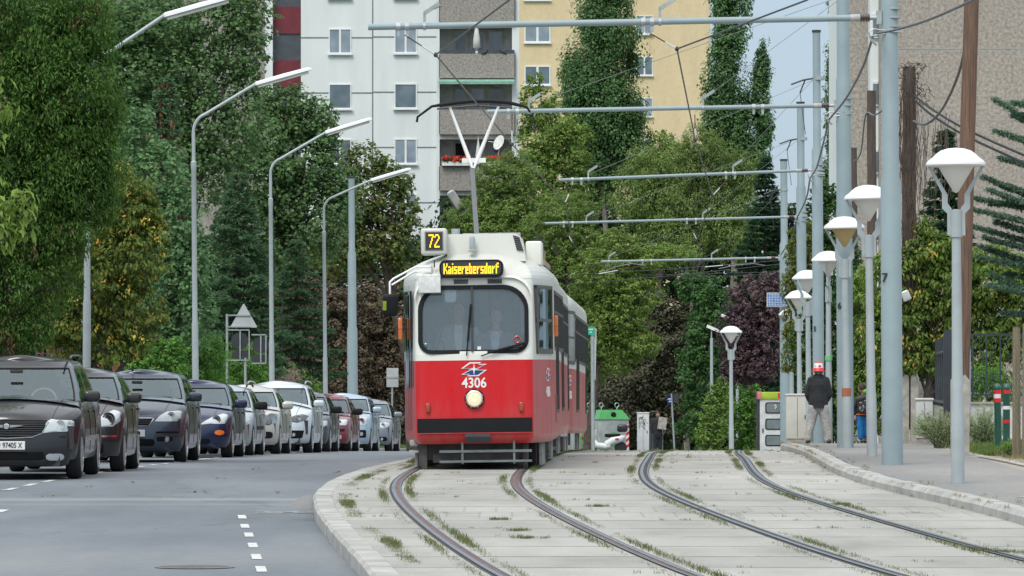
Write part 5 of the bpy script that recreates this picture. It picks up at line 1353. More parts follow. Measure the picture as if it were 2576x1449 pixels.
tree('purple_plum_tree', 'brown-purple leaved tree, left half, behind the parked cars', 'tree', 198, [(760, 760, 80, 80), (830, 830, 90, 130), (750, 900, 80, 110), (850, 960, 90, 100), (800, 1040, 90, 90), (730, 1010, 60, 90)], 800, None, G_plumb, size=.14, aspect=.6, dens=.95, clump=.2, squash=.8, trunk_r=.15)
tree('purple_plum_tree', 'brown-purple leaved tree between the grey pole and the tram', 'tree', 199, [(930, 790, 75, 90), (960, 880, 80, 110), (990, 960, 60, 120), (930, 990, 80, 120), (1010, 830, 40, 90), (880, 1060, 80, 70), (1000, 1060, 50, 60)], 950, None, G_plumb, size=.14, aspect=.6, dens=.95, clump=.2, squash=.8, trunk_r=.15)
def shrub(name, label, d, lobes, mat, size=.09, dens=1.0, cat='shrub', aspect=.6, **k):
 return tree(name, label, cat, d, lobes, lobes[0][0], None, mat, size=size, aspect=aspect, dens=dens, trunk_r=.05, limbs=4, **k)
shrub('privet_hedge', 'light green bushy hedge behind the third parked car', 116, [(375, 900, 80, 55), (330, 920, 50, 40), (420, 900, 50, 50), (360, 960, 90, 60)], G_hedge)
shrub('clipped_bush', 'small round clipped bush at the foot of the second lamp post', 118, [(472, 945, 30, 28)], G_hedged, size=.06)
shrub('thuja_hedge', 'bright thuja hedge behind the second lamp post', 121, [(470, 900, 60, 60), (520, 910, 55, 60), (490, 980, 80, 60), (445, 880, 30, 40)], G_hedge, size=.08, mode='up', aspect=.35)
shrub('thuja_hedge', 'second thuja hedge seen below the round sign backs', 140, [(620, 930, 35, 70), (600, 960, 60, 70), (655, 950, 25, 60)], G_hedge, size=.08, mode='up', aspect=.35)
shrub('ornamental_grass', 'pinkish plume grass beyond the silver parked car', 152, [(725, 945, 26, 26), (735, 965, 20, 20)], leafmat('grass_plume', [g(.28, .2, .16), g(.42, .33, .27)]), size=.2, dens=.5, aspect=.08, mode='up')
shrub('young_shrub', 'thin yellow-green shrub next to the plume grass', 153, [(765, 955, 14, 30), (742, 935, 10, 24), (790, 970, 14, 20)], G_shrub, size=.12, dens=.55)
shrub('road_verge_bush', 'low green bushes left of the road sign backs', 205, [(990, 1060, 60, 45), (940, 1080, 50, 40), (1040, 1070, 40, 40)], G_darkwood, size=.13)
tree('locust_tree', 'feathery green tree rising beside the balconies', 'tree', 205, [(1240, 450, 55, 60), (1300, 440, 60, 60), (1270, 530, 90, 70), (1190, 560, 70, 60), (1330, 540, 70, 80), (1250, 610, 100, 80), (1160, 600, 40, 70)], 1250, None, G_locust2, size=.13, aspect=.42, dens=.9, clump=.2, squash=.7, trunk_r=.18)
tree('maple_tree', 'bright green young tree against the yellow block', 'tree', 250, [(1355, 270, 55, 60), (1375, 350, 75, 70), (1430, 370, 60, 80), (1345, 420, 55, 60), (1420, 460, 70, 80), (1345, 215, 20, 30)], 1390, None, G_locust, size=.16, aspect=.7, dens=.85, clump=.22, trunk_r=.15)
tree('locust_tree', 'feathery yellow-green locust tree above the tram roof', 'tree', 190, [(1390, 620, 90, 80), (1330, 660, 70, 60), (1430, 540, 70, 60), (1470, 620, 60, 60), (1420, 720, 90, 80), (1480, 790, 60, 90), (1500, 900, 40, 70)], 1400, None, G_locust2, size=.13, aspect=.42, dens=.95, clump=.2, squash=.7, trunk_r=.16)
tree('locust_tree', 'lime green locust tree in the middle of the picture', 'tree', 188, [(1555, 620, 60, 45), (1520, 690, 80, 60), (1580, 740, 80, 60), (1640, 650, 70, 35), (1700, 640, 60, 25), (1540, 800, 90, 70), (1600, 860, 60, 50), (1510, 860, 50, 60), (1560, 900, 50, 40)], 1478, None, G_locust, size=.14, aspect=.42, dens=.95, clump=.2, squash=.6, trunk_r=.16)
tree('birch_tree', 'drooping pale birch in front of the yellow block', 'tree', 243, [(1630, 430, 60, 60), (1600, 500, 70, 60), (1720, 430, 90, 70), (1690, 520, 100, 80), (1800, 430, 60, 70), (1820, 520, 80, 80), (1700, 600, 110, 60), (1880, 440, 50, 60), (1850, 600, 70, 60), (1760, 370, 50, 50)], 1730, None, G_birch, size=.12, aspect=.5, dens=.85, mode='droop', clump=.2, squash=1.2, bark=barkgrey, trunk_r=.12, limbs=12)
tree('plane_tree', 'fresh green tree top between the two tall poplars', 'tree', 262, [(1660, 360, 45, 35), (1620, 400, 50, 40), (1700, 400, 50, 40), (1660, 450, 90, 60)], 1660, None, G_locust, size=.17, aspect=.7, dens=.9, trunk_r=.15)
def poplar(label, d, lobes, tx):
 lobes = [(a, b, c * 1.14, e) for a, b, c, e in lobes]
 return tree('lombardy_poplar', label, 'tree', d, lobes, tx, None, G_poplar, size=.16, aspect=.7, dens=1.4, mode='up', clump=.36, squash=1.8, shell=.2, trunk_r=.22, limbs=8, depth=.9, bark=barkgrey)
poplar('tall columnar poplar in front of the yellow block, left of two', 262, [(1520, -60, 66, 120), (1525, 90, 72, 120), (1510, 230, 88, 120), (1540, 340, 72, 120), (1470, 300, 45, 110), (1437, 180, 24, 60), (1445, 250, 30, 70), (1590, 300, 25, 60), (1500, 430, 70, 90), (1590, 160, 14, 40)], 1520)
poplar('tall columnar poplar at the right edge of the yellow block', 255, [(1838, -40, 50, 100), (1840, 70, 42, 90), (1822, 210, 48, 110), (1812, 320, 42, 100), (1860, 330, 40, 90), (1918, 170, 20, 75), (1905, 260, 28, 80), (1925, 330, 18, 60), (1850, 430, 50, 70), (1900, 390, 35, 50)], 1850)
poplar('narrow poplar partly hidden by the big grey catenary pole', 246, [(2110, 20, 20, 90), (2100, 200, 24, 110), (2105, 330, 28, 100), (2095, 440, 28, 60), (2120, 120, 20, 80)], 2105)
conifer('dark pine behind the catenary poles', 226, 1925, 395, 1000, 150, G_pine, seed=15, size=.16, name='pine_tree', droop=.0, dens=1.25)
tree('purple_plum_tree', 'dark purple-leaved tree under the solar panel', 'tree', 190, [(1900, 770, 70, 70), (1870, 850, 60, 80), (1920, 860, 60, 90), (1890, 930, 60, 50), (1945, 720, 35, 40), (1850, 930, 35, 35)], 1900, None, G_plum, size=.13, aspect=.6, dens=1.1, clump=.2, trunk_r=.1)
tree('copper_tree', 'dark brownish tree in deep shade beyond the white scooter', 'tree', 237, [(1640, 790, 60, 70), (1660, 880, 80, 80), (1600, 960, 90, 90), (1690, 980, 80, 90), (1560, 1020, 70, 80), (1650, 1060, 100, 60), (1720, 820, 45, 60)], 1640, None, leafmat('leaf_copper', [g(.025, .03, .018), g(.05, .048, .03), g(.075, .06, .04), g(.045, .07, .03)], trans=.2), size=.16, aspect=.6, dens=1.0, clump=.22, trunk_r=.16)
tree('linden_tree', 'deep green tree behind the tram stop lamp', 'tree', 234, [(1790, 760, 60, 70), (1770, 860, 60, 80), (1750, 950, 50, 80), (1820, 950, 60, 70), (1760, 1050, 70, 60), (1740, 720, 40, 40), (1860, 1010, 50, 80)], 1780, None, leafmat('leaf_linden', [g(.02, .065, .018), g(.045, .11, .028), g(.07, .15, .04)]), size=.16, aspect=.7, dens=1.0, trunk_r=.16)
shrub('roadside_shrub', 'yellow-green upright shrub left of the single lamp', 186, [(1800, 1050, 30, 90), (1775, 1090, 25, 60), (1815, 1000, 22, 50)], G_shrub, size=.13)
shrub('roadside_shrub', 'mid green shrub between lamp and phone box', 188, [(1870, 1060, 45, 80), (1900, 1030, 30, 60)], G_hedged, size=.13)
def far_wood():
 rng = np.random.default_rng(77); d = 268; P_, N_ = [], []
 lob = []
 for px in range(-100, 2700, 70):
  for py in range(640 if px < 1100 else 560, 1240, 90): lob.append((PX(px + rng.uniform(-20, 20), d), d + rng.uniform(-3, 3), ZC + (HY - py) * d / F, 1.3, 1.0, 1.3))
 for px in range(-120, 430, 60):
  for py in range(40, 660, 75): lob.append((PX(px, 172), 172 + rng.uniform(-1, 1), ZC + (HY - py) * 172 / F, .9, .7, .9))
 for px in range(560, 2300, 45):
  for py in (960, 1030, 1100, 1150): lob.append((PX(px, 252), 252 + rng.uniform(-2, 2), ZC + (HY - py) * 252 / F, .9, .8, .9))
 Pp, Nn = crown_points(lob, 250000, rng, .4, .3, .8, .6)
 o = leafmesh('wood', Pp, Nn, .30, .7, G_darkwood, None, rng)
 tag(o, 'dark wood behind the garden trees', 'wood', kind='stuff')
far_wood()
tree('elder_bush', 'large elderberry bush with yellowing leaves above the iron fence', 'bush', 112, [(2250, 720, 80, 90), (2330, 640, 70, 70), (2400, 700, 90, 90), (2500, 700, 90, 90), (2570, 760, 70, 110), (2300, 800, 90, 90), (2420, 810, 110, 70), (2230, 850, 60, 90), (2540, 850, 70, 60), (2320, 580, 30, 30), (2330, 900, 90, 60), (2480, 900, 80, 60)], 2330, None, G_elder, size=.12, aspect=.45, dens=1.3, clump=.26, squash=.7, trunk_r=.09, limbs=12, mode='droop',
  extra=[('yellow_leaves', leafmat('leaf_turning', [g(.4, .33, .05), g(.5, .25, .06)]), .1, .10, .4, 26, None, 12)])
tree('hazel_bush', 'fresh green bush behind the boy', 'bush', 118, [(2175, 740, 40, 60), (2170, 840, 45, 80), (2180, 930, 45, 80), (2150, 1000, 40, 90), (2200, 1010, 45, 80), (2230, 960, 40, 80)], 2180, None, G_elder, size=.13, aspect=.45, dens=1.0, clump=.28, squash=.7, trunk_r=.06, mode='droop')
tree('ivy_hedge', 'tall dark ivy hedge behind the man in the hat', 'hedge', 142, [(2090, 560, 32, 90), (2070, 480, 20, 40), (2105, 680, 40, 110), (2060, 800, 40, 110), (2110, 830, 50, 120), (2085, 960, 55, 110), (2100, 1060, 55, 80), (2020, 880, 30, 90), (2145, 700, 30, 110)], 2090, None, G_ivy, size=.11, aspect=.75, dens=1.15, clump=.28, trunk_r=.08)
tree('thuja_column', 'olive thuja beside the catenary poles', 'tree', 152, [(2005, 640, 26, 60), (1995, 720, 30, 60), (2000, 800, 26, 70), (2030, 600, 22, 60), (1985, 880, 22, 60), (2030, 700, 30, 90)], 2005, None, leafmat('leaf_olive_thuja', [g(.05, .07, .012), g(.09, .115, .02), g(.14, .15, .03)]), size=.12, aspect=.4, dens=.95, mode='up', trunk_r=.06)
conifer('dark green pine between the wooden poles', 150, 2380, 330, 700, 100, G_pine, seed=21, size=.20, name='pine_tree', dens=1.0, droop=-.25)
def cedar():
 rng = np.random.default_rng(31); d = 98; s = F / d; gz = PV(d)
 root = thing('blue_cedar', 'blue-green cedar with long level branches at the right edge', 'tree', (PX(2760, d), d, gz))
 P_, A_ = [], []; br = MB().tube([(0, 0, 0), (0, 0, 3), (.1, 0, 6.5)], [.2, .14, .03], 8)
 for (tx, ty, sx, sy) in ((2500, 248, 2720, 380), (2545, 290, 2700, 350), (2540, 262, 2700, 280), (2470, 445, 2720, 540), (2480, 480, 2700, 560), (2440, 530, 2720, 590), (2430, 565, 2700, 640), (2470, 600, 2720, 660), (2490, 515, 2720, 500), (2480, 720, 2720, 760), (2455, 650, 2720, 690), (2520, 790, 2720, 800), (2500, 560, 2700, 620), (2530, 690, 2720, 720), (2545, 850, 2720, 860), (2510, 400, 2720, 450), (2450, 500, 2700, 545), (2465, 620, 2700, 700), (2500, 330, 2720, 400), (2490, 690, 2700, 790), (2520, 470, 2720, 520)):
  a = Vector((PX(tx, d) - PX(2760, d), rng.uniform(-.4, .3), ZC + (HY - ty) / s - gz)); b = Vector((PX(sx, d) - PX(2760, d), 0, ZC + (HY - sy) / s - gz))
  br.tube([b, b.lerp(a, .5) + Vector((0, 0, .04)), a], [.03, .02, .006], 5)
  m = 2800; u = rng.uniform(0, 1, m) ** .8
  base = np.array(a)[None] * (1 - u[:, None]) + np.array(b)[None] * u[:, None]
  sd_ = rng.normal(0, 1, m) * (.04 + .28 * u)
  tw = np.round(rng.uniform(0, 12, m)) / 12
  base[:, 1] += sd_; base[:, 2] += rng.normal(0, .022, m) + .02 - .10 * np.abs(sd_); base[:, 0] += rng.normal(0, .03, m)
  P_.append(base); A_.append(rng.normal(0, 1, (m, 3)) + np.array([-.5, 0, .8]))
 Pp = np.concatenate(P_); leafmesh('crown', Pp, np.tile(np.array([0, -.3, 1.]), (len(Pp), 1)), .085, .22, G_cedar, root, rng, np.concatenate(A_), .8)
 br.build('trunk', barkm, root, 60)
cedar()
tree('garden_shrub', 'light green shrub behind the iron fence', 'shrub', 101, [(2480, 960, 50, 45), (2440, 985, 30, 40), (2530, 985, 40, 40)], 2480, None, G_hedge, size=.10, aspect=.3, dens=.8, mode='up', trunk_r=.04, limbs=3, ground=PV(101))
def panelmat(name, col, var, jy, jh, scale=18, coarse=None):
 """panel concrete; exposed aggregate if coarse"""
 m, N, L, b = newmat(name)
 t1 = noise(N, L, 1.1, 5, .6, sc3=(1, 1, .16)); t2 = noise(N, L, coarse or scale, 4, .75)
 r1 = ramp(N, L, t1.outputs[0], [(.3, tuple(c * (1 - var) for c in col)), (.7, tuple(min(1, c * (1 + var * .6)) for c in col))])
 k = .42 if coarse else .06
 r2 = ramp(N, L, t2.outputs[0], [(.35, 1 - k), (.65, 1 + k * .55)])
 c = mix(N, L, r1.outputs[0], r2.outputs[0], 1.0, 'MULTIPLY')
 L.new(c, b.inputs['Base Color']); b.inputs['Roughness'].default_value = .9
 return m
m_white = panelmat('panel_white', (.70, .745, .74), .08, 0, 0)
m_agg = panelmat('aggregate_concrete', (.32, .30, .27), .08, 0, 0, coarse=9)
m_agg2 = panelmat('aggregate_concrete_warm', (.36, .325, .28), .08, 0, 0, coarse=8)
m_yellow = panelmat('render_yellow', (.68, .55, .345), .07, 0, 0, scale=3)
m_red = plain('panel_red', (.16, .02, .03), .5); m_gpanel = plain('panel_slate', (.07, .085, .10), .4)
m_joint = plain('joint_grey', (.17, .20, .21), .9)
m_win = plain('window_white', (.74, .76, .75), .4, var=.03)
def panemat(name, c1, c2):
 m, N, L, b = newmat(name); tx = noise(N, L, .8, 2); r = ramp(N, L, tx.outputs[0], [(.35, c1), (.65, c2)])
 L.new(r.outputs[0], b.inputs['Base Color']); b.inputs['Roughness'].default_value = .08; b.inputs['Specular IOR Level'].default_value = .9; return m
m_pane = panemat('window_pane', (.06, .09, .11), (.15, .20, .24)); m_pane2 = panemat('window_pane_curtain', (.30, .36, .40), (.16, .21, .26))
def window(parent, x, z, y, w, h, cols=2, pane=m_pane, sill=True, trim=None):
 """window set on a wall facing the camera (wall plane at y); x, z lower left"""
 f = .06 * w / 1.2
 mb = MB(); t = .05
 mb.box(x, x + w, y - t, y, z, z + f * 1.3).box(x, x + w, y - t, y, z + h - f, z + h).box(x, x + f, y - t, y, z + f * 1.3, z + h - f).box(x + w - f, x + w, y - t, y, z + f * 1.3, z + h - f)
 if cols == 2: mb.box(x + w / 2 - f * .9, x + w / 2 + f * .9, y - t, y, z + f * 1.3, z + h - f)
 fr = mb.build('window', m_win, parent)
 MB().box(x + f * .5, x + w - f * .5, y - .02, y - .005, z + f, z + h - f * .5).build('pane', pane, fr)
 if sill: MB().box(x - .06, x + w + .06, y - .16, y - .051, z - .06, z + .02).build('sill', m_win, fr)
 return fr
def white_block():
 d = 276.0; s = F / d
 root = thing('apartment_block', 'white panel apartment block with balconies and a red and grey stairwell strip', 'building', (PX(930, d), d, -3.5))
 X = lambda px: (px - 930) / s; Z = lambda py: ZC + (HY - py) / s + 3.5
 zt = Z(-420)
 MB().box(X(757), X(1104), 0, 12, 0, zt).build('wall', m_white, root)
 MB().box(X(120), X(667), .3, 12, 0, zt).build('wall', m_agg, root); MB().box(X(667), X(686), -.1, 12, 0, zt).build('wall_strip', m_white, root)
 MB().box(X(1288), X(1306), -.3, 12, 0, zt).build('end_strip', m_white, root); MB().box(X(1098), X(1106), -.35, -.003, 0, zt).build('end_strip', m_white, root)
 MB().box(X(686), X(757), .5, 12, 0, zt).build('stairwell', m_gpanel, root)
 k = -4; 
 for k in range(-6, 12):
  y0 = -83 + k * 139 + 0; 
  y0 = 15 + (k) * 135.5
  MB().box(X(687), X(756), .42, .499, Z(y0 + 68), Z(y0)).build('stairwell_panel', m_red, root)
 jm = MB()
 for k in range(-4, 8):
  y = 95 + k * 139; jm.box(X(757), X(937) - .02, -.008, -.002, Z(y) - .035, Z(y) + .035); jm.box(X(939), X(1098), -.008, -.002, Z(y - 2) - .035, Z(y - 2) + .035)
 jm.box(X(937) - .02, X(939), -.009, -.002, 0, zt)
 jm.build('panel_joints', m_joint, root)
 for k in range(-3, 5):
  yb = 136 + k * 139 
  pn = m_pane if k % 2 else m_pane2
  if k < 3: window(root, X(827), Z(yb), 0, 57 / s, 64 / s, 2 if k % 2 == 0 else 1, m_pane2 if k == 0 else m_pane)
  window(root, X(992), Z(yb - 1), 0, 57 / s, 64 / s, 1 if k == 1 else 2, m_pane if k == 1 else m_pane2)
 MB().box(X(1106), X(1288), 1.3, 12, 0, zt).build('balcony_back_wall', plain('balcony_wall', (.62, .63, .61), .8), root)
 for k in range(-3, 5):
  yt = 136 + k * 141       # top of parapet
  o = MB().box(X(1104) + .06, X(1294), -.55, -.35, Z(yt + 62), Z(yt)).build('balcony_parapet', m_agg, root)
  MB().box(X(1104) + .02, X(1106) + .02, -.5, -.352, Z(yt + 60), Z(yt + 2)).box(X(1294) + .01, X(1296), -.5, -.352, Z(yt + 60), Z(yt + 2)).build('parapet_bracket', darkm, o)
  MB().box(X(1106), X(1288), -.349, 1.3, Z(yt + 74), Z(yt + 62) - .01).build('balcony_slab', plain('slab_grey', (.5, .5, .48), .8), root)
  if k in (-1, 0): MB().box(X(1104) + .05, X(1294), -.56, -.34, Z(yt), Z(yt - 9)).build('parapet_cap', plain('cap_slate', (.06, .07, .09), .5), o)
  zb = Z(yt + 60)
  for i, (xa, xb) in enumerate(((1145, 1172), (1187, 1217), (1230, 1262))):
   fr = MB(); xa_, xb_ = X(xa), X(xb); z0 = zb + .12; z1 = Z(yt - 60)
   fr.box(xa_ - .12, xb_ + .12, 1.22, 1.30, z1, z1 + .1).box(xa_ - .12, xa_, 1.22, 1.3, z0, z1).box(xb_, xb_ + .12, 1.22, 1.3, z0, z1)
   fr = fr.build('window', plain('frame_beige', (.5, .48, .42), .6), root)
   MB().box(xa_, xb_, 1.24, 1.28, z0, z1).build('pane', [m_pane, m_pane, m_pane2][(i + k) % 3] if not (k == 2 and i == 0) else black, fr)
  if k == 1: 
   aw = MB(); aw.add([(X(1104), -.9, Z(yt - 70)), (X(1294), -.9, Z(yt - 70)), (X(1294), -.3, Z(yt - 79)), (X(1104), -.3, Z(yt - 79)), (X(1104), -.9, Z(yt - 63)), (X(1294), -.9, Z(yt - 63))], [(0, 1, 2, 3), (4, 5, 1, 0)])
   aw.build('awning', plain('awning_green', (.22, .42, .33), .7), root)
 yt = 136 + 2 * 141; rng = np.random.default_rng(3)
 bx = MB().box(X(1112), X(1190), -.80, -.56, Z(yt), Z(yt - 10)).box(X(1212), X(1278), -.80, -.56, Z(yt), Z(yt - 10)).build('flower_boxes', white, root)
 for (a, b_) in ((1112, 1190), (1212, 1280)):
  P_ = np.column_stack([rng.uniform(X(a), X(b_), 500), rng.uniform(-.85, -.5, 500), rng.uniform(Z(yt - 8), Z(yt - 18), 500)]); N_ = rng.normal(0, 1, (500, 3))
  leafmesh('geranium_leaves', P_, N_, .10, .8, G_mid, bx, rng)
  P_ = np.column_stack([X(a) + (X(b_) - X(a)) * np.clip(rng.choice([.1, .35, .5, .55, .8, .9], 170) + rng.normal(0, .05, 170), 0, 1), rng.uniform(-.9, -.5, 170), rng.uniform(Z(yt - 12), Z(yt - 24), 170)]); leafmesh('geranium_flowers', P_, rng.normal(0, 1, (170, 3)), .13, .9, leafmat('geranium_red', [g(.7, .02, .02), g(.85, .04, .03)]), bx, rng)
 dr = thing('satellite_dish', 'white satellite dish on the balcony with red geraniums', 'satellite dish', root.location + Vector((X(1262), -.3, Z(yt - 62))))
 dr.location = P(1258, 360, 275.3)
 ds = MB().lathe([(.005, 0), (.2, .02), (.38, .09), (.39, .10), (.37, .10), (.2, .035), (.005, .015)], 20); ds = ds.build('dish', white, dr, 60); ds.rotation_euler = (R(70), 0, R(-50))
 MB().tube([(-.05, -.1, 0), (-.6, -.2, .08)], .02, 6).tube([(0, 0, 0), (-.1, .2, -.6)], .03, 6).build('arm', white, dr)
 pr = thing('parasol', 'closed white parasol standing on the balcony with geraniums', 'parasol', P(1203, 430, 275.3) )
 MB().lathe([(.02, 0), (.03, .3), (.16, .35), (.10, .5), (.17, .55), (.13, .9), (.05, 1.4), (.005, 1.75)], 10).build('canopy', plain('parasol_cloth', (.6, .61, .58), .9), pr, 60)
 pr2 = thing('parasol', 'closed white parasol on the upper balcony beside the pigeons', 'parasol', P(1199, 137, 275.6)); pr2.location.z = P(0, 137, 275.6).z
 MB().lathe([(.16, 0), (.18, .15), (.08, .25), (.2, .35), (.17, .8), (.1, 1.25), (.04, 1.4)], 10).build('canopy', plain('parasol_cloth', (.6, .61, .58), .9), pr2, 60)
 for i, (px, py) in enumerate(((1219, 132), (1266, 131))):
  t = thing('pigeon', ['dark pigeon on the balcony rail, the one next to the parasol', 'dark pigeon on the balcony rail, the one near the corner'][i], 'bird', P(px, py, 275.42) - Vector((0, 0, .08)))
  pv = MB(); pv.tube([(-.17, 0, -.02), (-.10, 0, .04), (0, 0, .08), (.08, 0, .13), (.11, 0, .20), (.15, 0, .21), (.18, 0, .20)] if i == 0 else [(.17, 0, -.02), (.10, 0, .04), (0, 0, .08), (-.08, 0, .13), (-.11, 0, .20), (-.15, 0, .21), (-.18, 0, .20)], [.01, .045, .07, .06, .035, .038, .006], 8)
  pv.build('body', plain('pigeon_grey', (.05, .055, .06), .7), t, 60)
white_block()
def yellow_block():
 d = 359.0; s = F / d
 root = thing('apartment_block', 'yellow rendered apartment block behind the tall poplars', 'building', (PX(1550, d), d, -5.0))
 X = lambda px: (px - 1550) / s; Z = lambda py: ZC + (HY - py) / s + 5.0; zt = Z(-520)
 MB().box(X(1296), X(1484), 0, 14, 0, zt).build('wall', m_yellow, root)
 MB().box(X(1484), X(1790), 2.0, 14, 0, zt).build('wall', m_yellow, root)
 for k in range(-5, 7):
  yb = 108 + k * 107; window(root, X(1319), Z(yb), 0, 66 / s, 50 / s, 2, [m_pane2, m_pane][k % 2], trim=None)
  yb = 82 + k * 104; window(root, X(1602), Z(yb), 2.0, 42 / s, 48 / s, 2, [m_pane2, m_pane][k % 2])
yellow_block()
def right_block():
 d = 213.0; s = F / d
 root = thing('apartment_block', 'beige pebble-finished apartment block rising behind the grey poles on the right', 'building', (PX(2350, d), d, -2.9))
 X = lambda px: (px - 2350) / s; Z = lambda py: ZC + (HY - py) / s + 2.9; zt = Z(-600)
 MB().box(X(2216), X(2216) + 16, 0, 10, 0, zt).build('wall', m_agg2, root)
 MB().box(X(2140), X(2196), 3.0, 12, 0, zt).build('wall', m_agg2, root)
 MB().box(X(2196), X(2216), 1.5, 10, 0, zt).build('wall_strip', m_white, root); MB().box(X(2130), X(2140), 3.2, 12, 0, zt).build('wall_strip', m_white, root)
 jm = MB()
 for y in (-300, -120, 122, 302, 480, 660): jm.box(X(2216), X(2216) + 16, -.008, -.002, Z(y) - .03, Z(y) + .03)
 for y in (-150, 18, 190, 361, 530): jm.box(X(2140), X(2196), 2.992, 2.998, Z(y) - .03, Z(y) + .03)
 for x in (2327, 2560, 2800): jm.box(X(x) - .02, X(x) + .02, -.009, -.002, 0, zt)
 jm.build('panel_joints', plain('joint_light', (.33, .33, .31), .9), root)
 for k in range(-3, 4):
  y0 = 200 + k * 172
  f_ = MB().box(X(2199), X(2215), 1.38, 1.5, Z(y0 + 62) , Z(y0)).build('window', m_win, root); MB().box(X(2202), X(2215), 1.34, 1.379, Z(y0 + 56), Z(y0 + 6)).build('pane', m_pane, f_)
right_block()
digit = plain('digit_black', (.02, .02, .02), .7)
def catpole(label, px, d, steps, zbase=None, num=None, lean=-.006):
 """steps: list of (py_top_of_section, diameter) from the ground up"""
 z0 = PV(d) - .05 if zbase is None else zbase
 root = thing('catenary_pole', label, 'pole', (PX(px, d), d, z0), 0, 'grey overhead line poles'); root.rotation_euler[1] = lean
 pr = []; zl = 0
 for i, (py, dia) in enumerate(steps):
  z = ZC + (HY - py) * d / F - z0; r = dia / 2
  pr.append((r * 1.02 if i == 0 else r, zl)); pr.append((r * .97, z - (.06 if i < len(steps) - 1 else 0))); zl = z + (.02 if i < len(steps) - 1 else 0)
 pr = [(.001, 0)] + pr + [(.001, zl + .01)]
 MB().lathe(pr, 28).build('shaft', polegrey, root, 40)
 if len(steps) and zl < 9.5: MB().lathe([(steps[-1][1] / 2 + .012, zl - .03), (steps[-1][1] / 2 + .012, zl + .02), (.001, zl + .03)], 24).build('cap', darkm, root, 40)
 if num:
  for ch, py in num[1]: fontmesh('numeral', ch, num[0], digit, root, (num[2], -steps[0][1] / 2 * .86, ZC + (HY - py) * d / F - z0), bold=.003, rot=(R(90), 0, R(-28)))
 return root
P1 = catpole('nearest and thickest grey overhead line pole, number 7', 2245, 73.5, [(450, .285), (-600, .225)], num=(.17, [('7', 700)], -.10))
P2 = catpole('second grey overhead line pole along the pavement, left of the boy', 2127, 93.8, [(520, .285), (195, .262), (-420, .22)], num=(.15, [('6', 770)], -.10))
P3 = catpole('third grey overhead line pole, open top showing above the arms', 2060, 121, [(372, .25), (78, .178)], num=(.15, [('5', 828)], -.08))
P4 = catpole('fourth grey overhead line pole, number 4', 2019, 146, [(468, .265), (258, .20)], num=(.16, [('4', 880)], -.09))
P5 = catpole('thick grey overhead line pole holding the solar panel', 1976, 169, [(760, .32), (610, .30), (402, .22)], num=(.17, [('71-', 922), ('522', 933)], -.02))
P6 = catpole('single grey overhead line pole on the left side, behind the parked cars', 888, 170, [(823, .33), (632, .27), (446, .20)], zbase=LW(170))
def ins(mb, a, b, r=.05):
 a = Vector(a); b = Vector(b)
 for k in range(4):
  c = a.lerp(b, (k + .5) / 4); dd = (b - a).normalized() * .012
  mb.cyl(c - dd, c + dd, r, n=12)
 mb.cyl(a, b, r * .5, n=10)
def clamp(parent, c, r):
 """hanger clamp round the arm tube with two drops"""
 m = MB(); m.cyl((c[0] - .03, c[1], c[2]), (c[0] + .03, c[1], c[2]), r + .012, n=12)
 m.box(c[0] - .02, c[0] + .02, c[1] - .02, c[1] + .02, c[2] - r - .09, c[2] - r)
 m.build('clamp', steel, parent)
def arm(label, pole, x0, y0, x1, y1, d, dia, hang, stays, pd):
 """tube arm from the pole (x1,y1) out to (x0,y0) in photo pixels; hang: clamp pixel x"""
 a = P(x1, y1, d); b = P(x0, y0, d)
 root = thing('bracket_arm', label, 'bracket arm', a, 0, 'tube arms carrying the overhead wire')
 L_ = b - a; r = dia / 2; u = L_.normalized()
 MB().cyl(u * .38, L_, r, n=16).build('tube', polegrey, root, 60)
 MB().cyl(u * .27, u * .40, r * 1.15, n=14).build('sleeve', whitegrey, root, 60)
 m = MB(); ins(m, u * .14, u * .27, r * 1.25); m.build('insulator', plain('insulator_brown', (.06, .03, .03), .25, 0, .5), root, 60)
 MB().cyl(u * .0, u * .14, r * .8, n=10).box(-.05, .02, -.05, .05, -.09, .09).build('pole_bracket', steel, root)
 if pd: 
  m = MB()
  for z in (-.12, 0, .12): m.lathe([(pd / 2 + .001, z - .012), (pd / 2 + .01, z - .012), (pd / 2 + .01, z + .012), (pd / 2 + .001, z + .012)], 24, M=Matrix.Translation((pole.location.x - a.x, pole.location.y - a.y, 0)))
  m.build('strap', steel, root)
 pts = []
 for hx in hang:
  t = (hx - x1) / (x0 - x1); c = L_ * t
  clamp(root, c, r); clamp(root, c + Vector((.20 * d / 110, 0, 0)) * .9, r)
  pts.append(a + c + Vector((0, 0, -r - .1)))
 for hx in stays:
  t = (hx - x1) / (x0 - x1); c = L_ * t
  MB().cyl((c[0] - .02, c[1], c[2]), (c[0] + .02, c[1], c[2]), r + .014, n=12).bar((c[0], c[1], c[2] + r), (c[0], c[1], c[2] + r + .14), .035, .05).bar((c[0], c[1], c[2] + r + .13), (c[0] + .20, c[1], c[2] + r + .26), .07, .05).build('stay_clamp', steel, root)
 return root
arms = [
 ('topmost and largest tube arm, crossing the whole upper picture', P1, 926, 68, 2214, 44, 73.5, .088, (1002, 1618), (1068, 1660), .225),
 ('second tube arm from the top, passing just above the pantograph', P2, 1226, 281, 2106, 265, 93.8, .075, (1279, 1896), (1330, 1768), .255),
 ('third tube arm from the top, over the birch tree', P3, 1405, 453, 2048, 428, 121, .068, (1440, 1826), (1480, 1844), .25),
 ('fourth tube arm from the top', P4, 1371, 562, 2010, 545, 146, .066, (1418, 1728), (1475, 1768), .26),
 ('lowest and farthest tube arm, above the purple trees', P5, 1512, 658, 1962, 648, 169, .068, (1616, 1876), (1532, 1790), .30)]
for a_ in arms: arm(*a_)
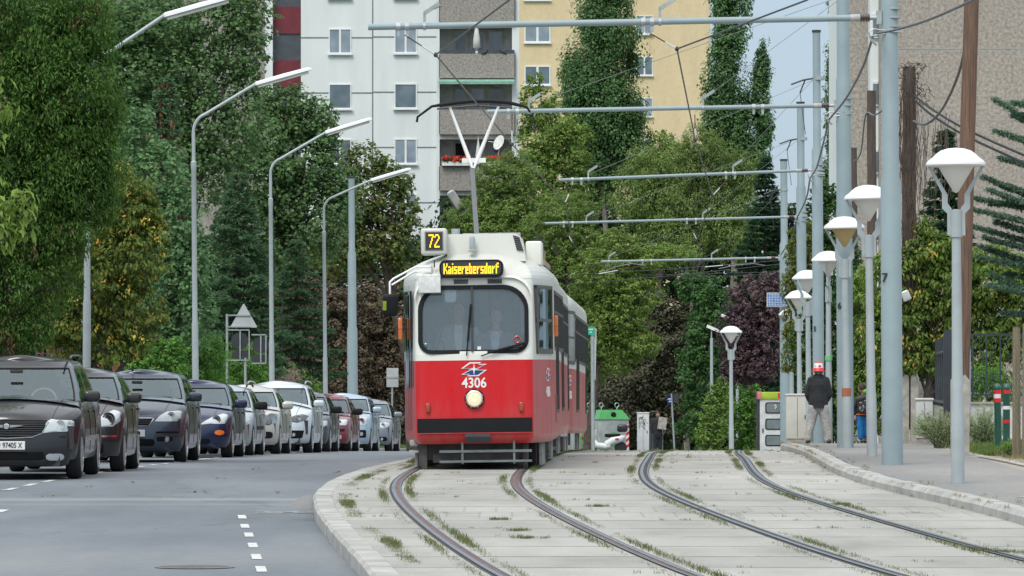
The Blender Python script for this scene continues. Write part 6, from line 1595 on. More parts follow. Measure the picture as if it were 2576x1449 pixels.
wirem = plain('wire_dark', (.055, .06, .065), .5, .4); wiresteel = plain('wire_steel', (.16, .18, .19), .4, .5); rodwhite = plain('rod_white', (.6, .62, .62), .4)
def wire(label, pts, r, mat=None, name='overhead_wire', cat='wire', group=None, sag=0):
 pts = [Vector(p) for p in pts]; out = []
 for a, b in zip(pts[:-1], pts[1:]):
  n = 8 if sag else 1
  for i in range(n): out.append(a.lerp(b, i / n) + Vector((0, 0, -sag * (a - b).length * 4 * (i / n) * (1 - i / n))))
 out.append(pts[-1])
 o = MB().tube([p - out[0] for p in out], r, 6).build(name, mat or wirem, None, 60); o.location = out[0]
 return tag(o, label, cat, group)
cwa = [P(1281, 0, 62) + Vector((.25, -8, .35)), P(1281, 0, 62), P(1096, 138, 73.5), P(1288, 363, 93.8), P(1421, 511, 121), P(1441, 611, 146), P(1500, 690, 169), P(1480, 712, 215)]
cwb = [P(2030, 0, 61.5) + Vector((.5, -8, .1)), P(2030, 0, 61.5), P(1703, 123, 73.5), P(1749, 352, 93.8), P(1793, 492, 121), P(1753, 603, 146), P(1768, 660, 169), P(1700, 705, 215)]
G_W = 'overhead wires'
wire('contact wire over the left track, touching the pantograph and running past the balconies', cwa, .0115, group=G_W)
wire('contact wire over the right track, crossing the yellow block', cwb, .0115, group=G_W)
dn = ((0, (1018, 88), (1096, 138)), (0, (1636, 84), (1703, 123)), (1, (1288, 286), (1288, 363)), (1, (1903, 284) and (1748, 288), (1749, 352)), (2, (1444, 460), (1421, 511)), (2, (1832, 448), (1793, 492)), (3, (1420, 574), (1441, 611)), (3, (1734, 566), (1753, 603)), (4, (1620, 668), (1500, 690)), (4, (1880, 662), (1768, 672)))
ord_ = ['nearest', 'second', 'third', 'fourth', 'farthest']
for i, (k, a, b) in enumerate(dn):
 d = arms[k][6]; A, B = P(a[0], a[1], d), P(b[0], b[1], d)
 root = thing('wire_hanger', '%s hanger rod linking the %s tube arm to the %s contact wire' % ('thin', ord_[k], 'right' if i % 2 else 'left'), 'hanger', A, 0, 'hangers between tube arms and contact wire')
 v = B - A
 MB().tube([(0, 0, 0), v * .55], .009, 5).build('rope', plain('rope_rust', (.10, .055, .035), .8), root)
 MB().tube([v * .55, v * .95], .014, 6).build('rod', rodwhite, root)
 MB().ball(v, .03, .03, .035, 8, 6).build('wire_clamp', wirem, root)
st = [((1068, 34), (2070, -420), 0), ((1660, 22), (2140, -300), 0), ((1335, 262), (2130, -8), 1), ((1768, 250), (2125, -2), 1), ((1486, 437), (2030, 200), 2), ((1848, 412), (2045, 197), 2), ((1482, 547), (2003, 348), 3), ((1775, 535), (2003, 350), 3), ((1540, 646), (1962, 476), 4), ((1797, 640), (1962, 478), 4)]
pls = [P1, P2, P3, P4, P5]
for i, (a, b, k) in enumerate(st):
 d = arms[k][6]; A = P(a[0], a[1], d); B = P(b[0], b[1], d); B.x = pls[k].location.x - .1 if k > 0 else B.x
 wire('thin stay rope holding the %s part of the %s tube arm' % ('outer' if i % 2 == 0 else 'inner', ord_[k]), [A, B], .005, wiresteel, 'stay_rope', 'rope', 'stay ropes of the tube arms')
for k, py in ((2, 197), (3, 349), (4, 477)):
 p = pls[k]; A = P(p['__'] if False else (2060, 2019, 1972)[k - 2], py, arms[k][6])
 t = thing('stay_bracket', 'insulated stay bracket near the top of the %s pole' % ord_[k], 'bracket', A, 0, 'stay brackets on the poles')
 MB().lathe([(.115, -.04), (.125, -.04), (.125, .04), (.115, .04)], 20).build('strap', steel, t)
 MB().tube([(-.12, 0, 0), (-.35, -.02, -.04), (-.62, -.04, -.14)], .022, 6).tube([(-.3, 0, -.02), (-.42, -.03, -.32)], .018, 6).build('insulator', wirem, t)
 MB().tube([(-.42, -.03, -.32), (-.30, -.03, -1.25)], .008, 5).build('dropper', wirem, t)
for i, (a, b, d) in enumerate((((640, 727), (1040, 722), 205), ((700, 700), (1960, 648), 200), ((1420, 692), (1965, 655), 178), ((1430, 716), (1965, 664), 182), ((1430, 702), (1950, 690), 188), ((900, 703), (1960, 684), 210))):
 wire(['left end of the junction wires above the plum trees', 'long junction wire crossing behind the tram roof', 'upper wire of the fan running to the solar panel pole', 'lower wire of the fan running to the solar panel pole', 'faint wire between tram roof and purple tree', 'pale cross wire over the plum trees'][i], [P(a[0], a[1], d), P((a[0] + b[0]) / 2, (a[1] + b[1]) / 2 + 3, d), P(b[0], b[1], d)], .012 if i != 0 else .02, wirem, group=G_W)
for i, pts in enumerate((((1525, 682), (1545, 672), (1590, 663), (1625, 668)), ((1808, 676), (1850, 667), (1895, 663), (1925, 668)))):
 o = MB().tube([P(x, y, 171) - P(pts[0][0], pts[0][1], 171) for x, y in pts], .016, 6).build('registration_arm', wiresteel, None, 60); o.location = P(pts[0][0], pts[0][1], 171)
 tag(o, ['curved steady arm hanging left under the lowest tube arm', 'curved steady arm hanging right under the lowest tube arm'][i], 'steady arm')
cab = plain('cable_grey', (.12, .13, .14), .6)
def curve(pts, n=10):
 out = []; P_ = [Vector(p) for p in pts]; P_ = [P_[0] * 2 - P_[1]] + P_ + [P_[-1] * 2 - P_[-2]]
 for i in range(1, len(P_) - 2):
  a, b, c, d = P_[i - 1:i + 3]
  for k in range(n):
   t = k / n; out.append(.5 * ((2 * b) + (-a + c) * t + (2 * a - 5 * b + 4 * c - d) * t * t + (-a + 3 * b - 3 * c + d) * t ** 3))
 out.append(P_[-2]); return out
def cable(label, pts, r, mat=None, grp='cables strung between the poles'):
 c = curve(pts); o = MB().tube([p - c[0] for p in c], r, 6).build('cable', mat or cab, None, 60); o.location = c[0]; return tag(o, label, 'cable', grp)
cable('thick grey cable rising from the nearest grey pole past the tall wooden pole', [P(2208, 84, 73.3), P(2260, 73, 72), P(2340, 48, 70), P(2448, 0, 67), P(2600, -80, 62)], .018)
cable('cable sagging from the nearest grey pole down to the second one', [P(2196, 92, 73.3), P(2170, 170, 80), P(2130, 245, 88), P(2088, 298, 93.6)], .018)
cable('cable sagging from the second grey pole to the third', [P(2086, 300, 93.6), P(2070, 365, 104), P(2055, 420, 114), P(2040, 445, 120.8)], .018)
cable('cable sagging from the third grey pole to the fourth', [P(2038, 448, 120.8), P(2028, 500, 133), P(2005, 548, 145.8)], .02)
cable('cable sagging from the fourth grey pole to the fifth', [P(2004, 550, 145.8), P(1990, 600, 157), P(1965, 640, 168.8)], .02)
for i, (pole, px, py, d) in enumerate(((P1, 2198, 84, 73.4), (P2, 2088, 290, 93.7), (P3, 2040, 440, 120.9), (P4, 2005, 545, 145.9))):
 t = thing('cable_clamp', 'cable loop bracket with steel band on the %s grey pole' % ord_[i], 'bracket', P(px, py, d), 0, 'cable loop brackets')
 dx = pole.location.x - t.location.x
 MB().lathe([(.118, -.022), (.128, -.022), (.128, .022), (.118, .022)], 20, M=Matrix.Translation((dx, pole.location.y - d, .04))).build('band', plain('band_bright', (.6, .61, .6), .3, .6), t)
 MB().tube([(dx - .1, 0, .04), (0, 0, .06), (-.07, 0, .02), (-.05, 0, -.04), (dx - .1, 0, .0)], .010, 6).tube([(-.05, 0, -.03), (-.02, 0, -.1), (.04, -.01, -.16)], .02, 6).build('loop', steel, t)
t = thing('solar_panel', 'small blue solar panel fixed to the thick far pole', 'solar panel', P(1957, 754, 168.6), .12)
MB().box(-.35, .35, -.02, .02, -.22, .22).build('frame', plain('panel_rim', (.6, .62, .63), .4), t)
def solarmat():
 m, N, L, b = newmat('solar_cells'); tc = N.new('ShaderNodeTexCoord'); br = N.new('ShaderNodeTexBrick'); L.new(tc.outputs['Object'], br.inputs['Vector']); mp = N.new('ShaderNodeMapping'); mp.inputs['Rotation'].default_value = (R(90), 0, 0); L.new(tc.outputs['Object'], mp.inputs[0]); L.new(mp.outputs[0], br.inputs['Vector'])
 br.offset = 0; br.inputs['Color1'].default_value = (.10, .18, .36, 1); br.inputs['Color2'].default_value = (.16, .26, .45, 1); br.inputs['Mortar'].default_value = (.6, .65, .7, 1); br.inputs['Scale'].default_value = 10; br.inputs['Mortar Size'].default_value = .04; br.inputs['Brick Width'].default_value = .9; br.inputs['Row Height'].default_value = .8
 L.new(br.outputs[0], b.inputs['Base Color']); b.inputs['Roughness'].default_value = .15; return m
MB().box(-.33, .33, -.028, -.021, -.20, .20).build('cells', solarmat(), t)
MB().box(.1, .14, .02, .2, -.1, .1).build('mount', steel, t)
m_globe = plain('opal_glass', (.72, .71, .66), .5, var=.03); m_shade = plain('shade_white', (.74, .76, .77), .35, coat=.2, var=.03)
m_globey = plain('opal_glass_yellowed', (.50, .38, .17), .5, var=.03)
def mushroom(globe=m_globe):
 r = thing('street_lamp', None, 'street lamp', (0, 0, 0), 0, 'mushroom-shaped lamps along the pavement')
 MB().lathe([(.001, 0), (.078, 0), (.076, .9), (.068, .95), (.052, 2.98), (.001, 3.0)], 20).build('post', lampgrey, r, 50)
 MB().lathe([(.001, 2.90), (.07, 2.90), (.07, 3.22), (.001, 3.23)], 18).build('collar', lampgrey, r, 50)
 for sx in (-1, 1):
  o = [(.055, 2.92), (.105, 2.92), (.105, 3.18), (.165, 3.24), (.165, 3.42), (.335, 3.74), (.30, 3.74), (.10, 3.40), (.10, 3.30), (.055, 3.24)]
  MB().prism([(x * sx, z) for x, z in (o if sx < 0 else o[::-1])], -.018, .018).build('bracket', lampgrey, r)
 MB().lathe([(.001, 3.42), (.03, 3.435), (.205, 3.72), (.21, 3.74), (.001, 3.745)], 24).build('globe', globe, r, 40)
 MB().lathe([(.20, 3.735), (.335, 3.735), (.352, 3.75), (.35, 3.775), (.33, 3.80), (.27, 3.845), (.235, 3.88), (.18, 3.92), (.10, 3.945), (.001, 3.955)], 32).build('shade', m_shade, r, 35)
 return r
lp = [(2410, 64.2, .0, 'nearest mushroom lamp, in front of the tall brown wooden pole', 0, 0), (2194, 79.4, .1, 'mushroom lamp partly hidden by the thickest grey pole', 0, 0), (2131, 93.0, 0, 'mushroom lamp with yellowed globe and rust ring on its post', 1, 0), (2085, 112, 1.35, 'mushroom lamp seen side-on with a green band on its post', 0, 0),
   (2036, 124, .2, 'mushroom lamp half hidden by the third grey pole', 0, 0), (2013, 139, .1, 'mushroom lamp in front of the fourth grey pole', 0, 0), (1993, 154, 0, 'mushroom lamp against the dark purple foliage beside the fifth pole', 0, 0), (1840, 167, 0, 'lone mushroom lamp standing by itself on the tramway far back', 0, 0)]
proto = None
for i, (px, d, rz, lab, yel, _) in enumerate(lp):
 z = PV(d) if i < 7 else T(d)
 if proto is None:
  proto = mushroom(); o = proto; o.location = (PX(px, d), d, z); o.rotation_euler = (0, 0, rz); o['label'] = lab
 elif yel:
  o = mushroom(m_globey); o.location = (PX(px, d), d, z); o['label'] = lab
  MB().lathe([(.076, .88), (.080, .88), (.080, 1.02), (.074, 1.02)], 18).build('rust_ring', plain('rust_orange', (.35, .13, .07), .8), o)
 else: o = dup(proto, (PX(px, d), d, z), rz, lab)
 o.rotation_euler[1] = (-.007, -.016, -.013, -.016, -.012, -.012, -.01, -.004)[i]
 if i == 3: MB().lathe([(.074, 1.70), (.077, 1.70), (.077, 1.80), (.074, 1.80)], 18).build('green_band', plain('green_tape', (.15, .5, .2), .5), o)
def street_lamp(label, d, base, bend, armend, head, r0, group='tall street lamps on the left'):
 z0 = LW(d); b = P(base[0], base[1], d); b.z = z0
 root = thing('street_lamp', label, 'street lamp', b, 0, group)
 q = lambda p: P(p[0], p[1], d) - b
 k = q(bend); e = q(armend)
 H1 = q(base if False else (base[0], bend[1])).z
 v = e - k
 hgt = k.z
 MB().lathe([(.001, 0), (r0 * 1.15, 0), (r0 * 1.1, 2.6), (r0 * .9, 2.7), (r0 * .82, hgt - 1.4), (r0 * .95, hgt - 1.38), (r0 * .95, hgt - 1.22), (r0 * .62, hgt - 1.2), (r0 * .6, hgt - .6)], 18, M=Matrix(((1, 0, k.x / hgt, 0), (0, 1, 0, 0), (0, 0, 1, 0), (0, 0, 0, 1)))).build('pole', lampgrey, root, 40)
 top = [(k.x * .92, 0, hgt - .65)]
 for t in np.linspace(0, 1, 8): 
  a = t * R(74); top.append((k.x * .95 + .34 * (1 - math.cos(a)), 0, hgt - .6 + .40 * math.sin(a)))
 last = Vector(top[-1]); top.append(tuple(e))
 MB().tube(top, r0 * .55, 10).build('arm', lampgrey, root, 60)
 h = q(head); u = (h - e).normalized(); w_ = .085
 hm = MB(); n_ = Vector((-u.z, 0, u.x))
 rings = []
 for t, ww, hh in ((0, .05, .035), (.03, .10, .05), (.5, .105, .055), (.94, .10, .045), (1, .06, .01)):
  c = e + (h - e) * t
  rings.append([c + Vector((0, -ww, 0)) - n_ * .03, c + Vector((0, ww, 0)) - n_ * .03, c + Vector((0, ww * .9, 0)) + n_ * hh * .5, c + Vector((0, ww * .4, 0)) + n_ * hh, c + Vector((0, -ww * .4, 0)) + n_ * hh, c + Vector((0, -ww * .9, 0)) + n_ * hh * .5])
 hm.rings([list(reversed(r_)) for r_ in rings], cap=True); hm = hm.build('head', m_shade, root, 50)
 c0, c1 = e + (h - e) * .04, e + (h - e) * .93
 MB().bar(c0 - n_ * .055, c1 - n_ * .05, .15, .07, up=n_).build('diffuser', plain('lamp_diffuser', (.42, .45, .40), .3), hm)
 return root
street_lamp('tall street lamp nearest the camera, upper part hidden by the thuja', 94, (217, 930), (222, 112), (412, 40), (585, -8), .062)
street_lamp('second tall street lamp, post rising behind the dark people carrier', 115, (493, 955), (486, 262), (642, 212), (784, 172), .062)
street_lamp('third tall street lamp, head crossing the white block', 137, (685, 960), (680, 378), (818, 334), (936, 298), .062)
street_lamp('fourth tall street lamp, just left of the grey overhead line pole', 159, (820, 985), (814, 478), (932, 454), (1034, 424), .062)
for i, (px, py, hx, hy, d, lab) in enumerate(((1790, 810, 1782, 820, 232, 'a'), (1855, 800, 1815, 793, 228, 'b'), (1732, 870, 1742, 850, 250, 'c'))):
 pass
def farlamp(label, d, pole, ptop, a, b):
 root = thing('street_lamp', label, 'street lamp', (PX(pole, d), d, T(d)), 0, 'far street lamps')
 q = lambda x, y: P(x, y, d) - root.location
 MB().tube([(0, 0, 0), q(pole, ptop)], .06, 8).build('pole', lampgrey, root, 60)
 MB().tube([q(pole, ptop), q(pole, a[1] - 3), q(*a)], .03, 6).build('arm', lampgrey, root, 60)
 MB().bar(q(*a), q(*b), .2, .12).build('head', m_shade, root)
farlamp('far slim lamp post left of the lone mushroom lamp', 215, 1790, 850, (1808, 833), (1778, 820))
farlamp('far slim lamp post right of the lone mushroom lamp', 210, 1855, 830, (1836, 803), (1814, 792))
farlamp('farthest lamp head glinting against dark foliage', 235, 1766, 900, (1758, 855), (1740, 846))
def backlamp():
 d = 205; root = thing('street_lamp', 'street lamp with oval head poking up behind the tram roof', 'street lamp', (PX(1190, d), d, T(d))); q = lambda x, y: P(x, y, d) - root.location
 MB().tube([(0, 0, 0), q(1190, 570), q(1186, 548), q(1162, 514)], .05, 8).build('pole', lampgrey, root, 60)
 hd_ = MB().rbox(-.16, .16, -.12, .12, -.42, .42, .11).build('head', lampgrey, root, 60, loc=q(1146, 504)); hd_.rotation_euler = (0, R(-33), 0)
 MB().rbox(-.13, .13, -.16, -.11, -.36, .36, .04).build('lens', plain('lens_grey', (.3, .3, .27), .3), hd_)
backlamp()
def woodmat(name, a, b_, sc=(14, 14, .6)):
 m, N, L, b = newmat(name); t = noise(N, L, 3, 6, .7, sc3=sc); r = ramp(N, L, t.outputs[0], [(.3, a), (.55, b_), (.75, tuple(c * 1.35 for c in b_))])
 L.new(r.outputs[0], b.inputs['Base Color']); b.inputs['Roughness'].default_value = .85; bp = N.new('ShaderNodeBump'); bp.inputs['Strength'].default_value = .6; bp.inputs['Distance'].default_value = .02; L.new(t.outputs[0], bp.inputs['Height']); L.new(bp.outputs[0], b.inputs['Normal']); return m
wood1 = woodmat('pole_wood_warm', (.055, .034, .025), (.165, .10, .068)); wood2 = woodmat('pole_wood_dark', (.035, .025, .02), (.09, .068, .055)); wood3 = woodmat('stake_wood', (.10, .08, .05), (.22, .18, .12))
stubm = plain('stub_concrete', (.38, .365, .32), .9, var=.2, vscale=5)
def wpole(label, d, top, bot, dia, wm, stub=None):
 z0 = PV(d); root = thing('wooden_pole', label, 'pole', (PX(bot[0], d), d, z0)); q = lambda x, y: P(x, y, d) - root.location
 a = q(*bot); b = q(*top); n = 12; pts = []; rs = []
 rng = random.Random(int(d))
 for i in range(n + 1):
  t = i / n; pts.append(a.lerp(b, t) + Vector((rng.uniform(-.006, .006), 0, 0))); rs.append(dia / 2 * (1.06 - .16 * t))
 MB().tube(pts, rs, 14).build('shaft', wm, root, 60)
 if stub:
  for sx in (-1, 1):
   w_ = dia * .62; x0 = a.x + sx * (w_ * .52); zt = q(0, stub).z
   o = [(x0 - w_ * .42, 0), (x0 + w_ * .42, 0), (x0 + w_ * .42, zt - .05 if sx > 0 else zt), (x0, zt + .03), (x0 - w_ * .42, zt if sx > 0 else zt - .05)]
   MB().prism(o[::-1], -dia * .7, -dia * .38).build('concrete_stub', stubm, root)
 return root
W1 = wpole('tall reddish-brown wooden pole with twin concrete footing behind the nearest mushroom lamp', 80.5, (2452, -340), (2413, 1130), .235, wood1, stub=948)
W2 = wpole('dark wooden pole overgrown with dead vine, just right of the thickest grey pole', 112, (2287, 168), (2287, 1080), .30, wood2, stub=945)
wpole('weathered wooden pole with rounded top behind the second lamp', 136, (2192, 228), (2196, 1060), .25, wood2)
wpole('short dark wooden pole behind the second grey pole', 156, (2147, 372), (2150, 1060), .23, wood2)
rng = random.Random(4); mb = MB()
for k in range(110):
 x = rng.uniform(-.22, .20); z = rng.uniform(3.0, 7.75); pts = [(x, -.17, z)]
 for j in range(4): x += rng.uniform(-.05, .05); z -= rng.uniform(.1, .4); pts.append((x, -.17 - rng.uniform(0, .05), z))
 mb.tube(pts, .006, 4)
for k in range(60):
 a = rng.uniform(0, 3.3); r_ = rng.uniform(.05, .33); c = Vector((rng.uniform(-.2, .35), -.1, rng.uniform(6.9, 7.85))); pts = [c]
 for j in range(4): pts.append(pts[-1] + Vector((rng.uniform(-.11, .12), rng.uniform(-.05, .05), rng.uniform(-.11, .09))))
 mb.tube(pts, .008, 4)
for k in range(26):
 x = rng.uniform(.2, .95); z = rng.uniform(6.3, 6.8); pts = [(x, -.1, z)]
 for j in range(6): x += rng.uniform(-.05, .05); z -= rng.uniform(.08, .4); pts.append((x, -.1, z))
 mb.tube(pts, .006, 4)
o = mb.build('dead_vine', plain('vine_dead', (.10, .075, .06), .95, var=.3), None); o.location = W2.location
tag(o, 'tangled dead vine wrapped round the top of the dark wooden pole', 'vine')
cable('dark coiled cable sagging between the vine-covered and tall wooden poles', [P(2298, 305, 110), P(2330, 312, 106), P(2370, 275, 99), P(2410, 190, 90), P(2433, 95, 81)], .024, plain('coil_cable', (.07, .075, .08), .6))
cable('upper black cable running down to the right edge', [P(2300, 240, 111), P(2345, 275, 107), P(2430, 325, 100), P(2580, 392, 90), P(2700, 440, 84)], .022, black)
cable('lower black cable running down to the right edge', [P(2300, 252, 111), P(2345, 290, 107), P(2430, 342, 100), P(2580, 412, 90), P(2700, 470, 84)], .022, black)
cable('short grey cable from the weathered wooden pole toward the nearest pole', [P(2146, 408, 155), P(2165, 385, 146), P(2178, 290, 137), P(2200, 290, 130), P(2232, 270, 118)], .02)
t = thing('bulkhead_lamp', 'small clear wall lamp fixed to the vine-covered wooden pole', 'lamp', P(2279, 744, 111.6)); o = MB().rbox(-.09, .09, -.06, .0, -.11, .11, .05).build('lens', plain('clear_lens', (.5, .53, .53), .15, .2, 1), t, 60); o.rotation_euler = (0, R(-25), 0)
MB().rbox(-.06, .06, 0, .06, -.07, .07, .02).build('mount', white, t)
slm = plain('slat_anthracite', (.035, .042, .05), .45, .2, coat=.2, vscale=2)
g0 = Vector((PX(2397, 95), 95, 0)); g1 = Vector((PX(2313, 132), 132, 0))
root = thing('slat_fence', 'dark anthracite fence of upright slats with stepped top', 'fence', (g0.x, g0.y, PV(95)))
n = 17
for i in range(n):
 t_ = i / (n - 1); t2 = t_ ** 1.0
 dd = 95 * 132 / (132 + (95 - 132) * t2) ; 
 dd = 1 / ((1 - t2) / 95 + t2 / 132); xx = PX(2397 + (2313 - 2397) * t2, dd)
 yt = 836 + 38 * t2; yb = 1036 - 22 * t2
 zt = P(0, yt, dd).z - root.location.z; zb = max(P(0, yb, dd).z - root.location.z, .02)
 w = 5.0 * dd / F if i else 22 * dd / F
 w = (84 / (n - 1)) * dd / F * .50
 MB().box(xx - g0.x - w, xx - g0.x + w, dd - g0.y - .02, dd - g0.y + .06, zb, zt).build('slat', slm, root)
MB().box(-.16, .0, -.04, .06, .45, 2.05).build('post', slm, root)
for zz in (.75, 1.7):
 pts = []
 for i in range(n):
  t_ = i / (n - 1); dd = 1 / ((1 - t_) / 95 + t_ / 132); pts.append((PX(2397 + (2313 - 2397) * t_, dd) - g0.x, dd - g0.y + .09, zz - .0 + (P(0, 1036 - 22 * t_, dd).z - P(0, 1036, 95).z)))
 MB().tube(pts, .03, 6).build('rail', slm, root)
root = thing('fence_wall', 'low pale wall under the dark slat fence', 'wall', (g0.x, g0.y, PV(95)))
mb = MB(); rows = []
for i in range(9):
 t_ = i / 8; dd = 1 / ((1 - t_) / 95 + t_ / 132); x = PX(2397 + (2313 - 2397) * t_, dd) - g0.x; z1 = P(0, 1034 - 22 * t_, dd).z - root.location.z + .03; zb = PV(dd) - root.location.z - .1
 rows.append([(x - .02, dd - g0.y, zb), (x + .25, dd - g0.y, zb), (x + .25, dd - g0.y, z1), (x - .02, dd - g0.y, z1)])
mb.rings(rows, cap=True); mb.build('wall', stubm, root)
root = thing('mesh_gate', 'narrow galvanised gate frame at the far end of the slat fence', 'gate', (PX(2312, 128), 128, PV(128)))
q = lambda x, y: P(x, y, 128) - root.location
MB().tube([(0, 0, 0), q(2306, 852), q(2306, 848), q(2322, 846), q(2322, 842)], .035, 8).tube([q(2322, 1000), q(2322, 842)], .03, 8).build('frame', steel, root, 60)
dI = 96.0; root = thing('garden_wall', 'white rendered garden wall under the ornamental iron fence', 'wall', (PX(2395, dI), dI, PV(dI)))
q = lambda x, y: P(x, y, dI) - root.location
MB().box(0, 8, -.02, .2, -.3, q(0, 1016).z).build('wall', plain('wall_white', (.58, .59, .57), .85, var=.1), root)
MB().box(-.05, 8, -.06, .24, q(0, 1016).z, q(0, 1011).z).build('coping', stubm, root)
root = thing('iron_fence', 'ornamental wrought-iron fence panel with scrolls', 'fence', (PX(2430, dI), dI, PV(dI) + q(0, 1011).z)); ironm = plain('wrought_iron', (.035, .055, .065), .45, .3)
z0 = q(0, 1011).z; zt = q(0, 842).z - z0; zb = .03
pitch = 34.5 * dI / F
rl = MB().box(-.1, 3.2, -.012, .012, zt - .02, zt + .02).box(-.1, 3.2, -.012, .012, zb + .08, zb + .11).build('rail', ironm, root)
for i in range(10):
 x = .12 + i * pitch; MB().box(x - .014, x + .014, -.014, .014, zb, zt + .0).build('bar', ironm, root)
for i in range(9):
 x = .12 + i * pitch; c = x + pitch / 2; s_ = 1 if i % 2 else -1
 def spiral(cx, cz, r, a0, turns, sg): return [(cx + sg * r * (1 - k / 22) * math.cos(a0 + turns * 6.28 * k / 22), 0, cz + r * (1 - k / 22) * math.sin(a0 + turns * 6.28 * k / 22)) for k in range(20)]
 m_ = MB(); m_.tube([(x + .02 if s_ > 0 else x + pitch - .02, 0, zt - .42), (c, 0, zt - .28)] + spiral(c + s_ * .0, zt - .11, .08, R(-60), 1.2, s_), .008, 5)
 m_.tube([(c, 0, zt - .28), (c - s_ * .06, 0, zt - .40)] + spiral(c - s_ * .05, zt - .44, .045, R(90), .9, -s_), .007, 5)
 m_.tube(spiral(c + .05, zb + .45, .05, R(180), 1.0, 1) , .007, 5).tube(spiral(c - .05, zb + .45, .05, R(180), 1.0, -1), .007, 5)
 m_.tube([(c, 0, zb + .40), (x + .03, 0, zb + .15)], .007, 5).tube([(c, 0, zb + .40), (x + pitch - .03, 0, zb + .15)], .007, 5)
 m_.build('scroll', ironm, root, 60)
def bollard(label, px, d, bands, tilt=0):
 z0 = PV(d); root = thing('bollard', label, 'bollard', (PX(px, d), d, z0), 0, 'green bollards'); root.rotation_euler[1] = tilt
 grn = plain('bollard_green', (.012, .09, .065), .4, coat=.3)
 MB().lathe([(.001, 0), (.052, 0), (.052, .97), (.056, .975), (.056, 1.0), (.045, 1.035), (.025, 1.055), (.001, 1.06)], 20).build('post', grn, root, 40)
 for z, z1, m in bands: MB().lathe([(.0525, z), (.054, z), (.054, z1), (.0525, z1)], 20).build('band', m, root)
rb = plain('band_red', (.60, .02, .02), .4); wb = plain('band_white', (.7, .7, .7), .4)
bollard('green bollard with red-white-red band, the left and taller one', 2512, 80.5, [(.90, .96, rb), (.84, .90, wb), (.78, .84, rb)], -.02)
bollard('green bollard with separate red and white bands, the shorter one', 2532, 79.5, [(.91, .965, rb), (.68, .73, wb), (.48, .53, rb)], .0)
for i, (px, d, top, lab) in enumerate(((2557, 78, 821, 'round wooden stake beside the shorter bollard'), (2582, 77, 812, 'wooden stake cut by the right edge of the picture'))):
 o = thing('wooden_stake', lab, 'post', (PX(px, d), d, PV(d)), 0); zt = P(0, top, d).z - PV(d)
 MB().lathe([(.001, 0), (.062, 0), (.058, .9), (.054, zt - .02), (.001, zt)], 14).build('shaft', wood3, o, 40)
 MB().lathe([(.001, zt + .001), (.048, zt + .002), (.001, zt + .004)], 14).build('cut_end', plain('cut_wood', (.42, .30, .15), .8), o)
mb = MB(); dM = 77.8; xa, xb = PX(2548, dM), PX(2680, dM)
for k in range(60):
 x = xa - .6 + k * .06
 mb.tube([(max(x, xa) , dM, PV(dM) + .02 + max(0, xa - x) * 1.6), (x + 1.0, dM, PV(dM) + 1.62)], .0025, 3); mb.tube([(x + 1.0, dM, PV(dM) + .02), (x, dM, PV(dM) + 1.62)] if x > xa else [(x + 1.0, dM, PV(dM) + .02), (xa, dM, PV(dM) + 1.62 - (xa - x) * 1.6)], .0025, 3)
tag(mb.build('wire_mesh', plain('wire_green', (.03, .09, .07), .5)), 'green wire netting between the wooden stakes', 'netting')
o = thing('fence_post', 'round galvanised fence post with green cap left of the iron fence', 'post', (PX(2436, 91), 91, PV(91))); zt = P(0, 872, 91).z - PV(91)
MB().lathe([(.001, 0), (.042, 0), (.042, zt), (.001, zt)], 16).build('tube', steel, o, 40); MB().lathe([(.046, zt - .05), (.046, zt + .01), (.001, zt + .02)], 16).build('cap', plain('cap_green', (.02, .1, .08), .5), o, 40)
o = thing('notice_plate', 'small enamel hydrant sign on the fence post', 'sign', (PX(2427, 90.9), 90.9, P(0, 990, 91).z)); MB().box(-.05, .03, -.01, .01, -.25, .15).build('plate', white, o); MB().box(-.052, -.035, -.013, .0, -.12, .05).build('red_edge', rb, o)
def cabinet(label, px, d, w, h, dep, col, zb=None, plinth=0.12):
 z0 = PV(d) if zb is None else zb; o = thing('utility_cabinet', label, 'utility box', (PX(px, d), d, z0), 0)
 MB().box(-w / 2 + .02, w / 2 - .02, .02, dep - .02, -.02, plinth).build('plinth', stubm, o)
 m = plain('cabinet_' + label[:5], col, .5, var=.06)
 MB().rbox(-w / 2, w / 2, 0, dep, plinth, h - .05, .012).build('box', m, o, 30); MB().rbox(-w / 2 - .02, w / 2 + .02, -.02, dep + .02, h - .05, h, .02).build('lid', m, o, 30)
 MB().box(-.004, .004, -.004, -.001, plinth + .04, h - .08).box(w / 2 - .09, w / 2 - .06, -.02, -.002, h * .5, h * .5 + .09).build('door_gap', darkm, o)
 return o
cabinet('pale grey cable cabinet among the weeds below the slat fence', 2326, 103, .31, .88, .3, (.50, .52, .50))
cabinet('beige utility cabinet behind the man, beside the thick far pole', 2006, 128, .52, 1.18, .35, (.50, .49, .43))
o = cabinet('white slim cabinet covered with black scribbles beyond the tracks', 1618, 212, .46, 1.62, .4, (.60, .62, .61), zb=T(212)); 
rng = random.Random(9); mb = MB()
for k in range(16):
 x, z = rng.uniform(-.15, .12), rng.uniform(1.05, 1.45); pts = [(x, -.004, z)]
 for j in range(5): pts.append((min(.17, max(-.17, pts[-1][0] + rng.uniform(-.09, .09))), -.004, min(1.5, max(.9, pts[-1][2] + rng.uniform(-.09, .09)))))
 mb.tube(pts, .006, 4)
mb.build('scribble', darkm, o)
mb = MB(); dW = 124
root = thing('block_wall', 'grey concrete block gate pillar right of the vine-covered pole', 'wall', (PX(2296, 122), 122, PV(122))); q = lambda x, y: P(x, y, 122) - root.location
for k in range(5): MB().box(0, .30, 0, .3, .25 * k * 1.12, .25 * (k + 1) * 1.12 - .012).build('block', plain('block_grey', (.24, .22, .20), .95, var=.2, vscale=4), root)
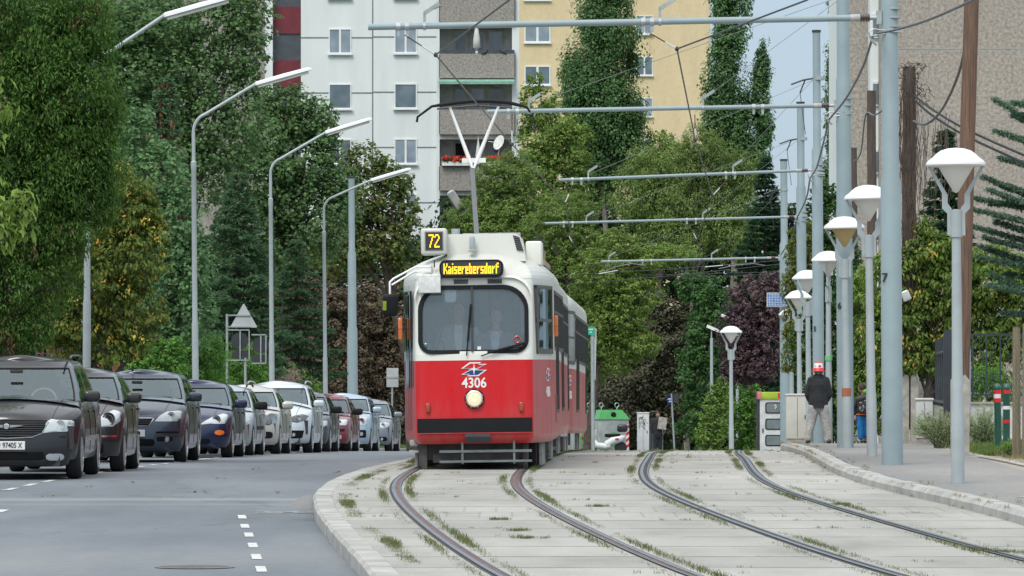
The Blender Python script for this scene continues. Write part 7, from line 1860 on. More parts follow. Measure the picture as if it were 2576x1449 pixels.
dP = 184; root = thing('phone_box', 'white telephone box with lime green and red roof band', 'phone box', (PX(1940, dP), dP, T(dP) + .05)); q = lambda x, y: P(x, y, dP) - root.location
zt = q(0, 1004).z; W_ = .46; pm = plain('phone_white', (.55, .57, .56), .4); 
MB().box(-W_ + .08, W_, 0, .9, 0, zt).build('body', pm, root)
MB().rbox(-W_ + .06, W_ + .02, -.05, .92, zt, zt + .24, .02).build('roof_band', plain('lime_green', (.32, .45, .03), .5), root, 30)
MB().rbox(-W_ - .0, -W_ + .14, -.06, .92, zt - .01, zt + .25, .02).build('roof_band', plain('dusty_pink', (.50, .18, .18), .5), root, 30); MB().box(.22, .36, -.055, -.051, zt + .03, zt + .21).build('red_panel', rb, root)
for k in range(3):
 z1 = q(0, 1012 + k * 41).z; z2 = q(0, 1040 + k * 41).z
 f_ = MB().prism(rrect(-.20, .34, z2, z1, .07)[::-1], -.02, -.002).build('window', black, root); MB().prism(rrect(-.16, .30, z2 + .035, z1 - .035, .05)[::-1], -.026, -.021).build('pane', plain('phone_pane', (.16, .19, .20), .15), f_)
MB().tube([(.10, -.035, q(0, 1022).z), (.15, -.035, q(0, 1018).z), (.17, -.035, q(0, 1024).z), (.13, -.035, q(0, 1028).z)], .016, 5).build('receiver_symbol', white, root)
MB().box(-.30, -.26, -.04, -.001, q(0, 1088).z, q(0, 1078).z).build('handle', darkm, root); MB().box(-W_ - .02, -W_ + .079, .1, .8, 0, zt - .02).build('side_panel', darkm, root)
def recycler(label, px, d, w):
 z0 = T(d); o = thing('recycling_container', label, 'recycling bin', (PX(px, d), d, z0), .35); H = P(0, 1055, d).z - z0; Ht = P(0, 1031, d).z - z0
 cg = plain('container_grey', (.33, .36, .36), .5, var=.15); cgrn = plain('container_green', (.05, .30, .08), .45, coat=.2)
 MB().rbox(-w / 2, w / 2, -.6, .6, .08, H, .05).build('body', cg, o, 30)
 mb = MB(); a = [(-w / 2 - .03, -.63, H), (w / 2 + .03, -.63, H), (w / 2 + .03, .63, H), (-w / 2 - .03, .63, H)]; b = [(-w / 2 + .22, -.33, Ht), (w / 2 - .22, -.33, Ht), (w / 2 - .22, .33, Ht), (-w / 2 + .22, .33, Ht)]
 mb.rings([a, b], cap=True); mb.build('lid', cgrn, o)
 M_ = Matrix.Translation((0, -.52, (H + Ht) / 2))
 MB().lathe([(.001, -.05), (.09, -.05), (.12, 0), (.001, .02)][::-1], 20, axis='y', M=M_).build('opening', black, o, 40)
 for x in (-.35, .35): MB().tube([(x, 0, Ht)] + [(x + .09 * math.sin(a_), 0, Ht + .2 - .09 * math.cos(a_)) for a_ in np.linspace(.3, 5.98, 12)] + [(x, 0, Ht)], .018, 6).build('lifting_eye', steel, o, 60)
 MB().lathe([(.001, -.01), (.30, -.01), (.30, .0), (.001, .01)][::-1], 24, axis='y', M=Matrix.Translation((0, -.605, H * .42))).build('sticker', plain('sticker_green', (.15, .45, .15), .5), o)
 MB().box(-.22, .22, -.625, -.618, H * .40, H * .50).build('sticker_band', rb, o)
 MB().box(w / 2 - .16, w / 2 - .02, -.61, -.602, .12, H - .2).build('hazard_strip', wb, o)
 for k in range(4): MB().add([(w / 2 - .16, -.613, .2 + k * .26), (w / 2 - .02, -.613, .3 + k * .26), (w / 2 - .02, -.613, .43 + k * .26), (w / 2 - .16, -.613, .33 + k * .26)], [(0, 1, 2, 3)]).build('hazard_stripe', rb, o)
recycler('grey recycling container with green lid and round opening', 1532, 226, 1.35)
recycler('second green-lidded container mostly hidden behind the tram', 1462, 229, 1.2)
def scooter():
 d = 216; root = thing('scooter', 'white motor scooter with black seat and black top box', 'scooter', (PX(1522, d), d, T(d)), 0)
 wht = plain('scooter_white', (.72, .74, .74), .25, coat=.8, var=.03)
 for x in (-.58, .62):
  w_ = MB().lathe([(.12, -.05), (.22, -.05), (.25, 0), (.22, .05), (.12, .05)], 20, axis='y', M=Matrix.Translation((x, 0, .25))).build('wheel', tyre_m, root, 50)
  MB().lathe([(.01, -.04), (.13, -.045), (.13, .045), (.01, .04)], 16, axis='y', M=Matrix.Translation((x, 0, .25))).build('rim', alloy, w_, 50)
 MB().tube([(-.60, 0, .38), (-.52, 0, .6), (-.45, 0, .85), (-.42, 0, 1.0)], [.10, .15, .14, .09], 12).tube([(-.50, 0, .55), (-.35, 0, .34), (.0, 0, .28), (.2, 0, .34)], [.12, .14, .14, .15], 12).tube([(.05, 0, .35), (.3, 0, .52), (.62, 0, .62), (.80, 0, .70)], [.14, .19, .17, .06], 12).build('fairing', wht, root, 60)
 MB().ball((-.64, 0, .46), .16, .08, .10).build('front_mudguard', wht, root, 60)
 MB().rbox(-.02, .62, -.14, .14, .66, .80, .06).build('seat', black, root, 50)
 MB().rbox(.48, .90, -.2, .2, .86, 1.18, .10).build('top_box', plain('topbox_black', (.03, .03, .033), .35), root, 50)
 MB().tube([(-.40, -.3, 1.02), (-.42, 0, 1.0), (-.40, .3, 1.02)], .02, 6).build('handlebar', black, root)
 for sy in (-1, 1): MB().tube([(-.42, sy * .22, 1.0), (-.46, sy * .28, 1.16)], .01, 5).ball((-.46, sy * .3, 1.2), .06, .03, .05).build('mirror', black, root, 60)
 MB().rbox(-.56, -.46, -.10, .10, .88, 1.02, .03).build('headlamp', lampglass, root)
 MB().box(.40, .55, -.2, -.17, .55, .62).build('red_mark', rb, root)
scooter()
root = thing('paling_fence', 'row of dark upright palings beside the scribbled cabinet', 'fence', (PX(1634, 216), 216, T(216)))
for k in range(9):
 MB().box(k * .095 - .30, k * .095 - .23, -.02, .02, 0, P(0, 1080 + (k % 2), 216).z - T(216)).build('pale', plain('pale_dark', (.05, .065, .075), .6) if k < 6 else steel, root)
MB().box(-.35, .55, .021, .05, .9, 1.0).build('rail', darkm, root)
def signback(label, d, px, z0, items, tilt=0):
 pass
d = 192; root = thing('road_sign', 'two square sign backs on a thin post beside the tram', 'sign', (PX(986, d), d, RD(d))); q = lambda x, y: P(x, y, d) - root.location
MB().tube([(0, 0, 0), q(987, 926)], .034, 8).build('post', steel, root, 60)
sgm = plain('sign_back', (.46, .48, .48), .5, .2, var=.05)
for y0, y1 in ((949, 926), (974, 950)): MB().rbox(-.19, .23, -.07, -.05, q(0, y0).z, q(0, y1).z, .01).build('plate', sgm, root)
MB().box(-.2, .24, -.09, -.071, q(0, 951).z, q(0, 947).z).build('rail', steel, root)
d = 133; root = thing('road_sign', 'triangular sign back above two round dark sign backs on a frame', 'sign', (PX(571, d), d, LW(d))); q = lambda x, y: P(x, y, d) - root.location
MB().tube([(0, 0, 0), q(571, 790)], .03, 8).tube([q(617, 1000), q(617, 900)], .03, 8).build('post', steel, root, 60)
a, b, c = q(613, 765), q(580, 824), q(647, 824)
mb = MB(); o = [(a.x - .015, a.z), (a.x + .015, a.z), (c.x, c.z + .02), (c.x - .02, c.z), (b.x + .02, b.z), (b.x, b.z + .02)]; mb.prism(o[::-1], -.02, -.002); mb.build('warning_triangle', sgm, root)
for (x, y, r) in ((603, 858, .21), (655, 868, .2)):
 p = q(x, y); MB().lathe([(.001, -.01), (r, -.01), (r, .01), (.001, .012)][::-1], 28, axis='y', M=Matrix.Translation((p.x, 0, p.z))).build('round_plate', plain('sign_dark', (.035, .04, .045), .5), root)
 MB().box(p.x - .2, p.x + .2, -.004, .008, p.z - .42, p.z - .23).build('lower_plate', plain('sign_dark', (.035, .04, .045), .5), root)
fm = MB()
for (x0, x1, y0, y1) in ((571, 627, 830, 906), (633, 669, 842, 914)):
 p0, p1 = q(x0, y0), q(x1, y1)
 for (u, v) in (((p0.x, -.03, p0.z), (p1.x, -.03, p0.z)), ((p0.x, -.03, p1.z), (p1.x, -.03, p1.z)), ((p1.x, -.03, p0.z), (p1.x, -.03, p1.z)), (((p0.x + p1.x) / 2 + .05, -.03, p0.z), ((p0.x + p1.x) / 2 + .05, -.03, p1.z))): fm.bar(u, v, .03, .03)
for y in (793, 822): fm.bar(q(571, y) + Vector((0, -.035, 0)), q(630, y) + Vector((0, -.035, 0)), .03, .03)
fm.build('sign_frame', steel, root)
d = 228; root = thing('street_name_sign', 'blue street name plate on a leaning post between the tracks', 'sign', (PX(1697, d), d, T(d))); q = lambda x, y: P(x, y, d) - root.location
MB().tube([(0, 0, 0), q(1689, 990)], .04, 8).build('post', steel, root, 60)
o = MB().box(-.16, .10, -.03, .0, -.20, .20).build('name_plate', plain('plate_blue', (.01, .03, .16), .4), root, loc=q(1686, 1006)); o.rotation_euler = (0, R(-8), .5)
MB().box(-.13, .08, -.036, -.031, .02, .07).box(-.10, .05, -.036, -.031, -.08, -.03).build('lettering', white, o)
o = MB().box(.0, .24, -.02, .01, -.2, .2).build('name_plate', darkm, root, loc=q(1695, 1002)); o.rotation_euler = (0, 0, -.6)
d = 118; root = thing('tilted_sign', 'leaning sign back with small green street sign behind the tram', 'sign', (PX(1492, d), d, T(d))); q = lambda x, y: P(x, y, d) - root.location
MB().tube([(0, 0, 0), q(1490, 824)], .04, 8).build('post', steel, root, 60)
MB().add([tuple(q(1494, 824)), tuple(q(1501, 827)), tuple(q(1498, 955)), tuple(q(1490, 955)), tuple(q(1494, 824) + Vector((0, .03, 0))), tuple(q(1501, 827) + Vector((0, .03, 0))), tuple(q(1498, 955) + Vector((0, .03, 0))), tuple(q(1490, 955) + Vector((0, .03, 0)))], [(3, 2, 1, 0), (0, 1, 5, 4), (1, 2, 6, 5), (2, 3, 7, 6), (3, 0, 4, 7), (4, 5, 6, 7)]).build('plate', sgm, root)
o = MB().box(-.075, .075, -.01, .01, -.09, .09).build('green_plate', plain('sign_green', (.01, .38, .22), .4), root, loc=q(1486, 832) + Vector((0, -.05, 0))); MB().box(-.05, .05, -.014, -.011, .02, .04).box(-.02, .02, -.014, -.011, -.04, -.02).build('lettering', white, o)
d = 112; root = thing('pergola', 'red-brown wooden garden structure behind the thuja', 'pergola', (PX(120, d), d, LW(d))); q = lambda x, y: P(x, y, d) - root.location
pm = plain('red_brown_boards', (.12, .045, .035), .7, var=.2)
for x in (92, 106, 120, 134, 148): MB().box(q(x, 0).x - .03, q(x, 0).x + .03, 0, .05, 0, q(0, 815).z).build('board', pm, root)
for k in range(4): MB().bar(q(84 + k * 3, 812 - k * 9), q(168 - k * 4, 806 - k * 9), .05, .07).build('roof_slat', plain('roof_slat', (.20, .15, .11), .8), root)
d = 114; root = thing('gate_pier', 'brown timber board edge beside the first lamp post', 'fence', (PX(275, d), d, LW(d))); q = lambda x, y: P(x, y, d) - root.location
MB().box(q(235, 0).x, q(300, 0).x, 0, .08, q(0, 940).z, q(0, 917).z).build('board', plain('orange_board', (.22, .09, .04), .7, var=.2), root)
MB().box(q(298, 0).x, q(306, 0).x, -.03, .1, 0, q(0, 915).z).build('post', pm, root)
def tufts(name, pts, h, n, mat, seed, spread=.05, label='x', wid=.10, kind='stuff'):
 rng = np.random.default_rng(seed); B, A, N_ = [], [], []
 pts = np.array(pts); idx = rng.integers(0, len(pts), n)
 base = pts[idx].astype(float); base[:, 0] += rng.normal(0, spread, n); base[:, 1] += rng.normal(0, spread, n)
 ax = rng.normal(0, .45, (n, 3)); ax[:, 2] = 1
 hh = h * rng.uniform(.4, 1.2, n) if np.isscalar(h) else h[idx] * rng.uniform(.4, 1.2, n)
 base[:, 2] += hh * .4
 nrm = rng.normal(0, 1, (n, 3)) * np.array([1, 1, .1])
 V = leafmesh(name, base, nrm, 1.0, wid, mat, None, rng, ax * 3, .2)
 co = np.empty(n * 4 * 3, np.float32); V.data.vertices.foreach_get('co', co); co = co.reshape(n, 4, 3)
 c = base[:, None, :]; co = c + (co - c) * hh[:, None, None]
 V.data.vertices.foreach_set('co', co.astype(np.float32).reshape(-1)); V.data.update()
 return tag(V, label, 'weeds', kind=kind)
G_weed = leafmat('weed_green', [g(.035, .08, .014), g(.06, .12, .02), g(.10, .155, .035), g(.16, .155, .055)], trans=.4)
G_weedm = leafmat('weed_mixed', [g(.03, .055, .012), g(.06, .085, .022), g(.11, .105, .04), g(.05, .09, .018), g(.15, .125, .065)], trans=.4)
G_straw = leafmat('weed_straw', [g(.14, .11, .05), g(.21, .17, .085), g(.10, .11, .03)], trans=.4)
rng = random.Random(21); pts, hs = [], []
for ci, fc in enumerate((CA, CB)):
 for off in (-.7525, .7525):
  for sd_ in (-.15, .15):
   ph = rng.uniform(0, 9); d = 40.5
   while d < 116:
    v = math.sin(d * .9 + ph) + math.sin(d * .37 + ph * 2) * 1.2 + (.9 if (ci == 0 and sd_ > 0) else .1)
    if v > -1.1 or d > 80:
     k = max(2, int(5 + 3 * v))
     for _ in range(k): pts.append((fc(d) + off + sd_ + rng.uniform(-.02, .05) * (1 if sd_ > 0 else -1), d + rng.uniform(-.15, .15), T(d)))
     hs += [min(.05, .026 + .009 * max(0, v))] * k
    d += .3
hs = np.array(hs)
tufts('rail_weeds', pts, hs, 60000, G_weedm, 1, .022, 'green weeds growing along the rails')
pts, hs = [], []
for k in range(int(35 / 1.1), int(125 / 1.1)):
 d = k * 1.1; x = KL(d) + .4
 if d < 40: continue
 while x < KR(d) - .1:
  seg = rng.uniform(.1, .7)
  if rng.random() < (.22 if d < 75 else .34):
   for _ in range(int(seg * 14)): pts.append((x + rng.uniform(0, seg), d, T(d))); hs.append(rng.uniform(.012, .038))
  x += seg + rng.uniform(.1, .8)
for (px, py) in ((1250, 1308), (1300, 1336), (2530, 1390), (1330, 1355), (2470, 1385), (2120, 1270), (1500, 1275)):
 x, d = gpt(px, py, T)
 for _ in range(26): pts.append((x + rng.gauss(0, .07), d + rng.gauss(0, .05), T(d))); hs.append(.035)
tufts('joint_weeds', pts, np.array(hs), 16000, G_weedm, 2, .018, 'small weeds in the joints of the concrete slabs')
pts, hs = [], []; d = 41
while d < 104:
 v = .5 + math.sin(d * .55) + .6 * math.sin(d * 1.7)
 if v > .1:
  for _ in range(int(5 + 5 * v)): pts.append((KL(d) + .36 + rng.uniform(-.05, .07) + (.05 if d < 52 else 0), d + rng.uniform(-.2, .2), T(d))); hs.append(.016 + .016 * v if d < 80 else .04 + .02 * v)
 d += .3
tufts('kerb_weeds', pts, np.array(hs), 12000, G_weedm, 3, .025, 'strip of grass behind the left tramway kerb')
pts, hs = [], []; d = 44
while d < 118:
 if rng.random() < (.16 if d < 80 else .3):
  for _ in range(8): pts.append((KR(d) + rng.choice((-.03, .29)) + rng.uniform(-.02, .02), d + rng.uniform(-.25, .25), T(d) if rng.random() < .5 else PV(d))); hs.append(rng.uniform(.02, .06))
 d += .4
tufts('pavement_weeds', pts, np.array(hs), 3000, G_straw, 4, .02, 'dry weeds along the pavement kerb')
pts, hs = [], []
for _ in range(2600):
 d = rng.uniform(80, 108); px = rng.uniform(2340, 2600) if d < 96 else rng.uniform(2325, 2420); x = PX(px, d)
 if x < KR(d) + 2.5 + (.9 if d > 92 else 0): continue
 pts.append((x, d, PV(d))); hs.append(rng.uniform(.05, .16))
tufts('verge_grass', pts, np.array(hs), 42000, G_weed, 5, .06, 'green grass on the verge below the fence')
pts, hs = [], []
for _ in range(900):
 d = rng.uniform(74, 92); x = PX(rng.uniform(2400, 2640), d)
 if x < KR(d) + 2.6: continue
 pts.append((x, d, PV(d))); hs.append(rng.uniform(.02, .08))
tufts('verge_dry_grass', pts, np.array(hs), 9000, G_straw, 6, .07, 'patches of dry grass on the gravel verge')
def wildbush(label, px, py, rx, ry, d, mat, n, seed):
 rng_ = np.random.default_rng(seed); s = F / d; c = P(px, py, d); z0 = PV(d)
 o = thing('wild_shrub', label, 'shrub', (c.x, d, z0)); br = MB(); P_, A_ = [], []; r = random.Random(seed)
 for k in range(60):
  a = r.uniform(-1.15, 1.15); L_ = (ry * 2 / s) * r.uniform(.5, 1.05); e = Vector((math.sin(a) * rx / s * 1.2, r.uniform(-.3, .3), L_ * math.cos(a * .7)))
  br.tube([(r.uniform(-.1, .1), 0, 0), e * .5 + Vector((0, 0, .08)), e], [.006, .004, .002], 4)
  m = n // 60; u = rng_.uniform(.25, 1, m); b = np.array(e)[None] * u[:, None] + rng_.normal(0, .03, (m, 3)); b[:, 2] += .08 * np.sin(u * 3.1); P_.append(b); A_.append(np.tile(np.array(e.normalized()), (m, 1)) + rng_.normal(0, .5, (m, 3)))
 br.build('stems', plain('stem_green', (.14, .16, .07), .9), o); leafmesh('leaves', np.concatenate(P_), rng_.normal(0, 1, (len(np.concatenate(P_)), 3)), .055, .2, mat, o, rng_, np.concatenate(A_) * 2, .5)
G_sage = leafmat('leaf_sage', [g(.12, .18, .09), g(.20, .26, .14), g(.28, .30, .16)], trans=.4)
wildbush('wispy grey-green weed bush in front of the cable cabinet', 2365, 1070, 62, 48, 92, G_sage, 5200, 1)
wildbush('wispy weed bush right of the fence post', 2475, 1070, 55, 55, 88, G_sage, 4800, 2)
wildbush('dry brownish weed bush beside the concrete footing', 2392, 1050, 30, 45, 93, G_straw, 2600, 3)
wildbush('small leafy sprout at the foot of the bollards', 2540, 1130, 22, 16, 78.6, G_shrub, 900, 4)
pts = [(PX(rng.uniform(940, 1060), d_), d_, LW(d_)) for d_ in [rng.uniform(196, 206) for _ in range(600)]]
tufts('lawn_grass', pts, .16, 9000, G_weed, 8, .15, 'grass bank behind the last parked car')
rg = np.random.default_rng(5); Pp = []
for (px, py) in ((640, 1182), (845, 1190), (700, 1240), (520, 1240), (870, 1220), (230, 1226), (120, 1250), (905, 1395), (900, 1370), (890, 1345), (480, 1240), (330, 1215), (560, 1205)):
 x, d = gpt(px, py, RD); 
 for _ in range(3): Pp.append((x + rg.normal(0, .05), d + rg.normal(0, .15), RD(d) + .012))
Pp = np.array(Pp); tag(leafmesh('fallen_leaves', Pp, np.tile(np.array([0, 0, 1.]), (len(Pp), 1)), .06, .7, G_dead, None, rg), 'a few brown leaves on the asphalt', 'leaves', kind='stuff')
def fuse(name, caps, mat, parent, voxel=.014, smooth=6, balls=(), zmin=None):
 """one continuous surface from tapered limbs: caps = [(points, radii)], merged by voxel remesh"""
 mb = MB()
 for pts, rs in caps:
  pts = [Vector(p) for p in pts]
  d0 = (pts[0] - pts[1]).normalized(); d1 = (pts[-1] - pts[-2]).normalized()
  P_ = [pts[0] + d0 * rs[0] * .9, pts[0] + d0 * rs[0] * .55] + pts + [pts[-1] + d1 * rs[-1] * .55, pts[-1] + d1 * rs[-1] * .9]
  R_ = [rs[0] * .25, rs[0] * .8] + list(rs) + [rs[-1] * .8, rs[-1] * .25]
  mb.tube(P_, R_, 12)
 for c, r in balls: mb.ball(c, *r, n=18, m=12)
 o = mb.build(name, mat, None)
 md = o.modifiers.new('r', 'REMESH'); md.mode = 'VOXEL'; md.voxel_size = voxel
 sm = o.modifiers.new('s', 'SMOOTH'); sm.factor = .5; sm.iterations = smooth
 dg = bpy.context.evaluated_depsgraph_get(); dg.update()
 me = bpy.data.meshes.new_from_object(o.evaluated_get(dg)); me.name = name
 bpy.data.objects.remove(o)
 me.materials.clear(); me.materials.append(mat); me.polygons.foreach_set('use_smooth', [True] * len(me.polygons))
 if zmin is not None:
  for v in me.vertices: v.co.z = max(v.co.z, zmin)
 o = bpy.data.objects.new(name, me); COL.objects.link(o); o.parent = parent
 return o
skin = plain('skin', (.42, .22, .15), .55, var=.06, vscale=8); hairg = plain('hair_brown', (.06, .035, .022), .8, var=.2, vscale=30); hairgrey = plain('hair_grey', (.14, .12, .11), .8)
cl_black = plain('cloth_black', (.022, .025, .028), .95, var=.2, vscale=9, bump=(14, .5, .03)); cl_grey = plain('cloth_grey', (.36, .355, .34), .95, var=.16, vscale=7, bump=(9, .8, .05)); shoe = plain('shoe_dark', (.05, .05, .048), .7)
def hand(caps, w, dirv, side, s=1.0):
 """palm and five fingers as tapered chains; w wrist, dirv towards the finger tips"""
 w = Vector(w); d = Vector(dirv).normalized(); sx = Vector((side, 0, 0)); sx = (sx - d * sx.dot(d)).normalized(); n = d.cross(sx)
 caps.append(([w, w + d * .045 * s, w + d * .085 * s], [.026 * s, .034 * s, .033 * s]))
 for k, ln in enumerate((.062, .072, .068, .052)):
  b = w + d * .085 * s + n * (k - 1.5) * .0185 * s
  caps.append(([b, b + d * ln * .5 * s - sx * .006, b + d * ln * .95 * s - sx * .022 * s], [.0092 * s, .0085 * s, .0075 * s]))
 t = w + d * .03 * s - n * .03 * s
 caps.append(([t, t + d * .03 * s - n * .025 * s - sx * .008, t + d * .06 * s - n * .03 * s - sx * .02], [.011 * s, .0105 * s, .009 * s]))
def man_in_hat():
 d = 108.5; z0 = PV(d); root = thing('person', 'man seen from behind in a dark jacket, grey trousers and red-white bucket hat', 'person', (PX(2059, d), d, z0 + .0), 0)
 root.scale = (.92, .92, .92)
 caps = [([(0, 0, 1.40), (0, .01, 1.50)], [.055, .052]), ([(0, 0, .95), (0, .0, 1.15), (0, 0, 1.33)], [.10, .11, .08]),
   ([(-.09, 0, .92), (-.165, .02, .42), (-.225, -.02, .09)], [.085, .06, .045]), ([(.09, 0, .92), (.17, -.02, .42), (.20, -.05, .09)], [.085, .06, .045]),
   ([(-.18, 0, 1.34), (-.235, .01, 1.06), (-.19, .12, .90)], [.045, .038, .028]), ([(.18, 0, 1.34), (.235, .01, 1.06), (.19, .12, .90)], [.045, .038, .028])]
 hand(caps, (-.20, .13, .88), (.5, .3, -.75), -1); hand(caps, (.20, .13, .88), (-.5, .3, -.75), 1)
 fuse('body', caps, skin, root, .009, 3, balls=[((0, -.005, 1.58), (.078, .095, .115)), ((-.082, .0, 1.57), (.012, .022, .032)), ((.082, .0, 1.57), (.012, .022, .032)), ((0, .10, 1.565), (.014, .018, .022))])
 fuse('hair', [([(-.05, -.04, 1.56), (.05, -.04, 1.56)], [.055, .055])], hairgrey, root, .01, 2, balls=[((0, -.02, 1.57), (.083, .085, .08))])
 fuse('jacket', [([(0, -.01, .90), (0, 0, 1.1), (0, 0, 1.28)], [.165, .155, .16]), ([(-.10, 0, .92), (-.09, 0, 1.1), (-.13, 0, 1.36)], [.115, .10, .085]), ([(.10, 0, .92), (.09, 0, 1.1), (.13, 0, 1.36)], [.115, .10, .085]),
     ([(-.17, 0, 1.385), (-.225, -.01, 1.22), (-.255, 0, 1.05), (-.20, .11, .93)], [.07, .058, .052, .045]), ([(.17, 0, 1.385), (.225, -.01, 1.22), (.255, 0, 1.05), (.20, .11, .93)], [.07, .058, .052, .045]),
     ([(-.10, 0, 1.42), (.10, 0, 1.42)], [.07, .07]), ([(0, 0, 1.40), (0, .0, 1.50)], [.10, .078]), ([(-.09, 0, .70), (-.09, 0, .95)], [.125, .12]), ([(.09, 0, .70), (.09, 0, .95)], [.125, .12]), ([(0, -.02, .70), (0, 0, .95)], [.155, .165])], cl_black, root, .016, 4, zmin=.76)
 fuse('trousers', [([(-.10, 0, .80), (-.13, .01, .62), (-.165, .02, .42), (-.21, -.01, .22), (-.225, -.02, .08)], [.125, .115, .098, .086, .085]), ([(.10, 0, .80), (.13, 0, .62), (.17, -.02, .42), (.20, -.04, .22), (.20, -.05, .08)], [.125, .118, .10, .088, .085]), ([(-.08, 0, .84), (.08, 0, .84)], [.13, .13])], cl_grey, root, .014, 4)
 for sx, y in ((-1, 0), (1, -.05)): fuse('shoe', [([(sx * .225, y - .07, .05), (sx * .235, y + .03, .05), (sx * .25, y + .13, .04)], [.05, .052, .042])], shoe, root, .01, 2)
 ht = thing('bucket_hat', 'red and white bucket hat worn by the man in the dark jacket', 'hat', root.location + Vector((0, -.005, 1.575 * .92)))
 ht.scale = (.95, .95, .95)
 MB().lathe([(.135, -.005), (.142, -.015), (.10, .045), (.097, .06)], 28).build('brim', rb, ht, 60)
 MB().lathe([(.098, .052), (.092, .13), (.085, .16)], 28).build('crown', white, ht, 60)
 MB().lathe([(.086, .155), (.075, .175), (.001, .182)], 28).build('top', rb, ht, 60)
 MB().box(-.01, .05, -.1, -.094, .075, .092).box(-.005, .045, -.1, -.095, .10, .117).build('lettering', rb, ht); MB().box(-.075, -.066, -.075, -.068, .08, .115).build('stripe', rb, ht)
man_in_hat()
def boy():
 d = 112; z0 = PV(d); root = thing('person', 'boy with bright blue trousers and dark jacket walking away, arm raised', 'person', (PX(2171, d), d, z0), 0)
 jk = plain('jacket_navy', (.015, .022, .03), .6, var=.2, vscale=9); bl = plain('trousers_blue', (.005, .16, .42), .85, var=.15, vscale=8, bump=(12, .6, .03))
 caps = [([(0, 0, .92), (0, 0, 1.03)], [.042, .04]), ([(0, 0, .6), (0, 0, .88)], [.10, .11]), ([(-.055, 0, .58), (-.055, 0, .35), (-.04, .02, .1)], [.055, .045, .03]), ([(.065, 0, .58), (.06, .05, .36), (.05, .1, .14)], [.055, .045, .03]),
   ([(-.13, 0, .90), (-.18, -.02, .74), (-.165, -.02, .58)], [.035, .03, .022]), ([(.13, 0, .90), (.22, .05, .85), (.25, .08, .98)], [.035, .03, .022])]
 hand(caps, (-.165, -.02, .57), (0.05, .1, -1), -1, .8); hand(caps, (.25, .08, 1.0), (-.1, .1, 1), 1, .8)
 fuse('body', caps, skin, root, .008, 3, balls=[((-.02, .0, 1.13), (.070, .085, .10)), ((-.095, .0, 1.12), (.012, .02, .028)), ((.055, 0, 1.12), (.012, .02, .028))])
 fuse('hair', [([(-.02, -.02, 1.16), (-.02, .01, 1.17)], [.07, .07])], hairg, root, .01, 2, balls=[((-.02, -.015, 1.15), (.076, .085, .088))])
 fuse('jacket', [([(0, 0, .66), (0, 0, .90)], [.135, .125]), ([(-.08, 0, .93), (.08, 0, .93)], [.06, .06]), ([(-.12, 0, .90), (-.19, -.02, .74), (-.175, -.02, .62)], [.06, .055, .048]), ([(.12, 0, .90), (.21, .03, .86), (.25, .07, .95)], [.06, .055, .045]), ([(-.04, 0, .62), (.06, 0, .62)], [.11, .11])], jk, root, .012, 3)
 MB().lathe([(.155, .585), (.158, .585), (.158, .605), (.155, .605)], 24, M=Matrix.Diagonal((1, .85, 1, 1))).build('hem_stripe', orange, root)
 fuse('trousers', [([(-.055, 0, .58), (-.055, .0, .35), (-.04, .02, .12)], [.085, .07, .062]), ([(.065, 0, .58), (.06, .05, .36), (.05, .10, .16)], [.085, .07, .062])], bl, root, .012, 3)
 for x, y in ((-.03, 0), (.05, .1)): fuse('shoe', [([(x, y - .05, .04), (x + .01, y + .08, .035)], [.038, .036])], darkm, root, .009, 2)
 bp = thing('school_bag', 'large dark school bag with orange and white pattern on the boy’s back'.replace('’', "'"), 'bag', root.location + Vector((.03, -.19, .80)))
 def bagmat():
  m, N, L, b = newmat('bag_print'); t = noise(N, L, 22, 3, .8); r = ramp(N, L, t.outputs[0], [(.50, (.02, .02, .022)), (.56, (.03, .03, .03)), (.58, (.55, .52, .5)), (.64, (.6, .58, .55)), (.66, (.45, .16, .04)), (.75, (.03, .03, .03))]); r.color_ramp.interpolation = 'CONSTANT'; L.new(r.outputs[0], b.inputs['Base Color']); return m
 o = MB().rbox(-.15, .15, -.10, .08, -.16, .17, .06).build('body', bagmat(), bp, 50); o.rotation_euler = (0, R(-14), 0)
 o = MB().rbox(-.165, .12, -.12, .06, .08, .20, .05).build('flap', plain('bag_flap', (.03, .028, .028), .6), bp, 50); o.rotation_euler = (0, R(-18), 0)
 o = MB().ball((.05, .06, .26), .10, .07, .06).build('hood', plain('hood_green', (.12, .38, .06), .8), bp, 60)
boy()
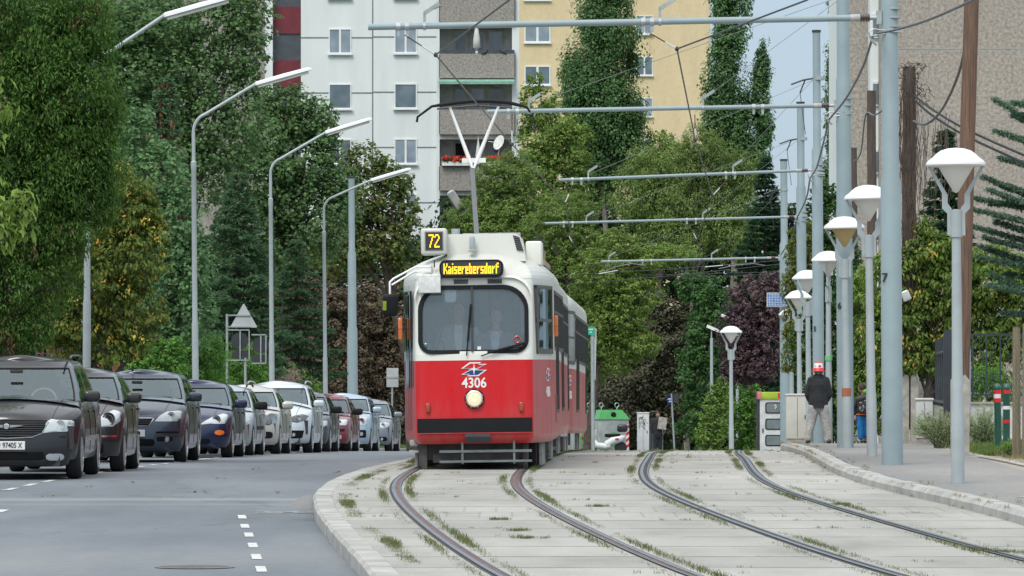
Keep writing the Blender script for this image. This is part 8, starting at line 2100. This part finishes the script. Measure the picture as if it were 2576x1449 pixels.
def rider(label, x, y, z, shirt, jacket, hairm, stripe=None, dark=False, sc=1.0):
 """seated person inside the tram cab; x,y,z in tram coordinates"""
 tr = [o for o in bpy.data.objects if o.name == 'tram'][0]; M = Matrix.Translation(tr.location) @ tr.rotation_euler.to_matrix().to_4x4()
 p = M @ Vector((x, y, z)); root = thing('person', label, 'person', p, tr.rotation_euler[2], 'people in the tram cab')
 caps = [([(0, 0, .50), (0, -.01, .60)], [.055, .052]), ([(0, 0, .0), (0, 0, .25), (0, 0, .44)], [.15, .15, .13]), ([(-.19, 0, .42), (-.25, -.05, .18), (-.14, -.28, .06)], [.05, .04, .03]), ([(.19, 0, .42), (.25, -.05, .18), (.14, -.28, .06)], [.05, .04, .03]),
   ([(-.09, 0, .0), (-.11, -.38, -.02), (-.11, -.40, -.42)], [.09, .07, .05]), ([(.09, 0, .0), (.11, -.38, -.02), (.11, -.40, -.42)], [.09, .07, .05])]
 hand(caps, (-.13, -.29, .06), (.3, -1, 0), -1); hand(caps, (.13, -.29, .06), (-.3, -1, 0), 1)
 b = fuse('body', caps, skin, root, .011, 3, balls=[((0, -.02, .70), (.08, .095, .118)), ((0, -.12, .69), (.016, .022, .026)), ((-.085, .0, .69), (.012, .02, .03)), ((.085, .0, .69), (.012, .02, .03))])
 for sx in (-1, 1): MB().ball((sx * .030, -.108, .715), .012, .008, .007, 8, 6).build('eye', darkm, b)
 MB().ball((0, -.112, .645), .028, .008, .006, 8, 6).build('mouth', plain('lips', (.3, .1, .08), .6), b)
 fuse('hair', [([(-.03, .02, .75), (.03, .02, .75)], [.07, .07])], hairm, root, .011, 2, balls=[((0, .02, .745), (.086, .09, .09))])
 fuse('jacket', [([(0, 0, .0), (0, 0, .3)], [.19, .18]), ([(-.16, 0, .42), (.16, 0, .42)], [.085, .085]), ([(-.2, 0, .42), (-.27, -.04, .2), (-.18, -.24, .08)], [.08, .07, .055]), ([(.2, 0, .42), (.27, -.04, .2), (.18, -.24, .08)], [.08, .07, .055]), ([(-.10, .0, .1), (-.12, 0, .4)], [.13, .11]), ([(.10, 0, .1), (.12, 0, .4)], [.13, .11])], jacket, root, .016, 3)
 MB().prism([(-.05, .50), (.05, .50), (.065, .44), (.04, .1), (-.04, .1), (-.065, .44)][::-1], -.195, -.17).build('shirt', shirt, root)
 if stripe:
  for sx in (-1, 1): MB().tube([(sx * .26, -.06, .40), (sx * .15, -.115, .385), (sx * .08, -.165, .33), (sx * .05, -.20, .29)], .009, 5).build('piping', stripe, root)
rider('man in a blue-grey jacket with red piping smiling behind the windscreen', .27, .95, 1.42, plain('shirt_blue', (.45, .58, .70), .8), plain('jacket_bluegrey', (.10, .14, .18), .85), hairg, redlens)
rider('tram driver in a pale shirt and dark waistcoat behind the left windscreen half', -.25, 1.15, 1.52, plain('shirt_pale', (.7, .7, .7), .8), plain('shirt_pale2', (.36, .38, .40), .85), plain('hair_black', (.02, .018, .015), .8))
def far_person():
 d = 214; root = thing('person', 'person in dark clothes with a pale bag standing beside the scribbled cabinet', 'person', (PX(1655, d), d, T(d)))
 fuse('body', [([(0, 0, 1.35), (0, 0, 1.44)], [.05, .05]), ([(0, 0, .8), (0, 0, 1.3)], [.13, .14]), ([(-.08, 0, .8), (-.09, 0, .1)], [.08, .05]), ([(.08, 0, .8), (.09, .05, .1)], [.08, .05]), ([(.18, 0, 1.3), (.22, -.02, 1.05), (.2, -.2, 1.0)], [.05, .04, .03]), ([(-.18, 0, 1.3), (-.22, -.02, 1.05), (-.2, 0, .8)], [.05, .04, .03])], skin, root, .014, 3, balls=[((0, 0, 1.54), (.078, .095, .11))])
 fuse('coat', [([(0, 0, .75), (0, 0, 1.28)], [.19, .19]), ([(-.16, 0, 1.33), (.16, 0, 1.33)], [.09, .09]), ([(.2, 0, 1.3), (.25, -.02, 1.05), (.2, -.18, 1.0)], [.08, .07, .06]), ([(-.2, 0, 1.3), (-.25, -.02, 1.05), (-.22, 0, .85)], [.08, .07, .06])], cl_black, root, .018, 3)
 fuse('trousers', [([(-.09, 0, .78), (-.10, 0, .1)], [.11, .08]), ([(.09, 0, .78), (.10, .05, .1)], [.11, .08])], cl_black, root, .018, 3)
 fuse('hair', [([(0, 0, 1.58), (0, .01, 1.59)], [.09, .09])], hairg, root, .015, 2)
 b = thing('paper_bag', 'pale printed paper bag held up by the person in dark clothes', 'bag', root.location + Vector((.16, -.26, 1.22))); o = MB().rbox(-.16, .18, -.02, .02, -.26, .22, .01).build('sheet', plain('newsprint', (.40, .37, .34), .9, var=.3, vscale=9), b); o.rotation_euler = (0, .15, .1)
far_person()
